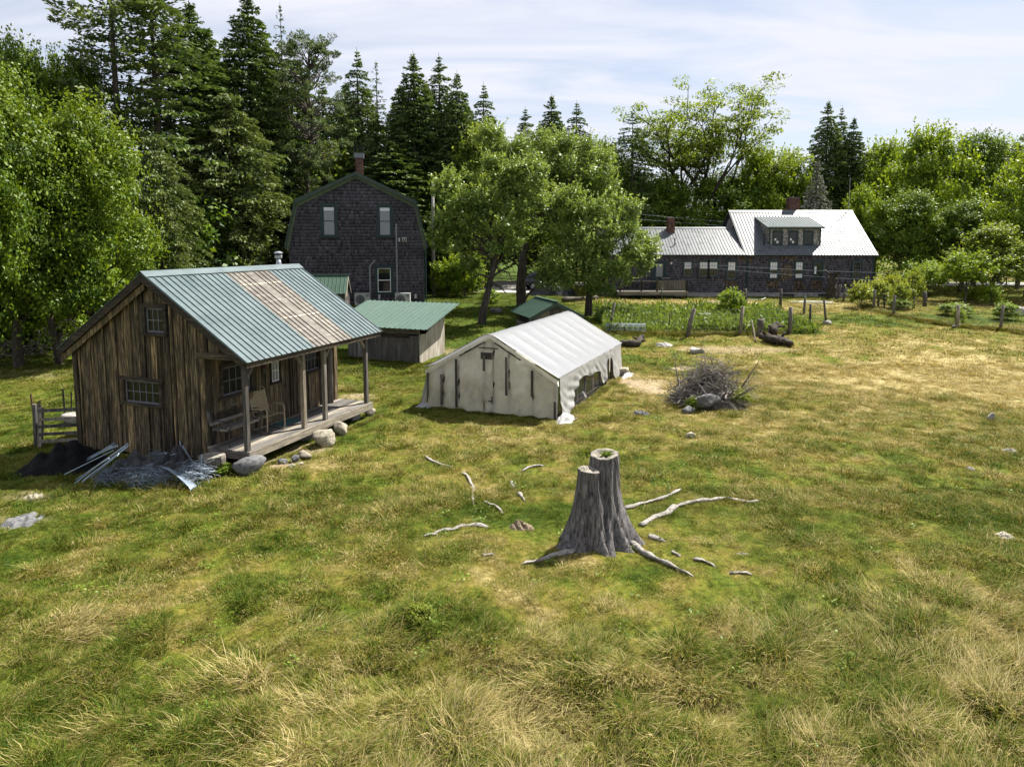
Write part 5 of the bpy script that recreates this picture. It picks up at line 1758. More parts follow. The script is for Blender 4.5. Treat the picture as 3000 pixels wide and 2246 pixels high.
ch = empty('patio_chair', on_deck(1.60, 0.80), CAB_RZ - R(8), 'tan strap patio chair with sled legs beside the bench', 'chair')
for sx in (-0.27, 0.27):
    q = MB()
    q.tube([(sx, 0.26, 0.02), (sx, -0.22, 0.02), (sx, -0.30, 0.06), (sx, -0.30, 0.56), (sx, -0.25, 0.62), (sx, 0.0, 0.62), (sx, 0.18, 0.58)], 0.016, 8)
    q.build('arm_frame', M['tan_metal'], ch, True)
    MB().tube([(sx * 0.9, -0.28, 0.40), (sx * 0.9, 0.16, 0.36), (sx * 0.9, 0.22, 0.42), (sx * 0.9, 0.34, 0.96), (sx * 0.8, 0.37, 1.0)], 0.015, 8).build('side_rail', M['tan_metal'], ch, True)
MB().tube([(-0.22, 0.37, 1.0), (0, 0.38, 1.02), (0.22, 0.37, 1.0)], 0.015, 8).build('top_rail', M['tan_metal'], ch, True)
MB().tube([(-0.27, 0.26, 0.02), (0.27, 0.26, 0.02)], 0.014, 8).build('cross_rail', M['tan_metal'], ch, True)
for i in range(7):
    y = -0.25 + i * 0.062
    MB().bb(-0.245, 0.245, y, y + 0.045, 0.402 - 0.09 * (i / 7), 0.41 - 0.09 * (i / 7)).build('seat_strap', M['strap'], ch)
for i in range(11):
    f = i / 11
    z = 0.46 + f * 0.50; y = 0.232 + f * 0.115
    MB().box((0, y - 0.012, z), (0.49, 0.008, 0.040), Matrix.Rotation(-0.22, 3, 'X')).build('back_strap', M['strap'], ch)
tag(MB().bb(-0.42, 0.42, -0.2, 0.2, 0, 0.012).build('doormat', M['mat']), 'faded green doormat lying before the cabin door', 'doormat')
dmo = bpy.data.objects['doormat']; dmo.location = on_deck(2.25, 0.80, FZ + 0.004); dmo.rotation_euler = (0, 0, CAB_RZ)

# ================================================================== scrap by the cabin gable
def z6p(x, y):
    return ((0 + x * 0.31646) * 0.73733, (1100 + y * 0.31637) * 0.73733)


Aset = [(755, 830, 1060, 620), (765, 822, 1070, 640), (752, 838, 1040, 662), (600, 942, 1050, 692), (775, 812, 1030, 652), (760, 828, 1088, 650)]
Bset = [(690, 1012, 1185, 625), (760, 1002, 1192, 642), (772, 994, 1178, 662), (840, 975, 1100, 722), (852, 965, 1090, 738), (735, 988, 1160, 652), (705, 1008, 1010, 765)]
Dset = [(1478, 762, 1610, 712), (1500, 772, 1616, 727), (1450, 752, 1538, 716)]
ord_ = ['first', 'second', 'third', 'fourth', 'fifth', 'sixth', 'seventh']
for gname, ps_, hh in (('bundle of grey pipes leaning on the black heap', Aset, 0.55), ('bundle of grey pipes between black heap and netting', Bset, 0.60), ('short pipes lying behind the wire netting', Dset, 0.35)):
    for i, (x0, y0, x1, y1) in enumerate(ps_):
        a = G(*z6p(x0, y0)); b = G(*z6p(x1, y1), hh + 0.03 * i)
        a.z += 0.03 + 0.012 * i
        o = MB().tube([a - a, b - a], 0.011 + 0.002 * (i % 3), 8).build('metal_pipe', M['steel_pipe'])
        o.location = a
        tag(o, 'thin grey pipe in the ' + gname, 'pipe', gname)
for i, (x0, y0, x1, y1, w_) in enumerate([(1700, 800, 1665, 605, 'leftmost'), (1805, 822, 1690, 650, 'long leaning'), (1782, 792, 1712, 650, 'shorter leaning'), (1760, 722, 1757, 630, 'short upright'),
                                          (1790, 742, 1814, 605, 'tallest'), (1815, 742, 1830, 650, 'right hand'), (1860, 945, 1868, 730, 'pale isolated')]):
    a = G(*z6p(x0, y0)); b = D(*z6p(x1, y1), a.y + 0.12)
    o = MB().tube([(0, 0, -0.05), b - a], 0.016, 8).build('metal_stake', M['steel_pipe']); o.location = a
    tag(o, w_ + ' metal stake stuck in the wire netting near the porch corner', 'stake')
a = G(*z6p(1180, 690)); b = D(*z6p(1612, 575), G(*z6p(1635, 720)).y); c = G(*z6p(1637, 720))
o = MB().tube([(0, 0, 0.05), b - a, c - a], 0.016, 8).build('bent_rod', M['rust']); o.location = a
tag(o, 'long thin bent rod standing against the cabin gable', 'rod')


def lump(name, mat, p, rx, ry, h, seed, n=40, pw=1.4):
    def f(u, t):
        a = u * 2 * math.pi; r_ = t
        w = 0.75 + 0.5 * float(vnoise(math.cos(a) * 1.5 + seed, math.sin(a) * 1.5, seed))
        x, y = math.cos(a) * r_ * w, math.sin(a) * r_ * w
        nz = float(fbm(x * 3.4 + seed, y * 3.4, seed + 2, 4)) + 0.25 * abs(math.sin(x * 7 + 3 * y + seed)) - 0.12
        z = h * max(0, 1 - r_ ** pw) * (0.55 + 0.8 * nz) + 0.05 * (nz - 0.5) - 0.04 * r_
        return (x * rx, y * ry, z)
    o = MB().grid(f, n * 2, 30).build(name, M[mat], None, True)
    o.location = p
    return o


tag(lump('earth_mound', 'dirt', MOUND, 0.27, 0.22, 0.16, 15), 'small mound of dug brown earth left of the stump', 'earth')
ROCKS.append((G(2183, 974).x, G(2183, 974).y, 0.22, 0.18))
tag(lump('rock', 'rock_white', G(2183, 974) - Vector((0, 0, 0.02)), 0.24, 0.20, 0.072, 21, 30, 2.6), 'flat pale rock at the right edge of the meadow', 'rock')
ROCKS.append((G(2098, 1013).x, G(2098, 1013).y, 0.11, 0.12))
tag(lump('rock', 'rock_white', G(2098, 1013) - Vector((0, 0, 0.02)), 0.12, 0.13, 0.063, 22, 30, 2.6), 'small pale stone in the grass near the right edge', 'rock')
ROCKS.append((G(1606, 1196).x, G(1606, 1196).y, 0.14, 0.12))
tag(lump('rock', 'rock_cream', G(1606, 1196) - Vector((0, 0, 0.02)), 0.16, 0.13, 0.036, 23, 30, 2.6), 'pale stone flush with the grass right of the stump', 'rock')
ROCKS.append((G(2170, 1154).x, G(2170, 1154).y, 0.17, 0.15))
tag(lump('rock', 'rock_cream', G(2170, 1154) - Vector((0, 0, 0.02)), 0.18, 0.16, 0.045, 24, 30, 2.6), 'pale stone flush with the grass at lower right', 'rock')
ROCKS.append((G(52, 1124).x, G(52, 1124).y, 0.52, 0.45))
tag(lump('rock', 'rock_grey', G(52, 1124) - Vector((0, 0, 0.02)), 0.45, 0.40, 0.08, 25, 30, 2.6), 'broad flat grey ledge rock at the left edge', 'rock')
ROCKS.append((G(75, 1069).x, G(75, 1069).y, 0.41, 0.30))
tag(lump('rock', 'rock_cream', G(75, 1069) - Vector((0, 0, 0.03)), 0.26, 0.18, 0.05, 26, 30, 2.6), 'small flat rock above the ledge rock on the left', 'rock')
ROCKS.append((G(1432, 745).x, G(1432, 745).y, 0.41, 0.36))
tag(lump('rock', 'rock_white', G(1432, 745) - Vector((0, 0, 0.02)), 0.45, 0.39, 0.144, 17, 30, 2.6), 'low pale rock in the grass between log and brush pile', 'rock')
ROCKS.append((G(1386, 895).x, G(1386, 895).y, 0.32, 0.18))
tag(lump('rock', 'rock_grey', G(1386, 895) - Vector((0, 0, 0.02)), 0.35, 0.20, 0.126, 18, 30, 2.6), 'flat grey stone in the grass left of the brush pile', 'rock')
tag(lump('tarp_heap', 'net', G(*z6p(610, 835)), 0.95, 0.68, 0.52, 3), 'heap under black netting left of the grey pipes', 'heap')
tag(lump('dark_boulder', 'rock_dark', G(*z6p(1250, 900)), 0.75, 0.5, 0.42, 8), 'low dark boulder half under the wire netting', 'rock')
tag(lump('dark_boulder', 'rock_dark', G(*z6p(1640, 850)), 0.42, 0.4, 0.5, 12), 'rounded dark boulder among the stakes by the cabin', 'rock')


def netting(name, p, rx, ry, h, n, seed, label):
    """a crushed roll of chicken wire: curls of thin wire"""
    rs = random.Random(seed); q = MB()
    for i in range(n):
        a = rs.uniform(0, 6.28); r_ = math.sqrt(rs.random()) * 0.8
        x, y = math.cos(a) * r_ * rx, math.sin(a) * r_ * ry
        z = h * (1 - r_ * r_) * rs.uniform(0.1, 1.0) + 0.03
        ln = rs.uniform(0.10, 0.30); th = rs.uniform(0, 6.28); cur = rs.uniform(-9, 9)
        pts = []
        dz = rs.uniform(-0.5, 0.2)
        for k in range(7):
            pts.append((x, y, max(z, 0.01)))
            th += cur * ln / 6
            x += math.cos(th) * ln / 6; y += math.sin(th) * ln / 6; z += dz * ln / 6 + rs.uniform(-0.01, 0.01)
        q.tube(pts, 0.0034, 3, False)
    o = q.build(name, M['wire']); o.location = p
    return tag(o, label, 'netting')


netting('wire_netting', G(*z6p(1390, 1010)), 0.50, 0.42, 0.42, 330, 1, 'crushed pale wire netting in front of the curved metal sheet')
netting('wire_netting', G(*z6p(1800, 980)), 0.42, 0.45, 0.50, 330, 2, 'bluish wire netting heaped round the metal stakes')
netting('wire_netting', G(*z6p(1120, 960)), 0.6, 0.5, 0.32, 260, 3, 'thin dark wire netting spread over the boulder by the pipes')
netting('wire_netting', G(*z6p(1480, 830)), 0.38, 0.3, 0.38, 160, 4, 'loose wire netting behind the pale crushed roll')
a = G(*z6p(1490, 985)); b = G(*z6p(1775, 1090))
dv = (b - a)


def sheetf(u, t):
    p_ = dv * u
    return (p_.x, p_.y + 0.28 * (t - 0.1) + 0.02, 0.34 * math.cos(u * 1.45) ** 0.8 * (1 - 0.35 * t) + 0.01 if u < 0.999 else 0.0)


o = MB().grid(sheetf, 20, 6).build('metal_sheet', M['steel_pipe'], None, True); o.location = a
md = o.modifiers.new('thickness', 'SOLIDIFY'); md.thickness = 0.006
tag(o, 'curved grey metal sheet lying on the grass beside netting', 'sheet')
# sawn log round at the porch corner
lr = empty('log_round', CAB_O + Matrix.Rotation(CAB_RZ, 3, 'Z') @ Vector((-0.36, 0.66, 0)), 0.3, 'short sawn log round standing beside the porch corner', 'log')
q = MB(); q.lathe([(0.27 * (1.06 - 0.06 * t) + 0.006 * math.sin(t * 9), 0.40 * t - 0.03) for t in np.linspace(0, 1, 6)], 22)
q.v = [(x * (1 + 0.05 * math.sin(3 * math.atan2(y, x))), y * (1 + 0.05 * math.sin(4 * math.atan2(y, x))), z) for x, y, z in q.v]
q.build('bark', M['bark_grey'], lr, True)
MB().lathe([(0.262, 0), (0.262, 0.012), (0.12, 0.015), (0.0, 0.016)], 22, (0, 0, 0.368)).build('sawn_top', M['cut'], lr)

# rail gate and wire fence left of the cabin
gt = empty('rail_gate', G(*z6p(370, 655)), 0, 'grey four bar wooden rail gate left of the cabin', 'gate')
g0 = gt.location
gp = D(*z6p(380, 295), g0.y) - g0
MB().beam((0, 0, -0.1), gp, 0.09, 0.09).build('post', M['ply'], gt)
ge = Vector((-10.28, 16.55, 0)) - g0
for z in (0.13, 0.32, 0.53, 0.72, 0.96):
    MB().beam((0.03, -0.05, z * 0.92 + 0.02), (ge.x, ge.y - 0.03, z * 0.92 + 0.03), 0.025, 0.075).build('rail', M['ply'], gt)
wf = empty('wire_fence', G(*z6p(335, 640)), 0, 'wire mesh fence on rusty stakes behind the rail gate', 'fence')
w0 = wf.location
stk = [((335, 640), (318, 265), 0.05, 'ply'), ((340, 600), (285, 170), 0.022, 'rust'), ((605, 432), (582, 125), 0.024, 'black_metal'), ((657, 432), (660, 150), 0.018, 'black_metal'), ((375, 430), (372, 225), 0.015, 'rust')]
tops = []
for (b_, t_, r_, mt) in stk:
    a = G(*z6p(*b_)); c = D(*z6p(*t_), a.y); tops.append((a - w0, c - w0))
    MB().tube([a - w0 - Vector((0, 0, 0.1)), c - w0], r_, 8).build('stake', M[mt], wf)
q = MB()
for (i, j) in ((0, 4), (4, 2), (2, 3)):
    (a0, a1), (b0, b1) = tops[i], tops[j]
    for k in range(8):
        f = k / 7 * 0.85
        q.tube([a0.lerp(a1, f), b0.lerp(b1, f)], 0.004, 3, False)
    nn = max(3, int((a0 - b0).length / 0.13))
    for k in range(nn + 1):
        f = k / nn
        q.tube([a0.lerp(b0, f), a1.lerp(b1, f)], 0.0035, 3, False)
tag(q.build('wire_mesh', M['black_metal'], wf), kind='stuff')

# ================================================================== BRUSH PILE
bp = empty('brush_pile', G(1530, 868), 0, 'heap of dead grey branches around a granite boulder', 'brush pile')
rs = random.Random(21)


def branch(mb, p, d, L, r0, depth, rs, wig=0.25, droop=0.0):
    pts = [Vector(p)]; rad = [r0]; d = Vector(d).normalized(); n = 6
    kids = []
    for k in range(n):
        d = (d + Vector((rs.gauss(0, wig), rs.gauss(0, wig), rs.gauss(0, wig) - droop))).normalized()
        q = pts[-1] + d * L / n
        if q.z < 0.02: q.z = 0.02; d.z = abs(d.z) * 0.3
        pts.append(q); rad.append(r0 * (1 - 0.75 * (k + 1) / n))
        if depth > 0 and rs.random() < 0.55:
            s = (d + Vector((rs.gauss(0, 0.8), rs.gauss(0, 0.8), rs.gauss(0.1, 0.6)))).normalized()
            kids.append((q.copy(), s, L * rs.uniform(0.25, 0.5), rad[-1] * 0.65))
    mb.tube(pts, rad, 6 if r0 > 0.012 else 4, False)
    for k in kids:
        branch(mb, *k, depth - 1, rs, wig, droop)


for i in range(110):
    a = rs.uniform(0, 6.28); r_ = math.sqrt(rs.random()) * 1.05
    x, y = math.cos(a) * r_ * 0.95, math.sin(a) * r_ * 0.8
    z = max(0.04, (1 - (r_ / 1.15) ** 1.5) * 1.35 * rs.random())
    th = rs.uniform(0, 6.28)
    L = rs.uniform(0.7, 1.3)
    d = Vector((math.cos(th), math.sin(th), rs.uniform(-0.15, 0.55)))
    mb = MB(); branch(mb, (x - d.x * L * 0.4, y - d.y * L * 0.4, z), d, L, rs.uniform(0.014, 0.042), 2, rs, 0.2)
    mb.build('branch', M['stick'], bp, True)
for (a, z, dx_, dy_, dz_, L, r_) in ((3.5, 0.1, -0.2, 0.0, 1.0, 1.5, 0.035), (0.1, 0.1, 0.15, 0, 1.0, 1.4, 0.04), (0.0, 0.2, 0.7, 0.1, 0.6, 0.8, 0.035), (4.4, 0.35, -0.7, -0.5, -0.3, 1.0, 0.03),
                                     (1.6, 0.7, 0.1, 0, 1, 1.1, 0.018), (1.2, 0.6, 0.3, 0, 1, 1.1, 0.016), (2.2, 0.6, -0.3, 0, 1, 1.0, 0.016), (5.6, 0.2, 0.1, -0.2, 0.6, 0.9, 0.035), (3.4, 0.15, -1, -0.3, 0.15, 0.9, 0.024)):
    mb = MB(); branch(mb, (math.cos(a) * 0.95, math.sin(a) * 0.7, z), (dx_, dy_, dz_), L, r_, 3, rs, 0.2)
    mb.build('branch', M['stick'], bp, True)
mb = MB()
for i in range(1300):
    a = rs.uniform(0, 6.28); r_ = math.sqrt(rs.random())
    z = max(0.03, (1 - r_ ** 1.4) * rs.uniform(0.2, 1.65))
    th = rs.uniform(0, 6.28)
    p = Vector((math.cos(a) * r_ * 1.1, math.sin(a) * r_ * 0.9, z))
    d = Vector((math.cos(th), math.sin(th), rs.gauss(0.1, 0.4))).normalized()
    L = rs.uniform(0.25, 0.7)
    mb.tube([p, p + d * L * 0.5 + Vector((rs.gauss(0, .03), rs.gauss(0, .03), rs.gauss(0, .03))), p + d * L], [0.007, 0.005, 0.003], 4, False)
tag(mb.build('twigs', M['stick'], bp), kind='stuff')
# dark rotting core of the pile
lump('pile_core', 'dirt', (0, 0.05, 0), 0.85, 0.68, 0.85, 9).parent = bp
bpy.data.objects['pile_core'].data.materials[0] = M['bark']

# ================================================================== logs
def log(name, pts, rad, mat, label, n=12, cat='log', grp=None):
    p0 = Vector(pts[0])
    rs_ = random.Random(len(label))
    pp, r2 = [], []
    for i in range(len(pts) - 1):
        for f in (0, 0.34, 0.67):
            pp.append(Vector(pts[i]).lerp(Vector(pts[i + 1]), f)); r2.append((rad[i] + (rad[i + 1] - rad[i]) * f) * rs_.uniform(0.78, 1.2))
    pp.append(Vector(pts[-1])); r2.append(rad[-1])
    mb = MB().tube([p - p0 for p in pp], r2, n)
    for k in range(3 if n > 8 else 0):      # broken branch stubs
        q = pp[rs_.randrange(1, len(pp) - 1)] - p0
        dv_ = Vector((rs_.gauss(0, 1), rs_.gauss(0, 1), abs(rs_.gauss(0.4, 0.6)))).normalized()
        mb.tube([q, q + dv_ * rad[0] * rs_.uniform(1.4, 2.6)], [rad[0] * 0.4, rad[0] * 0.2], 6)
    mb.v = [(x + rs_.uniform(-1, 1) * rad[0] * 0.22, y + rs_.uniform(-1, 1) * rad[0] * 0.22, z + rs_.uniform(-1, 1) * rad[0] * 0.22) for x, y, z in mb.v]
    o = mb.build(name, M[mat], None, True); o.location = p0
    return tag(o, label, cat, grp)


def gz(px, py, z):
    p = G(px, py); p.z += z; return p


log('fallen_log', [gz(1340, 746, 0.12), gz(1356, 748, 0.14), gz(1378, 749, 0.15), gz(1384, 741, 0.2), gz(1388, 740, 0.32)], [0.14, 0.16, 0.15, 0.12, 0.09], 'bark', 'dark rotten log lying right of the tent')
log('log_post', [gz(1641, 724, -0.1), gz(1641, 724, 0.5), gz(1640, 724, 0.78)], [0.16, 0.155, 0.15], 'bark_grey', 'thick upright log post by the fallen trunk pieces', 12, 'post')
log('fallen_log', [gz(1648, 735, 0.17), gz(1665, 741, 0.2), gz(1682, 747, 0.2)], [0.19, 0.2, 0.17], 'bark', 'dark fallen trunk piece leaning off the log post')
log('fallen_log', [gz(1668, 728, 0.2), gz(1672, 724, 0.42), gz(1678, 722, 0.5)], [0.2, 0.18, 0.14], 'bark', 'broken log end sticking up behind the fallen trunk')
log('fallen_log', [gz(1680, 738, 0.15), gz(1694, 744, 0.16), gz(1709, 749, 0.13)], [0.17, 0.17, 0.12], 'bark', 'dark log piece at the right end of the fallen trunk')
log('stick', [gz(1633, 739, 0.0), gz(1627, 728, 0.35), gz(1623, 718, 0.62)], [0.045, 0.04, 0.03], 'bark_grey', 'bare stick leaning left of the log post', 6, 'stick')
log('fallen_log', [gz(1215, 652, 0.15), gz(1255, 650, 0.16), gz(1290, 647, 0.15)], [0.16, 0.16, 0.14], 'bark_grey', 'grey log on the ground behind the apple trees')

# ================================================================== garden: fence, gate, plants
def z4p(x, y):
    return ((1750 + x * 0.5651) * 0.73733, (800 + y * 0.5653) * 0.73733)


gf = empty('garden_fence', G(*z4p(465, 330)), 0, 'rough leaning wooden posts with wire round the garden bed', 'fence')
f0 = gf.location
gposts = [((60, 300), (90, 150), 0.07, 'bark_grey'), ((375, 290), (377, 200), 0.025, 'rust'), ((465, 330), (503, 182), 0.10, 'grey_wood_z'), ((740, 318), (755, 172), 0.085, 'grey_wood_z'),
          ((995, 312), (1003, 176), 0.10, 'grey_wood_z'), ((1102, 285), (1106, 160), 0.06, 'grey_wood_z'), ((1188, 262), (1175, 140), 0.06, 'grey_wood_z'), ((1070, 212), (1078, 120), 0.07, 'grey_wood_z'),
          ((948, 186), (953, 80), 0.08, 'grey_wood_z'), ((766, 172), (767, 80), 0.10, 'grey_wood_z'), ((332, 172), (335, 75), 0.035, 'green_trim')]
gt_ = []
for (b_, t_, r_, mt) in gposts:
    a = G(*z4p(*b_)); c = D(*z4p(*t_), a.y + (0.0)); gt_.append((a - f0, c - f0))
    m0 = a.lerp(c, 0.5) + Vector((random.uniform(-.03, .03), 0, 0))
    MB().tube([a - f0 - Vector((0, 0, 0.1)), m0 - f0, c - f0], [r_ * 1.1, r_, r_ * 0.9], 9).build('post', M[mt], gf, True)
q = MB()
for (i, j) in ((0, 1), (1, 2), (2, 3), (3, 4), (4, 5), (5, 6), (6, 7), (7, 8), (8, 9), (9, 10)):
    (a0, a1), (b0, b1) = gt_[i], gt_[j]
    for f in np.linspace(0.12, 0.9, 6):
        q.tube([a0.lerp(a1, f), b0.lerp(b1, f)], 0.0025, 3, False)
    nn = max(3, int((a0 - b0).length / 0.3))
    for k in range(1, nn):
        f = k / nn
        q.tube([a0.lerp(b0, f), a1.lerp(b1, f) * 0.9 + a0.lerp(b0, f) * 0.1], 0.002, 3, False)
tag(q.build('fence_wire', M['old_wire'], gf), kind='stuff')

pf = empty('pasture_fence', G(*z4p(1535, 215)), 0, 'line of grey wooden posts with wire running along the right side yard', 'fence')
f1 = pf.location
pposts = [((1240, 142), (1262, 60), 0.09), ((1272, 150), (1290, 75), 0.07), ((1325, 145), (1340, 70), 0.06), ((1430, 190), (1440, 86), 0.075), ((1457, 175), (1457, 75), 0.06), ((1535, 217), (1543, 115), 0.075), ((1487, 180), (1490, 85), 0.05),
          ((1640, 182), (1642, 90), 0.07), ((1697, 172), (1697, 95), 0.12), ((1865, 277), (1873, 165), 0.085), ((2090, 292), (2104, 166), 0.07), ((2330, 330), (2345, 200), 0.07)]
pt = []
for i, (b_, t_, r_) in enumerate(pposts):
    a = G(*z4p(*b_)); c = D(*z4p(*t_), a.y); pt.append((a - f1, c - f1))
    MB().tube([a - f1 - Vector((0, 0, 0.1)), a.lerp(c, 0.5) - f1, c - f1], [r_ * 1.1, r_, r_ * 0.92], 9).build('post', M['grey_wood_z'], pf, True)
q = MB()
for (i, j) in ((0, 1), (1, 2), (2, 3), (3, 5), (5, 9), (9, 10), (10, 11)):
    (a0, a1), (b0, b1) = pt[i], pt[j]
    for f in np.linspace(0.15, 0.92, 5):
        q.tube([a0.lerp(a1, f), b0.lerp(b1, f)], 0.003, 3, False)
tag(q.build('fence_wire', M['old_wire'], pf), kind='stuff')
# hollow dark log standing by the farmhouse wall
o = log('hollow_log', [gz(*z4p(1213, 132), -0.1), gz(*z4p(1213, 132), 0.9), gz(*z4p(1213, 132), 1.45), gz(*z4p(1217, 132), 1.62)], [0.34, 0.30, 0.27, 0.16], 'bark', 'dark hollow log standing upright before the farmhouse wall', 14, 'log')

pg = empty('picket_gate', G(*z4p(735, 172)), R(12), 'small weathered picket gate at the back of the garden', 'gate')
for i in range(6):
    MB().bb(-0.55 + i * 0.2, -0.55 + i * 0.2 + 0.09, -0.01, 0.012, 0.12, 1.05 - 0.07 * abs(i - 2.5)).build('picket', M['ply'], pg)
for z in (0.3, 0.85):
    MB().bb(-0.6, 0.62, 0.013, 0.04, z, z + 0.08).build('rail', M['ply'], pg)
o = MB().bb(-0.85, 0.85, -0.3, 0.3, 0, 0.42)
o = o.build('metal_trough', M['galv']); o.location = G(1560, 700) + Vector((0, 1.4, 0)); tag(o, 'galvanised corrugated raised bed in the garden greens', 'trough')
q = MB()
for k in range(9):
    q.bb(-0.86, 0.86, -0.315, 0.315, 0.03 + k * 0.045, 0.05 + k * 0.045)
q.build('corrugation', M['galv'], o)

# rolled wire lying before the garden
q = MB()
for k in range(16):
    x = -0.95 + k * 0.13
    q.tube([(x, 0.22 * math.cos(a), 0.23 + 0.22 * math.sin(a)) for a in np.linspace(0, 6.28, 15)], 0.006, 3, False)
for a in np.linspace(0, 6.28, 22)[:-1]:
    q.tube([(-0.95, 0.22 * math.cos(a), 0.23 + 0.22 * math.sin(a)), (1.0, 0.22 * math.cos(a), 0.23 + 0.22 * math.sin(a))], 0.006, 3, False)
o = q.build('wire_roll', M['wire']); o.location = G(1350, 718); o.rotation_euler = (0, 0, -0.12)
tag(o, 'roll of wire fencing lying along the garden edge', 'wire roll')

# red bucket by the coop
bk = empty('red_bucket', G(1129.5, 694.5), 0, 'red plastic bucket on the grass left of the coop', 'bucket')
q = MB(); q.lathe([(0.0, 0.0), (0.13, 0.0), (0.17, 0.29), (0.18, 0.30), (0.16, 0.30), (0.12, 0.03), (0.0, 0.03)], 18); q.build('pail', M['red'], bk, True)
MB().tube([(0.175 * math.cos(a), 0.06, 0.28 - 0.13 * math.sin(a)) for a in np.linspace(0, math.pi, 11)], 0.006, 5).build('handle', M['galv'], bk)
# garden hose coils before the farmhouse
q = MB()
for k in range(3):
    q.tube([((0.9 + 0.2 * k) * math.cos(a) + 0.2 * math.sin(k * 2), (0.42 + 0.05 * k) * math.sin(a), 0.05 + 0.01 * k) for a in np.linspace(0, 6.28, 30)], 0.016, 5)
o = q.build('garden_hose', M['hose']); o.location = G(*z4p(1120, 157)) + Vector((0, 0, 0.03)); tag(o, 'pale coiled hose on the grass before the farmhouse', 'hose')
pa = [G(*z4p(x, y)) + Vector((0, 0, 0.06)) for x, y in ((550, 153), (600, 153), (640, 151), (700, 148), (780, 142), (850, 142), (872, 132))]
o = MB().tube([p_ - pa[0] for p_ in pa], 0.028, 6).build('garden_hose', M['hose']); o.location = pa[0]; tag(o, 'pale hose lying loose across the lawn by the picket gate', 'hose')

# ================================================================== heat pumps
for x_, nm in ((-9.50, 'left'), (-6.94, 'right')):
    hp = empty('heat_pump', (x_, 43.28, 0.97), 0, 'white heat pump unit with round fan, ' + nm + ' of the two at the gambrel house', 'heat pump', 'heat pumps at the gambrel house')
    MB().bb(-0.47, 0.47, -0.17, 0.17, 0.02, 0.76).build('casing', M['ac_white'], hp)
    MB().tube([(-0.12, -0.172, 0.40), (-0.12, -0.19, 0.40)], 0.29, 26).build('fan_opening', M['plastic_grey'], hp)
    q = MB()
    for k in range(6):
        q.tube([(-0.12 + (0.05 + 0.045 * k) * math.cos(a), -0.194, 0.40 + (0.05 + 0.045 * k) * math.sin(a)) for a in np.linspace(0, 6.28, 22)], 0.006, 4)
    for a in np.linspace(0, 6.28, 13)[:-1]:
        q.tube([(-0.12, -0.196, 0.40), (-0.12 + 0.29 * math.cos(a), -0.196, 0.40 + 0.29 * math.sin(a))], 0.004, 4)
    q.build('fan_guard', M['soot'], hp)
    MB().bb(0.22, 0.44, -0.176, -0.1705, 0.55, 0.70).build('badge_plate', M['plastic_grey'], hp)
    MB().bb(-0.49, 0.49, -0.19, 0.19, 0.761, 0.785).build('lid', M['ac_white'], hp)
    for a in (-0.36, 0.36):
        MB().bb(a - 0.04, a + 0.04, -0.2, 0.2, -0.25, 0.019).build('foot', M['plastic_grey'], hp)

# ================================================================== poles and wires
up = empty('utility_pole', (-5.98, 52.0, 1.0), 0, 'grey wooden utility pole right of the gambrel house', 'pole')
MB().tube([(0, 0, -0.3), (0, 0, 4.5), (0.03, 0, 8.3)], [0.15, 0.135, 0.11], 12).build('shaft', M['pole'], up, True)
MB().tube([(0.02, -0.13, 7.6), (0.02, -0.16, 7.9)], 0.07, 10).build('insulator', M['plastic_grey'], up)


def wire(pts, r_, label, sag=0.0, mat='wire', name='overhead_wire'):
    a, b = Vector(pts[0]), Vector(pts[1])
    n = 16
    ps_ = [a.lerp(b, k / n) - Vector((0, 0, sag * 4 * (k / n) * (1 - k / n))) - a for k in range(n + 1)]
    o = MB().tube(ps_, r_, 5, False).build(name, M[mat]); o.location = a
    return tag(o, label, 'wire')


wire([D(1447, 566, 49.9), D(2290, 595, 45.5)], 0.009, 'upper clothesline wire from the farmhouse wall to the right', 0.25)
wire([D(1450, 571, 49.9), D(2290, 622, 45.5)], 0.009, 'lower clothesline wire from the farmhouse wall to the right', 0.25)
wire([Vector((-5.98, 51.85, 8.9)), D(1900, 497, 61.5)], 0.006, 'upper roadside cable behind the houses', 0.5)
wire([Vector((-5.98, 51.85, 8.4)), D(1900, 503, 61.5)], 0.006, 'lower roadside cable behind the houses', 0.5)
wire([D(1900, 499, 61.5), D(2300, 501, 60)], 0.026, 'thick pale cable over the road right of the farmhouse, upper', 0.15)
wire([D(1900, 505, 61.5), D(2300, 508, 60)], 0.026, 'thick pale cable over the road right of the farmhouse, lower', 0.15)
fl = empty('wall_light', D(1450, 571, 49.86), 0, 'small white floodlight on the farmhouse wall', 'light')
MB().lathe([(0.0, 0), (0.05, 0.01), (0.09, 0.14), (0.085, 0.15)], 10).build('lamp', M['white_trim'], fl)
MB().bb(-0.03, 0.03, 0.0, 0.14, 0.02, 0.1).build('bracket', M['white_trim'], fl)

# ================================================================== parked car and covered heap behind the apple trees
cr = empty('parked_car', (2.9, 57.4, 1.0), R(188), 'dark blue hatchback car parked behind the apple trees', 'car')
prof_ = [(-2.05, 0.45), (-2.05, 0.78), (-1.95, 0.92), (-1.05, 1.02), (-0.45, 1.46), (0.75, 1.50), (1.55, 1.22), (1.98, 1.05), (2.08, 0.8), (2.05, 0.42)]
q = MB()
nsec = []
for yy_, k in ((-0.86, 0.96), (-0.78, 1.0), (0.78, 1.0), (0.86, 0.96)):
    nsec.append([(x * (1 if abs(yy_) < 0.8 else 0.985), yy_ * (1.0 if z < 1.03 else 0.84), 0.3 + (z - 0.3) * k) for x, z in prof_])
vs = [p_ for s in nsec for p_ in s]; n = len(prof_)
fs = [tuple(range(n)), tuple(3 * n + i for i in range(n))[::-1]]
for s in range(3):
    fs += [(s * n + i, s * n + (i + 1) % n, (s + 1) * n + (i + 1) % n, (s + 1) * n + i) for i in range(n)]
q.add(vs, fs); body = q.build('body', M['car'], cr)
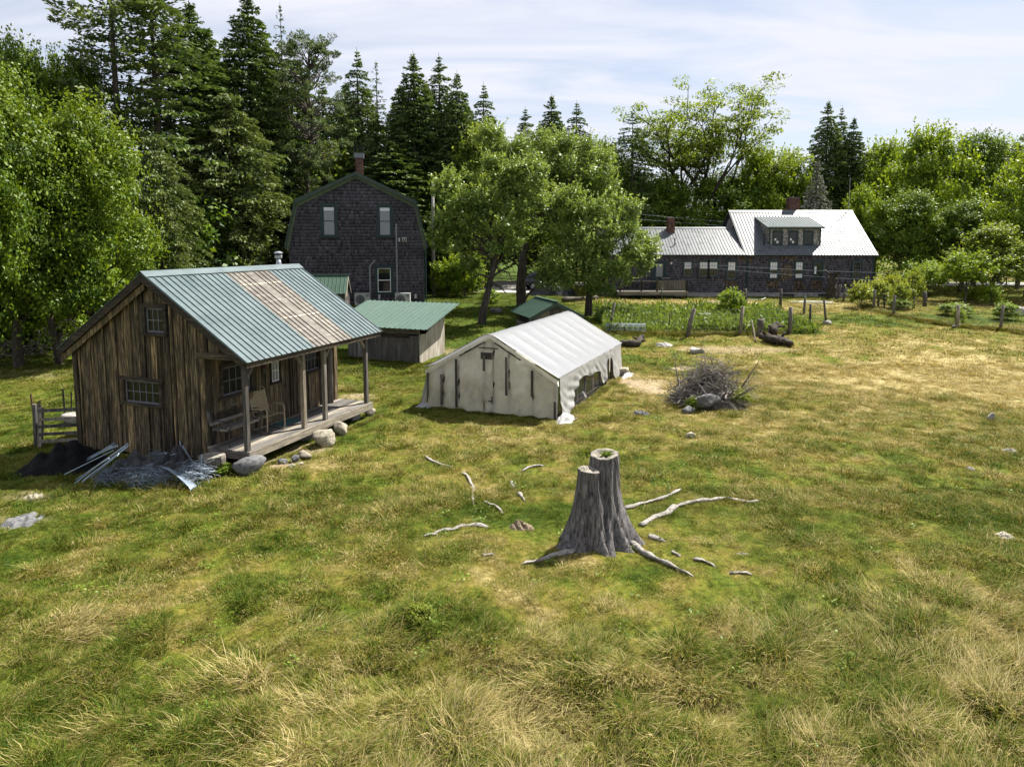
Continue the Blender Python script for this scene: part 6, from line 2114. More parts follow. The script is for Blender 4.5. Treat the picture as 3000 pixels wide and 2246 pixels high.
for s in (-1, 1):
    q = MB(); q.prism([(-0.86, s * 0.80, 1.06), (-0.40, s * 0.735, 1.38), (0.68, s * 0.735, 1.42), (1.30, s * 0.80, 1.10)], (0, s * 0.012, 0)); q.build('side_window', M['glass'], cr)
    for x_ in (-1.28, 1.30):
        w_ = MB().tube([(x_, s * 0.70, 0.33), (x_, s * 0.90, 0.33)], 0.33, 20).build('wheel', M['rubber'], cr)
        MB().tube([(x_, s * 0.901, 0.33), (x_, s * 0.912, 0.33)], 0.20, 16).build('rim', M['galv'], w_)
    MB().bb(-2.075, -2.052, s * 0.5 - 0.16, s * 0.5 + 0.16, 0.62, 0.76).build('headlight', M['shade_glass'], cr)
    MB().bb(2.06, 2.085, s * 0.6 - 0.1, s * 0.6 + 0.1, 0.75, 0.95).build('tail_light', M['red'], cr)
MB().prism([(-1.02, -0.68, 1.05), (-0.50, -0.62, 1.42), (-0.50, 0.62, 1.42), (-1.02, 0.68, 1.05)], (-0.03, 0, 0.03)).build('windscreen', M['shade_glass'], cr)
MB().prism([(1.50, -0.62, 1.25), (0.80, -0.60, 1.49), (0.80, 0.60, 1.49), (1.50, 0.62, 1.25)], (0.02, 0, 0.03)).build('rear_window', M['shade_glass'], cr)
th = lump('covered_heap', 'tarp_black', Vector((3.0, 51.6, 0.95)), 1.9, 1.0, 1.15, 6, 48, 2.2)
tag(th, 'low heap under shiny black tarpaulin before the parked car', 'heap')
# ================================================================== vegetation
def leaves(name, mat, c, nrm, size, aspect=0.55, rng=RNG, rnd=None, along=None):
    """rhombic leaves: centres, rough normals, lengths"""
    n = len(c)
    nrm = nrm / np.maximum(np.linalg.norm(nrm, axis=1, keepdims=True), 1e-6)
    r_ = rng.normal(size=(n, 3)) if along is None else along
    t = r_ - nrm * np.sum(r_ * nrm, 1, keepdims=True)
    t /= np.maximum(np.linalg.norm(t, axis=1, keepdims=True), 1e-6)
    b = np.cross(nrm, t)
    L = (size if hasattr(size, '__len__') else np.full(n, size))[:, None] * 0.5
    W = L * aspect
    cup = nrm * L * 0.18
    v = np.stack([c + t * L - cup, c + b * W, c - t * L - cup, c - b * W], 1).reshape(-1, 3)
    q = np.arange(4 * n).reshape(n, 4)
    rr_ = rng.uniform(size=n) if rnd is None else rnd
    return np_mesh(name, v, q, M[mat] if isinstance(mat, str) else mat, np.repeat(rr_, 4))


def ball_pts(rng, n, c, r, inner=0.35):
    d = rng.normal(size=(n, 3)); d /= np.linalg.norm(d, axis=1, keepdims=True)
    rad = (inner ** 3 + (1 - inner ** 3) * rng.uniform(size=n)) ** (1 / 3)
    return c + d * rad[:, None] * r, d


def limb(mb, a, b, r0, r1, rng, n=5, wig=0.06, k=6):
    a = Vector(a); b = Vector(b); L = (b - a).length
    pts = []; rad = []
    for i in range(n + 1):
        f = i / n
        p = a.lerp(b, f) + Vector((rng.normal(0, wig), rng.normal(0, wig), rng.normal(0, wig) * 0.5)) * L * math.sin(math.pi * f)
        p.z += L * 0.08 * math.sin(math.pi * f)
        pts.append(p); rad.append(r0 + (r1 - r0) * f)
    mb.tube(pts, rad, k, False)
    return pts


def shoots(rng, cl, C, N, RN, per, length, lsize):
    """leafy shoots that stand out from each clump, so the outline is uneven"""
    for c, r_ in cl:
        for k in range(per):
            d = rng.normal(size=3); d[2] = abs(d[2]) * 0.8 + 0.1; d /= np.linalg.norm(d)
            a = np.asarray(c) + d * r_ * np.array([1.0, 1.0, 0.8]) * rng.uniform(0.7, 1.0)
            g = d + np.array([0, 0, rng.uniform(0.0, 0.9)]) + rng.normal(0, 0.25, 3); g /= np.linalg.norm(g)
            L = length * rng.uniform(0.5, 1.2); n = max(5, int(L / lsize * 2.6))
            t = rng.uniform(0, 1, n)
            C.append(a + g * (t * L)[:, None] + rng.normal(0, lsize * 0.38, (n, 3)) * (1.1 - 0.6 * t)[:, None])
            N.append(g * 0.2 + np.array([0, 0, 0.6]) + rng.normal(0, 0.6, (n, 3)))
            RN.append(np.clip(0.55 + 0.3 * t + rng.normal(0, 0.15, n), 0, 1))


def broadleaf(name, rng, h, rx, rz, nclump, nleaf, lsize, mat, bark='bark_grey', cz=None, shape=0.0, trunk_r=None, cr=(0.15, 0.32), fill=0.2, ry=None):
    """crown built of many leaf clumps on an uneven shell, with limbs running to them. returns (trunk mesh, crown mesh)"""
    ry = ry or rx
    cz = cz if cz is not None else h - rz
    cl = []
    for i in range(nclump):
        d = rng.normal(size=3); d /= np.linalg.norm(d)
        if d[2] < -0.75: d[2] = -d[2]
        f = rng.uniform(0.62, 0.90) if rng.uniform() > fill else rng.uniform(0.15, 0.6)
        taper = 1 - shape * max(0, d[2])
        c = np.array([d[0] * rx * f * taper, d[1] * ry * f * taper, cz + d[2] * rz * f])
        r_ = rng.uniform(*cr) * (rx + ry + rz) / 3 * (1.1 - 0.35 * f)
        cl.append((c, r_))
    wts = np.array([r_ ** 2 for _, r_ in cl]); wts /= wts.sum()
    C, N, RN = [], [], []
    for (c, r_), w in zip(cl, wts):
        n = max(10, int(nleaf * w))
        p, d = ball_pts(rng, n, np.zeros(3), 1.0, 0.45)
        p = p * np.array([r_ * 1.1, r_ * 1.1, r_ * 0.78]) + c
        p += rng.normal(0, r_ * 0.14, p.shape)
        C.append(p); N.append(d * 0.85 + np.array([0, 0, 0.4]) + rng.normal(0, 0.42, (n, 3)))
        RN.append(np.clip(rng.normal(0.5, 0.2, n) + rng.normal(0, 0.12), 0, 1))
    shoots(rng, cl, C, N, RN, 5, lsize * 4.2, lsize)
    # loose sprigs on the outside
    n = nleaf // 10
    d = rng.normal(size=(n, 3)); d /= np.linalg.norm(d, axis=1, keepdims=True)
    p = d * np.array([rx, ry, rz]) * rng.uniform(0.86, 1.06, (n, 1)) * (1 - shape * np.maximum(0, d[:, 2:3]) * np.array([1, 1, 0])) + np.array([0, 0, cz])
    lump_ = vnoise(d[:, 0] * 5 + d[:, 2] * 3 + 20, d[:, 1] * 5 + 20, 3) > 0.5
    p = p[lump_]; d = d[lump_]
    C.append(p); N.append(d + rng.normal(0, 0.7, p.shape)); RN.append(rng.uniform(0.4, 1, len(p)))
    C = np.concatenate(C); N = np.concatenate(N); RN = np.concatenate(RN)
    keep = C[:, 2] > 0.15
    crown = leaves(name + '_crown', mat, C[keep], N[keep], lsize * rng.uniform(0.65, 1.3, keep.sum()), 0.62, rng, RN[keep])
    tr = MB(); R0 = trunk_r or h * 0.018
    top = limb(tr, (0, 0, -0.3), (rng.normal(0, 0.1) * rx, rng.normal(0, 0.1) * rx, cz + rz * 0.35), R0 * 1.25, R0 * 0.3, rng, 7, 0.015, 9)
    for c, r_ in sorted(cl, key=lambda q: -q[1])[:26]:
        f = min(0.95, max(0.25, (c[2] - rz * 0.35) / (cz + rz * 0.35) * 0.8))
        s = top[min(6, max(1, int(f * 7)))]
        limb(tr, s, tuple(c), R0 * 0.42, R0 * 0.07, rng, 5, 0.06, 5)
    return tr.mesh(name + '_trunk', M[bark], True), crown


def spruce(name, rng, h, r, mat, dens=1.0, bare=0.08, droop=0.35, gap=0.0, narrow=1.0, bark='bark_conifer', nsize=0.30, top_sharp=1.0):
    """whorls of drooping boughs carrying flat sprays of needles"""
    tr = MB(); tr.tube([(0, 0, -0.3), (0.05, 0, h * 0.5), (0, 0, h)], [h * 0.014, h * 0.009, 0.01], 8, False)
    C, N, A, S, RN = [], [], [], [], []
    z = h * bare
    while z < h * 0.985:
        f = (z - h * bare) / (h * (1 - bare))
        kk = (1 - f) * 2.7 / top_sharp
        prof = kk / (1 + kk ** 3) ** (1 / 3) * (0.75 + 0.25 * min(1, f * 4 + 0.4))
        nb = int(rng.integers(5, 8))
        a0 = rng.uniform(0, 6.28)
        for k in range(nb):
            if rng.uniform() < gap: continue
            a = a0 + k * 6.283 / nb + rng.normal(0, 0.25)
            L = max(0.12, r * prof * rng.uniform(0.62, 1.15))
            up0 = 0.25 * f - 0.05 + (0.5 if f > 0.9 else 0)
            n = max(5, int(L / 0.11 * 3.4 * dens))
            t = np.sqrt(rng.uniform(0.02, 1, n)) if L > 0.6 else rng.uniform(0.1, 1, n)
            zz = up0 * L * t - droop * L * t ** 1.6 + 0.10 * L * np.maximum(0, t - 0.7)
            w = 0.24 * L * np.sin(np.clip(t, 0, 1) * 2.6 + 0.25) * rng.normal(0, 0.75, n)
            x = np.cos(a) * L * t - np.sin(a) * w; y = np.sin(a) * L * t + np.cos(a) * w
            hang = -np.abs(rng.normal(0, 0.055, n)) * (1 + L * 0.4)
            C.append(np.stack([x, y, z + zz + hang], 1))
            N.append(np.stack([rng.normal(0, 0.5, n) - 0.3 * np.sin(a), rng.normal(0, 0.5, n) + 0.3 * np.cos(a), rng.uniform(0.3, 1.0, n)], 1))
            side_ = np.sign(w)[:, None] * np.array([-np.sin(a), np.cos(a), 0])
            A.append(np.array([np.cos(a), np.sin(a), -droop * 0.8]) + side_ * 0.7 + rng.normal(0, 0.25, (n, 3)))
            S.append(nsize * rng.uniform(0.55, 1.2, n) * (0.75 + 0.25 * min(L, 1.5)))
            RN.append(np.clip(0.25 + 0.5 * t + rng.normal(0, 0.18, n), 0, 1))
            if L > 0.5:
                tr.tube([(0, 0, z), (math.cos(a) * L * 0.5, math.sin(a) * L * 0.5, z + up0 * L * 0.5 - droop * L * 0.33), (math.cos(a) * L * 0.95, math.sin(a) * L * 0.95, z + up0 * L - droop * L * 0.9)], [0.028, 0.018, 0.006], 3, False)
        z += rng.uniform(0.22, 0.36) * (0.75 + 0.5 * (1 - f)) * narrow
    C, N, A, S, RN = map(np.concatenate, (C, N, A, S, RN))
    crown = leaves(name + '_crown', mat, C, N, S, 0.42, rng, RN, A)
    return tr.mesh(name + '_trunk', M[bark], True), crown


def pine(name, rng, h, rx, rz, nclump, mat, bark='bark_conifer', nleaf=9000, low=None):
    """tall bare trunk, crooked limbs and separate tufts of needles"""
    tr = MB(); top = limb(tr, (0, 0, -0.3), (0.1 * rx, 0, h * 0.97), h * 0.014, 0.04, rng, 9, 0.012, 8)
    C, N, RN = [], [], []
    low = low if low is not None else h - 2 * rz
    for i in range(nclump):
        zf = rng.uniform() ** 0.8
        z = low + (h - low) * zf
        a = rng.uniform(0, 6.28)
        wid = rx * math.sqrt(max(0.03, 1 - ((z - (h - rz)) / (rz * 1.08)) ** 2)) if z > h - 2 * rz else rx * 0.6
        L = wid * rng.uniform(0.35, 1.0)
        e = np.array([math.cos(a) * L, math.sin(a) * L, z + rng.uniform(0.0, 0.4)])
        s = top[min(9, max(1, int((z - 0.35 * L) / h * 9)))]
        limb(tr, s, tuple(e), 0.06 + 0.02 * L / rx, 0.014, rng, 4, 0.08, 4)
        for j in range(rng.integers(2, 5)):
            c = e + rng.normal(0, 0.32, 3) * np.array([1, 1, 0.5])
            n = nleaf // (nclump * 3)
            p, d = ball_pts(rng, n, np.zeros(3), 1.0, 0.2)
            C.append(p * np.array([0.40, 0.40, 0.2]) * rng.uniform(0.7, 1.25) + c)
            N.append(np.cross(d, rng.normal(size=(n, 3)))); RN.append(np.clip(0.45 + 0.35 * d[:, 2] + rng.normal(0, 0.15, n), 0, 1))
    C, N, RN = map(np.concatenate, (C, N, RN))
    crown = leaves(name + '_crown', mat, C, N, 0.24 * rng.uniform(0.6, 1.2, len(C)), 0.30, rng, RN)
    return tr.mesh(name + '_trunk', M[bark], True), crown


TREES = {}


def plant(kind, base, h, w, name, label, rz=None, cat='tree', group=None, lean=(0, 0)):
    """put up one tree: copies share the meshes of their kind, scaled to this tree's height and width"""
    tm, cm, h0, w0 = TREES[kind]
    e = empty(name, base, 0, label, cat, group)
    e.rotation_euler = (lean[0], lean[1], random.uniform(0, 6.28) if rz is None else rz)
    e.scale = (w / w0, w / w0, h / h0)
    link('trunk', tm, e); link('crown', cm, e)
    return e


def top_h(px, top_py, d, zb):
    return D(px, top_py, d).z - zb


rt = np.random.default_rng(77)
TREES['maple_a'] = (*broadleaf('maple_a', rt, 12.0, 4.0, 5.6, 120, 46000, 0.165, 'maple_left', cz=6.2, shape=0.25, cr=(0.11, 0.24), bark='bark'), 12.0, 4.0)
TREES['maple_b'] = (*broadleaf('maple_b', rt, 12.0, 4.2, 5.4, 130, 30000, 0.19, 'maple', cz=6.4, shape=0.2, cr=(0.10, 0.22), bark='bark'), 12.0, 4.2)
TREES['maple_c'] = (*broadleaf('maple_c', rt, 12.0, 4.6, 5.0, 110, 24000, 0.25, 'maple_bright', cz=6.6, shape=0.15, cr=(0.10, 0.22), bark='bark'), 12.0, 4.6)
TREES['light'] = (*broadleaf('light', rt, 12.0, 4.0, 5.2, 90, 16000, 0.25, 'locust', cz=6.4, shape=0.3, cr=(0.10, 0.22), bark='bark'), 12.0, 4.0)
TREES['spruce_a'] = (*spruce('spruce_a', rt, 18.0, 3.0, 'spruce', 1.15, 0.05, 0.30), 18.0, 3.0)
TREES['spruce_b'] = (*spruce('spruce_b', rt, 18.0, 2.5, 'spruce', 0.95, 0.12, 0.38, 0.18), 18.0, 2.5)
TREES['spruce_c'] = (*spruce('spruce_c', rt, 18.0, 3.6, 'spruce', 0.8, 0.22, 0.28, 0.30, 1.5), 18.0, 3.6)
TREES['fir'] = (*spruce('fir', rt, 14.0, 4.4, 'pine', 1.2, 0.03, 0.42, 0.05, 1.1, nsize=0.32, top_sharp=0.8), 14.0, 4.4)
TREES['larch'] = (*spruce('larch', rt, 18.0, 2.0, 'larch', 0.6, 0.25, 0.15, 0.35, 1.2, nsize=0.24), 18.0, 2.0)
TREES['dead_spruce'] = (*spruce('dead_spruce', rt, 9.0, 1.5, 'dead_spruce', 0.9, 0.1, 0.45, 0.15), 9.0, 1.5)
TREES['pine'] = (*pine('pine', rt, 18.0, 4.2, 5.0, 120, 'pine', nleaf=20000), 18.0, 4.2)
TREES['white_pine'] = (*spruce('white_pine', rt, 22.0, 3.6, 'pine', 0.8, 0.30, 0.02, 0.38, 1.9, nsize=0.36, top_sharp=0.55), 22.0, 3.6)
TREES['bush'] = (*broadleaf('bush', rt, 2.2, 1.3, 1.15, 36, 6000, 0.13, 'maple_bright', cz=1.0, trunk_r=0.04), 2.2, 1.3)
TREES['vine'] = (*broadleaf('vine', rt, 1.6, 1.3, 0.75, 30, 3600, 0.15, 'vine', cz=0.95, trunk_r=0.035, fill=0.4), 1.6, 1.3)
TREES['sapling'] = (*broadleaf('sapling', rt, 4.2, 2.2, 1.7, 34, 6000, 0.17, 'maple_bright', cz=2.6, trunk_r=0.06, cr=(0.18, 0.3)), 4.2, 2.2)


def tree_at(kind, px, top_py, d, wpx, name, label, group=None, rz=None, lean=(0, 0)):
    p = D(px, 522, d); zb = float(land(d))
    return plant(kind, (p.x, d, zb - 0.05), top_h(px, top_py, d, zb), wpx / FPX * d, name, label, rz, 'tree', group, lean)


gl = 'broadleaf trees at the left edge'
tree_at('maple_a', 195, 175, 28.5, 150, 'maple_tree', 'bright green maple at the wood edge left of the cabin', gl, 0.3)
tree_at('maple_a', 20, 105, 26.5, 165, 'maple_tree', 'tall bright maple cut by the left picture edge', gl, 2.1)
tree_at('maple_b', -110, 60, 23.5, 150, 'maple_tree', 'maple mostly outside the left picture edge', gl, 1.0)
tree_at('maple_b', 110, 330, 27.0, 130, 'maple_tree', 'lower maple crown between the two bright left maples', gl, 3.3)
tree_at('maple_b', 55, 55, 38, 130, 'maple_tree', 'high dark maple behind the left edge maples', gl, 4.4)
tree_at('maple_b', 165, 85, 41, 120, 'maple_tree', 'dark maple behind, left of the tallest pine', gl, 5.2)
tree_at('fir', 345, 280, 36, 105, 'fir_tree', 'dark drooping fir in the shade behind the bright maple', gl, 0.8)
gc = 'conifers behind the buildings'
tree_at('white_pine', 268, -170, 41, 125, 'pine_tree', 'tallest dark conifer with bare trunk, leftmost of the conifers', gc, 0.4)
tree_at('spruce_c', 352, -120, 43, 162, 'spruce_tree', 'tall ragged conifer second from the left', gc, 1.2)
tree_at('spruce_a', 432, -6, 47, 141, 'spruce_tree', 'broad spruce just right of the two tallest conifers', gc, 2.4)
tree_at('spruce_a', 553, -30, 50, 114, 'spruce_tree', 'dense dark spruce touching the top edge of the picture', gc, 0.2)
tree_at('larch', 622, 3, 52, 42, 'larch_tree', 'thin brownish conifer beside the dense dark spruce', gc, 0.9)
tree_at('pine', 672, 82, 51, 95, 'pine_tree', 'round topped red pine behind the gambrel house', gc, 0.5)
tree_at('fir', 505, 190, 45, 145, 'fir_tree', 'wide low hanging fir left of the gambrel house', gc, 1.7)
tree_at('fir', 400, 330, 42, 110, 'fir_tree', 'dark fir filling the gap behind the cabin roof', gc, 0.7)
tree_at('spruce_b', 780, 100, 58, 70, 'spruce_tree', 'sparse narrow spruce above the brick chimney', gc, 2.0)
tree_at('larch', 820, 128, 60, 40, 'larch_tree', 'pale wispy larch right of the chimney', gc, 0.1)
tree_at('larch', 855, 150, 58, 45, 'larch_tree', 'leaning wispy larch beside the pale one', gc, 3.1, (0, -0.05))
tree_at('spruce_a', 898, 108, 58, 83, 'spruce_tree', 'tall pointed spruce over the right gambrel slope', gc, 1.1)
tree_at('spruce_b', 952, 112, 60, 74, 'spruce_tree', 'tall spruce with open crown next to the pointed one', gc, 0.6)
tree_at('spruce_a', 990, 150, 58, 70, 'spruce_tree', 'shorter spruce right of the open crowned one', gc, 2.7)
tree_at('spruce_b', 1046, 175, 66, 60, 'spruce_tree', 'lone sharp spruce above the apple trees', gc, 1.9)
tree_at('spruce_b', 1134, 228, 70, 56, 'spruce_tree', 'leftmost of the three small spruces on the skyline', gc, 0.3)
tree_at('spruce_a', 1190, 200, 70, 64, 'spruce_tree', 'middle and highest of the three small skyline spruces', gc, 1.5)
tree_at('spruce_b', 1243, 215, 72, 60, 'spruce_tree', 'rightmost of the three small spruces on the skyline', gc, 2.2)
tree_at('spruce_c', 1362, 238, 62, 81, 'spruce_tree', 'ragged spruce left of the big locust tree', gc, 0.8)
tree_at('spruce_a', 1776, 212, 68, 56, 'spruce_tree', 'leftmost of the spruce group behind the farmhouse', gc, 0.8)
tree_at('spruce_b', 1805, 225, 69, 45, 'spruce_tree', 'thin middle spruce of the group behind the farmhouse', gc, 2.8)
tree_at('spruce_a', 1832, 248, 68, 51, 'spruce_tree', 'rightmost spruce of the group behind the farmhouse', gc, 1.8)
tree_at('dead_spruce', 1758, 340, 62, 40, 'dead_spruce', 'pale grey dead spruce behind the farmhouse roof', gc, 0.5)
tree_at('white_pine', 2205, 285, 58, 60, 'pine_tree', 'dark conifer at the right picture edge', gc, 0.5)
tree_at('spruce_a', 640, 75, 60, 80, 'spruce_tree', 'dark spruce showing through the red pine', gc, 2.2)
tree_at('fir', 610, 215, 52, 105, 'fir_tree', 'dark fir left behind the gambrel house', gc, 3.7)
tree_at('spruce_b', 735, 205, 60, 80, 'spruce_tree', 'dark spruce left of the brick chimney, below the red pine', gc, 4.1)
tree_at('fir', 815, 250, 57, 100, 'fir_tree', 'dark fir right of the brick chimney', gc, 5.1)
tree_at('fir', 885, 215, 61, 100, 'fir_tree', 'dark fir under the tall pointed spruce', gc, 0.9)
tree_at('fir', 975, 225, 62, 95, 'fir_tree', 'fir filling the gap left of the lone sharp spruce', gc, 2.9)
tree_at('spruce_c', 500, 80, 53, 100, 'spruce_tree', 'ragged spruce between the broad and the dense one', gc, 0.9)
for k_, (px_, ty_, d_, w_, tx_) in enumerate(((470, 60, 56, 78, 'between the broad spruce and the dense one'), (590, 95, 58, 72, 'just right of the dense dark spruce'), (705, 165, 62, 70, 'low behind the red pine'), (755, 170, 63, 66, 'left of the sparse narrow spruce'),
                                            (800, 185, 64, 66, 'between the sparse spruce and the pale larch'), (870, 175, 63, 66, 'between the larches and the pointed spruce'), (925, 165, 65, 62, 'between the pointed and the open crowned spruce'), (1010, 215, 67, 60, 'at the right end of the conifer wall'))):
    tree_at('spruce_a' if k_ % 2 else 'spruce_b', px_, ty_, d_, w_, 'spruce_tree', 'dark filling spruce ' + tx_, gc, k_ * 0.9)
gr = 'broadleaf trees behind the farmhouse'
tree_at('maple_c', 2165, 285, 66, 85, 'maple_tree', 'high bright maple near the right picture edge', gr, 3.3)
tree_at('maple_c', 1945, 290, 70, 75, 'maple_tree', 'bright maple left of the largest round one', gr, 0.6)
tree_at('maple_b', 1345, 330, 66, 80, 'maple_tree', 'leafy tree at the left foot of the locust', gr, 0.6)
tree_at('light', 1040, 250, 56, 85, 'birch_tree', 'light green feathery tree behind the apple trees', gr, 1.0)
tree_at('maple_b', 1300, 285, 62, 75, 'maple_tree', 'rounded green tree right of the three skyline spruces', gr, 2.0)
tree_at('maple_b', 1130, 330, 63, 110, 'maple_tree', 'green tree mass directly behind the apple crowns', gr, 0.4)
tree_at('light', 720, 290, 56, 110, 'maple_tree', 'leafy tree showing beside the gambrel chimney', gr, 0.4)
tree_at('spruce_a', 850, 300, 55, 128, 'spruce_tree', 'dark low spruce behind the right gambrel slope', gr, 0.4)
tree_at('fir', 940, 270, 60, 95, 'fir_tree', 'dark fir behind the utility pole', gr, 2.4)
tree_at('maple_c', 1640, 300, 66, 80, 'maple_tree', 'bright tree at the right flank of the locust', gr, 3.0)
tree_at('maple_c', 1702, 305, 67, 70, 'maple_tree', 'bright tree between locust and spruce group', gr, 1.4)
tree_at('maple_b', 1430, 370, 64, 100, 'maple_tree', 'shaded leafy tree below the left locust boughs', gr, 0.9)
tree_at('maple_b', 1560, 360, 66, 110, 'maple_tree', 'shaded leafy tree behind the locust trunk', gr, 5.0)
tree_at('maple_c', 1890, 282, 68, 75, 'maple_tree', 'light tree right of the spruce group', gr, 5.5)
tree_at('maple_c', 1862, 385, 58, 55, 'maple_tree', 'small bright maple at the right farmhouse gable', gr, 0.7)
tree_at('maple_c', 2005, 250, 60, 105, 'maple_tree', 'largest round yellow-green maple on the right skyline', gr, 2.6)
tree_at('maple_b', 2110, 268, 62, 90, 'maple_tree', 'darker maple right of the largest round one', gr, 1.6)
tree_at('maple_b', 1960, 400, 55, 85, 'maple_tree', 'shaded leafy mass right of the farmhouse', gr, 3.9)
tree_at('maple_b', 2080, 420, 54, 85, 'maple_tree', 'dark leafy mass over the road at right', gr, 4.9)
tree_at('maple_c', 2225, 300, 50, 95, 'maple_tree', 'leafy maple at the right edge behind the yard', gr, 0.2)
tree_at('apple_like', 2150, 475, 46, 80, 'apple_tree', 'broad low apple tree at the right edge', gr, 0.2) if 'apple_like' in TREES else tree_at('light', 2150, 472, 46, 85, 'apple_tree', 'broad low fruit tree at the right edge', gr, 0.2)
tree_at('sapling', 2095, 545, 44.5, 62, 'young_tree', 'small bright young tree in the right side yard', gr, 0.2)
tree_at('sapling', 2010, 570, 47, 45, 'young_tree', 'little young tree between farmhouse and side yard', gr, 1.4)
tree_at('sapling', 1985, 560, 51, 60, 'young_tree', 'young tree behind the post line right of the farmhouse', gr, 2.4)


# three old apple trees, each its own shape
def apple(px, base_py, clumps, stem_px, name, label, seed, nleaf=24000, mat='apple', lsize=0.13, r0=0.2, d=None, twigs=()):
    rng = np.random.default_rng(seed)
    b = G(px, base_py); d0 = b.y
    C, N, RN = [], [], []
    tr = MB()
    pts = [D(x, y, d0 + dd) - b for x, y, dd in stem_px]
    pts = [Vector((0, 0, -0.2))] + pts
    tr.tube(pts, [r0 * (1.25 - 0.75 * i / (len(pts) - 1)) for i in range(len(pts))], 10, False)
    cl = []
    for (x, y, dd, rx, rz) in clumps:          # big lobes as measured, then split in clumps
        c = D(x, y, d0 + dd) - b
        R_ = rx / FPX * d0; Z_ = rz / FPX * d0
        limb(tr, pts[-1] if rng.uniform() < 0.6 else pts[max(1, len(pts) - 2)], c, r0 * 0.5, r0 * 0.10, rng, 6, 0.07, 6)
        for k in range(16):
            dr_ = rng.normal(size=3); dr_ /= np.linalg.norm(dr_)
            q = np.array(c) + dr_ * np.array([R_, R_, Z_]) * rng.uniform(0.35, 0.85)
            cl.append((q, rng.uniform(0.16, 0.34) * R_))
            if k < 6: limb(tr, c, tuple(q), r0 * 0.14, r0 * 0.03, rng, 4, 0.1, 4)
    w = np.array([r_ ** 2 for _, r_ in cl]); w /= w.sum()
    for (c, r_), ww in zip(cl, w):
        n = int(nleaf * ww)
        p, dd = ball_pts(rng, n, np.zeros(3), 1.0, 0.3)
        p = p * np.array([r_, r_, r_ * 0.8]) + c + rng.normal(0, r_ * 0.18, (n, 3))
        C.append(p); N.append(dd * 0.5 + np.array([0, 0, 0.45]) + rng.normal(0, 0.65, (n, 3))); RN.append(np.clip(rng.normal(0.48, 0.22, n) + rng.normal(0, 0.1), 0, 1))
    shoots(rng, cl, C, N, RN, 9, 0.75, lsize)
    C, N, RN = map(np.concatenate, (C, N, RN))
    e = empty(name, b, 0, label, 'tree', 'old apple trees in the yard')
    for tw in twigs:
        q = [D(x, y, d0 - 0.2) - b for x, y in tw]
        tr.tube(q, [0.08 * (1 - 0.75 * i / (len(q) - 1)) for i in range(len(q))], 6, False)
    link('trunk', tr.mesh('trunk', M['bark'], True), e)
    k = C[:, 2] > 0.3
    link('crown', leaves('crown', mat, C[k], N[k], 1.12 * lsize * rng.uniform(0.6, 1.35, k.sum()), 0.5, rng, RN[k]), e)
    return e


apple(1040, 697, [(950, 500, 0.3, 40, 50), (1130, 470, 0.2, 60, 60), (985, 470, 0, 55, 60), (1050, 420, 0, 70, 60), (1090, 500, -0.5, 60, 70), (1000, 540, 0.4, 55, 50), (1085, 378, 0.6, 60, 40), (1140, 385, 0.3, 50, 50), (965, 410, 0.8, 40, 45), (1120, 420, 1, 60, 60)],
      [(1044, 670, 0), (1054, 630, 0), (1062, 595, 0), (1070, 560, 0)], 'apple_tree', 'old apple tree with leaning dark trunk, leftmost of three', 3, 34000, twigs=([(1062, 598), (1085, 583), (1100, 590), (1108, 612)], [(1060, 610), (1080, 620), (1092, 632)], [(1058, 600), (1035, 592), (1015, 602)]))
apple(1128, 660, [(1060, 300, 1.6, 50, 30), (1240, 320, 0.6, 60, 45), (1300, 400, 0.2, 40, 60), (1180, 330, 0.5, 80, 50), (1240, 390, 0.3, 70, 60), (1150, 420, 1.0, 75, 60), (1290, 350, 1.0, 55, 50), (1210, 470, 0, 75, 60), (1110, 330, 1.5, 60, 35), (1290, 440, 0.8, 55, 60)],
      [(1125, 620, 0), (1128, 570, 0), (1135, 520, 0), (1150, 470, 0)], 'apple_tree', 'old apple tree with straight dark trunk, tallest of three', 5, 42000, r0=0.30, twigs=([(1130, 650), (1150, 625), (1180, 605), (1215, 598)],))
apple(1271, 680, [(1225, 440, 0.6, 50, 45), (1260, 530, 0, 75, 60), (1330, 520, 0, 65, 60), (1210, 590, -0.3, 60, 45), (1300, 600, -0.5, 70, 45), (1370, 570, 0.3, 45, 50), (1345, 470, 0.8, 50, 40), (1395, 540, 0.6, 32, 32), (1270, 470, 0.5, 60, 45), (1225, 530, 0.3, 50, 50)],
      [(1272, 650, 0), (1274, 620, 0), (1280, 580, 0)], 'apple_tree', 'low spreading bright apple tree nearest the farmhouse', 8, 38000, r0=0.20, mat='apple')


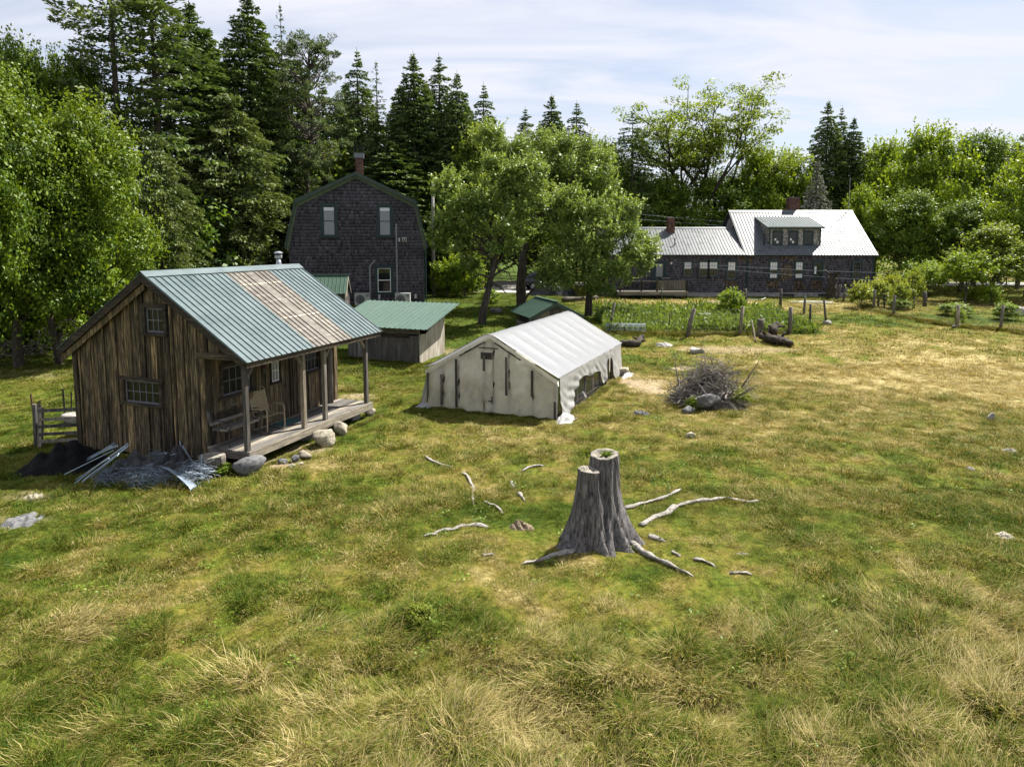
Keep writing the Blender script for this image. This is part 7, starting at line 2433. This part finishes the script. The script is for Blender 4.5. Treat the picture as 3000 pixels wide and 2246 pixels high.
# the airy locust: forked stems, layered sprays of foliage
def locust():
    rng = np.random.default_rng(19)
    d0 = 66.0; b = D(1497, 522, d0); b.z = 1.0
    tr = MB(); C, N, RN = [], [], []
    tips = []

    def grow(p, dirv, L, r_, lev):
        n = 5; pts = [p.copy()]; dv_ = dirv.normalized()
        for k in range(n):
            dv_ = (dv_ + Vector((rng.normal(0, 0.13), rng.normal(0, 0.13), rng.normal(0.03, 0.08)))).normalized()
            pts.append(pts[-1] + dv_ * L / n)
        tr.tube(pts, [r_ * (1 - 0.5 * i / n) for i in range(n + 1)], 6 if lev < 2 else 4, False)
        if lev >= 3 or L < 0.9:
            tips.append((pts[-1], dv_)); tips.append((pts[-3], dv_)); return
        if lev >= 1: tips.append((pts[-1], dv_))
        m_ = 3 if lev < 2 else 3
        for k in range(m_):
            a = rng.uniform(0, 6.28)
            nd = (dv_ + Vector((math.cos(a) * 0.75, math.sin(a) * 0.75, rng.normal(0.05, 0.25)))).normalized()
            grow(pts[-1 - (k % 3)].copy(), nd, L * rng.uniform(0.58, 0.82), r_ * 0.52, lev + 1)

    for (dx_, dy_, L, r_) in ((-0.16, 0, 5.0, 0.33), (0.10, 0.1, 5.4, 0.30), (0.42, -0.1, 5.2, 0.22), (-0.42, 0.1, 4.6, 0.20)):
        grow(Vector((dx_ * 0.6, 0, 1.2)), Vector((dx_, dy_, 1)), L, r_, 0)
    tr.tube([(0, 0, -0.4), (0, 0, 0.8), (0, 0, 1.6)], [0.6, 0.5, 0.42], 10, False)
    tr.tube([(0.8, -0.5, 0.8), (1.9, -0.4, 2.2), (2.6, -0.3, 3.6), (3.2, -0.2, 4.4)], [0.22, 0.18, 0.13, 0.07], 7, False)
    for p, dv_ in tips:
        for j in range(3):
            c = np.array(p) + rng.normal(0, 0.55, 3) * np.array([1, 1, 0.35])
            n = 30
            q, dd = ball_pts(rng, n, np.zeros(3), 1.0, 0.1)
            C.append(q * np.array([0.75, 0.75, 0.2]) + c); N.append(dd * 0.3 + np.array([0, 0, 0.8]) + rng.normal(0, 0.45, (n, 3))); RN.append(np.clip(rng.normal(0.5, 0.2, n), 0, 1))
    # fuller low skirt of foliage
    for k in range(60):
        a = rng.uniform(0, 6.28); r_ = rng.uniform(1.5, 6.2)
        c = np.array([math.cos(a) * r_, math.sin(a) * r_ * 0.7, rng.uniform(2.6, 6.0) - 0.12 * r_])
        n = 90
        q, dd = ball_pts(rng, n, np.zeros(3), 1.0, 0.2)
        C.append(q * np.array([1.15, 1.1, 0.42]) + c); N.append(dd * 0.3 + np.array([0, 0, 0.8]) + rng.normal(0, 0.45, (n, 3))); RN.append(np.clip(rng.normal(0.55, 0.2, n), 0, 1))
    C, N, RN = map(np.concatenate, (C, N, RN))
    e = empty('locust_tree', b, 0, 'tall airy locust tree with forked trunk behind the farmhouse', 'tree')
    link('trunk', tr.mesh('trunk', M['bark'], True), e)
    link('crown', leaves('crown', 'locust', C, N, 0.26 * rng.uniform(0.6, 1.3, len(C)), 0.42, rng, RN), e)
    zmax = C[:, 2].max()
    s = (D(1470, 165, d0).z - 1.0) / zmax
    e.scale = (s * 0.80, s * 0.85, s)


locust()


# shrubs
def bush(px, py, h, w, label, kind='bush', name='shrub', grp='shrubs', rz=None):
    p = G(px, py)
    return plant(kind, p, h, w, name, label, rz, 'shrub', grp)


bush(965, 640, 2.6, 1.3, 'leafy shrub at the right corner of the gambrel house')
bush(1005, 640, 3.2, 1.5, 'dark leafy shrub left of the leaning apple trunk')
bush(1055, 655, 0.9, 0.8, 'low leafy plants beside the leaning apple trunk')
for i_, (px_, py_, h_, w_, tx_) in enumerate(((-30, 768, 3.6, 2.0, 'at the very left edge of the wood'), (85, 748, 3.4, 1.9, 'under the gap between the two left maples'), (175, 735, 3.8, 2.2, 'below the bright maple'),
                                            (240, 718, 3.2, 1.9, 'just left of the cabin roof'))):
    bush(px_, py_, h_, w_, 'tall leafy undergrowth bush ' + tx_, rz=i_ * 1.3)
bush(40, 740, 2.6, 1.6, 'light green bush under the left maples')
bush(120, 735, 2.2, 1.4, 'second bush under the left maples, nearer the cabin')
bush(1595, 876, 0.42, 0.42, 'small yellow-green plant right of the brush pile', 'vine')
bush(1500, 882, 0.35, 0.3, 'small green plant left of the brush pile boulder')
bush(1567, 868, 0.45, 0.3, 'green weed growing between brush pile and boulder')
bush(480, 1022, 0.22, 0.25, 'little green weed at the foot of the log round')
bush(1575, 685, 1.5, 0.9, 'fluffy green bush in the garden before the picket gate')
bush(1860, 665, 1.3, 0.85, 'grapevine on the left of the post line', 'vine', 'grape_vine')
bush(1895, 662, 1.4, 0.9, 'grapevine in the middle of the post line', 'vine', 'grape_vine')
bush(1922, 655, 1.6, 0.8, 'grapevine behind the middle post', 'vine', 'grape_vine')
bush(1950, 665, 1.3, 0.75, 'grapevine right of the middle post', 'vine', 'grape_vine')
bush(1972, 655, 1.8, 0.7, 'grapevine on the farthest right post', 'vine', 'grape_vine')
bush(1945, 668, 0.6, 0.7, 'dark low shrub under the grapevines')
bush(2140, 660, 1.3, 0.7, 'bright shrub in the bed at far right')
bush(2175, 690, 0.9, 0.7, 'dark bush beside the pale boulder at the right fence')
bush(2100, 650, 0.9, 0.8, 'brownish shrub at the foot of the young tree')
bush(2065, 682, 0.7, 0.9, 'low leafy bed plants left of the mossy post')
bush(2071, 700, 0.8, 0.35, 'ivy growing up the mossy fence post')
bush(1865, 600, 3.0, 1.6, 'tall shrub at the right end of the farmhouse', 'bush')
bush(905, 1345, 0.22, 0.2, 'little broad leaved weed in the near grass', 'vine', 'weed')

# garden greens: tall blades and leaves
def garden_mass():
    rng = np.random.default_rng(8)
    n = 30000
    x = rng.uniform(4.7, 15.3, n); y = rng.uniform(33.4, 41.4, n)
    dens = fbm(x * 0.5, y * 0.5, 15, 3)
    k = rng.uniform(size=n) < np.clip(dens * 1.7 - 0.2, 0.08, 1); x, y = x[k], y[k]; dens = dens[k]
    h = (0.25 + 0.75 * fbm(x * 0.8, y * 0.8, 25, 3) ** 1.3) * rng.uniform(0.4, 1.1, len(x))
    c = np.stack([x, y, landz(x, y) + h * rng.uniform(0.25, 0.95, len(x))], 1)
    N_ = rng.normal(size=(len(x), 3)) * np.array([1, 1, 0.5]) + np.array([0, -0.2, 0.4])
    A_ = rng.normal(0, 0.35, (len(x), 3)) + np.array([0, 0, 1.0])
    me_ = leaves('garden_greens', 'weeds', c, N_, rng.uniform(0.14, 0.34, len(x)), 0.28, rng, None, A_)
    tag(link('garden_greens', me_), 'bright green vegetables and weeds filling the garden bed', 'plants', kind='stuff')


garden_mass()

# rough grass verge along the post line and at building feet
def verge():
    rng = np.random.default_rng(18)
    X_, Y_ = [], []
    P_ = [z4p(*q[0]) for q in pposts]
    seg = [(0, 1), (1, 2), (2, 3), (3, 5), (5, 9), (9, 10), (10, 11)]
    for i, j in seg:
        a, b = G(*P_[i]), G(*P_[j]); n = int((a - b).length * 60)
        f = rng.uniform(size=n)
        X_.append(a.x + (b.x - a.x) * f + rng.normal(0, 0.18, n)); Y_.append(a.y + (b.y - a.y) * f + rng.normal(0, 0.15, n))
    a, b = G(*z4p(60, 305)), G(*z4p(1100, 290)); n = 900; f = rng.uniform(size=n)
    X_.append(a.x + (b.x - a.x) * f + rng.normal(0, 0.25, n)); Y_.append(a.y + (b.y - a.y) * f + rng.normal(-0.1, 0.25, n) - 1.2 * np.sin(f * 3.1) * 0.6)
    for o_, a_, pts in ((CAB_O, CAB_RZ, ((-0.1, -0.15, 5.1, -0.15), (-0.15, 1.2, -0.15, 5.2))), (TENT_O, TENT_RZ, ((-0.15, 0, -0.15, 4.3), (0, -0.15, 7, -0.15))), (SHED_O, SHED_RZ, ((-0.1, 0, -0.1, 3.3),))):
        for x0, y0, x1, y1 in pts:
            n = 170; f = rng.uniform(size=n)
            u = x0 + (x1 - x0) * f + rng.normal(0, 0.05, n); v = y0 + (y1 - y0) * f + rng.normal(0, 0.05, n)
            X_.append(o_.x + u * math.cos(a_) - v * math.sin(a_)); Y_.append(o_.y + u * math.sin(a_) + v * math.cos(a_))
    KD = [np.full(sum(len(a) for a in X_), 9)]
    for (rx_, ry_, w_, d_) in ROCKS:
        n = int(14 + 16 * (w_ + d_)); a = rng.uniform(0, 6.283, n)
        f = rng.uniform(0.92, 1.18, n)
        X_.append(rx_ + np.cos(a) * w_ * f); Y_.append(ry_ + np.sin(a) * d_ * f); KD.append(np.full(n, 1))
    for Q, rad in ROOT_LINES:
        for a, b, r_ in zip(Q, Q[1:], rad):
            n = max(3, int((b - a).length * 38)); f = rng.uniform(size=n); sd = rng.choice([-1, 1], n) * (r_ + rng.uniform(-0.005, 0.06, n))
            dv_ = (b - a).normalized()
            X_.append(a.x + (b.x - a.x) * f - dv_.y * sd); Y_.append(a.y + (b.y - a.y) * f + dv_.x * sd); KD.append(np.full(n, 1))
    x = np.concatenate(X_); y = np.concatenate(Y_); n = len(x); KD = np.concatenate(KD)
    s = rng.uniform(0.5, 1.1, n) * np.where(KD < 5, np.where(y > 28, 1.6, 0.75), np.where(y > 28, 1.5, 0.65))
    scatter('verge_grass', 'rough uncut grass along fences and at building feet', x, y, np.where(KD > 5, rng.integers(8, 10, n), rng.integers(0, 3, n)), np.stack([rng.normal(0, .1, n), rng.normal(0, .1, n), rng.uniform(0, 6.28, n)], 1),
            np.stack([s, s, s], 1), np.clip(rng.normal(0.42, 0.18, n), 0, 1))


verge()


def clover():
    """broad leaved weeds and clover patches among the grass"""
    rng = np.random.default_rng(38)
    C, N = [], []
    for k in range(230):
        y = math.sqrt(rng.uniform(5.5 ** 2, 22 ** 2)); x = rng.uniform(-1, 1) * (y * 0.78)
        if not outside(np.array([x]), np.array([y]))[0]: continue
        r_ = rng.uniform(0.05, 0.22); n = int(10 + 160 * r_)
        q = rng.normal(0, r_ * 0.5, (n, 2))
        z = landz(x + q[:, 0], y + q[:, 1]) + rng.uniform(0.02, 0.09, n)
        C.append(np.stack([x + q[:, 0], y + q[:, 1], z], 1)); N.append(np.array([0, 0, 1.0]) + rng.normal(0, 0.45, (n, 3)))
    C = np.concatenate(C); N = np.concatenate(N)
    tag(link('meadow_weeds', leaves('meadow_weeds', 'maple', C, N, rng.uniform(0.02, 0.05, len(C)), 0.7, rng)), 'low clover and broad leaved weeds scattered in the grass', 'weeds', kind='stuff')


clover()
# moss on the stump
tag(link('moss', leaves('moss', 'moss', MOSS_PTS, RNG.normal(0, 0.5, MOSS_PTS.shape) + np.array([0, 0, 0.7]), 0.05, 0.6), st), kind='stuff')


# undergrowth: the wood behind reads as one dark green mass
def undergrowth():
    rng = np.random.default_rng(28)
    C, N, RN = [], [], []
    for k in range(420):
        d_ = rng.uniform(70, 96); px = rng.uniform(-150, 2400)
        x = (px - CXP) / FPX * d_
        hgt = rng.uniform(1.0, 13.0 if px > 1250 else 15.0)
        r_ = rng.uniform(1.4, 2.8); n = 150
        q, dd = ball_pts(rng, n, np.zeros(3), 1.0, 0.4)
        C.append(q * np.array([r_, r_, r_ * 0.8]) + np.array([x, d_, 1.0 + hgt * 0.8])); N.append(dd * 0.5 + np.array([0, 0, 0.5]) + rng.normal(0, 0.5, (n, 3))); RN.append(np.clip(rng.normal(0.4, 0.2, n), 0, 1))
    for k in range(200):          # left wood behind the maples
        d_ = rng.uniform(36, 60); px = rng.uniform(-350, 470)
        x = (px - CXP) / FPX * d_
        r_ = rng.uniform(0.9, 1.9); n = 170
        q, dd = ball_pts(rng, n, np.zeros(3), 1.0, 0.4)
        C.append(q * np.array([r_, r_, r_ * 0.8]) + np.array([x, d_, 1.2 + rng.uniform(0.3, 5.5)])); N.append(dd * 0.5 + np.array([0, 0, 0.5]) + rng.normal(0, 0.5, (n, 3))); RN.append(np.clip(rng.normal(0.35, 0.2, n), 0, 1))
    C, N, RN = map(np.concatenate, (C, N, RN))
    tag(link('wood_undergrowth', leaves('wood_undergrowth', 'maple', C, N, 0.42 * rng.uniform(0.6, 1.2, len(C)), 0.6, rng, RN)), 'dense far undergrowth and crowns of the wood behind the houses', 'woodland', kind='stuff')


undergrowth()

# dead brush at the left wood edge
q = MB(); rs = random.Random(6)
for i in range(170):
    p = G(rs.uniform(-60, 130), rs.uniform(735, 782)) + Vector((0, 0, rs.uniform(0.0, 0.5)))
    th = rs.uniform(0, 6.28); L = rs.uniform(0.5, 1.6)
    d_ = Vector((math.cos(th), math.sin(th), rs.uniform(-0.1, 0.7)))
    q.tube([p, p + d_ * L * 0.5 + Vector((rs.gauss(0, .08), rs.gauss(0, .08), 0)), p + d_ * L], [0.016, 0.011, 0.004], 4, False)
tag(q.build('dead_brush', M['stick']), 'tangle of dead grey brush along the left wood edge', 'brush', kind='stuff')
# weathered pole frame behind the cabin eave
fr = empty('pole_frame', G(120, 770), 0, 'leaning frame of silvery poles behind the cabin eave', 'frame')
F0 = fr.location
for (x0, y0, x1, y1) in ((78, 715, 152, 688), (84, 722, 160, 694), (88, 712, 130, 752), (96, 708, 138, 752), (104, 716, 140, 750), (148, 688, 175, 722), (152, 690, 182, 728), (160, 692, 178, 705), (148, 700, 118, 762)):
    a = D(x0, y0, F0.y) - F0; b = D(x1, y1, F0.y + 0.4) - F0
    MB().tube([a, b], 0.032, 7).build('pole', M['root'], fr, True)
for x0 in (84, 128, 175):
    a = D(x0, 714 if x0 < 120 else 752, F0.y + 0.3) - F0
    MB().tube([(a.x, a.y, -0.1), a], 0.03, 7).build('pole', M['bark_grey'], fr, True)
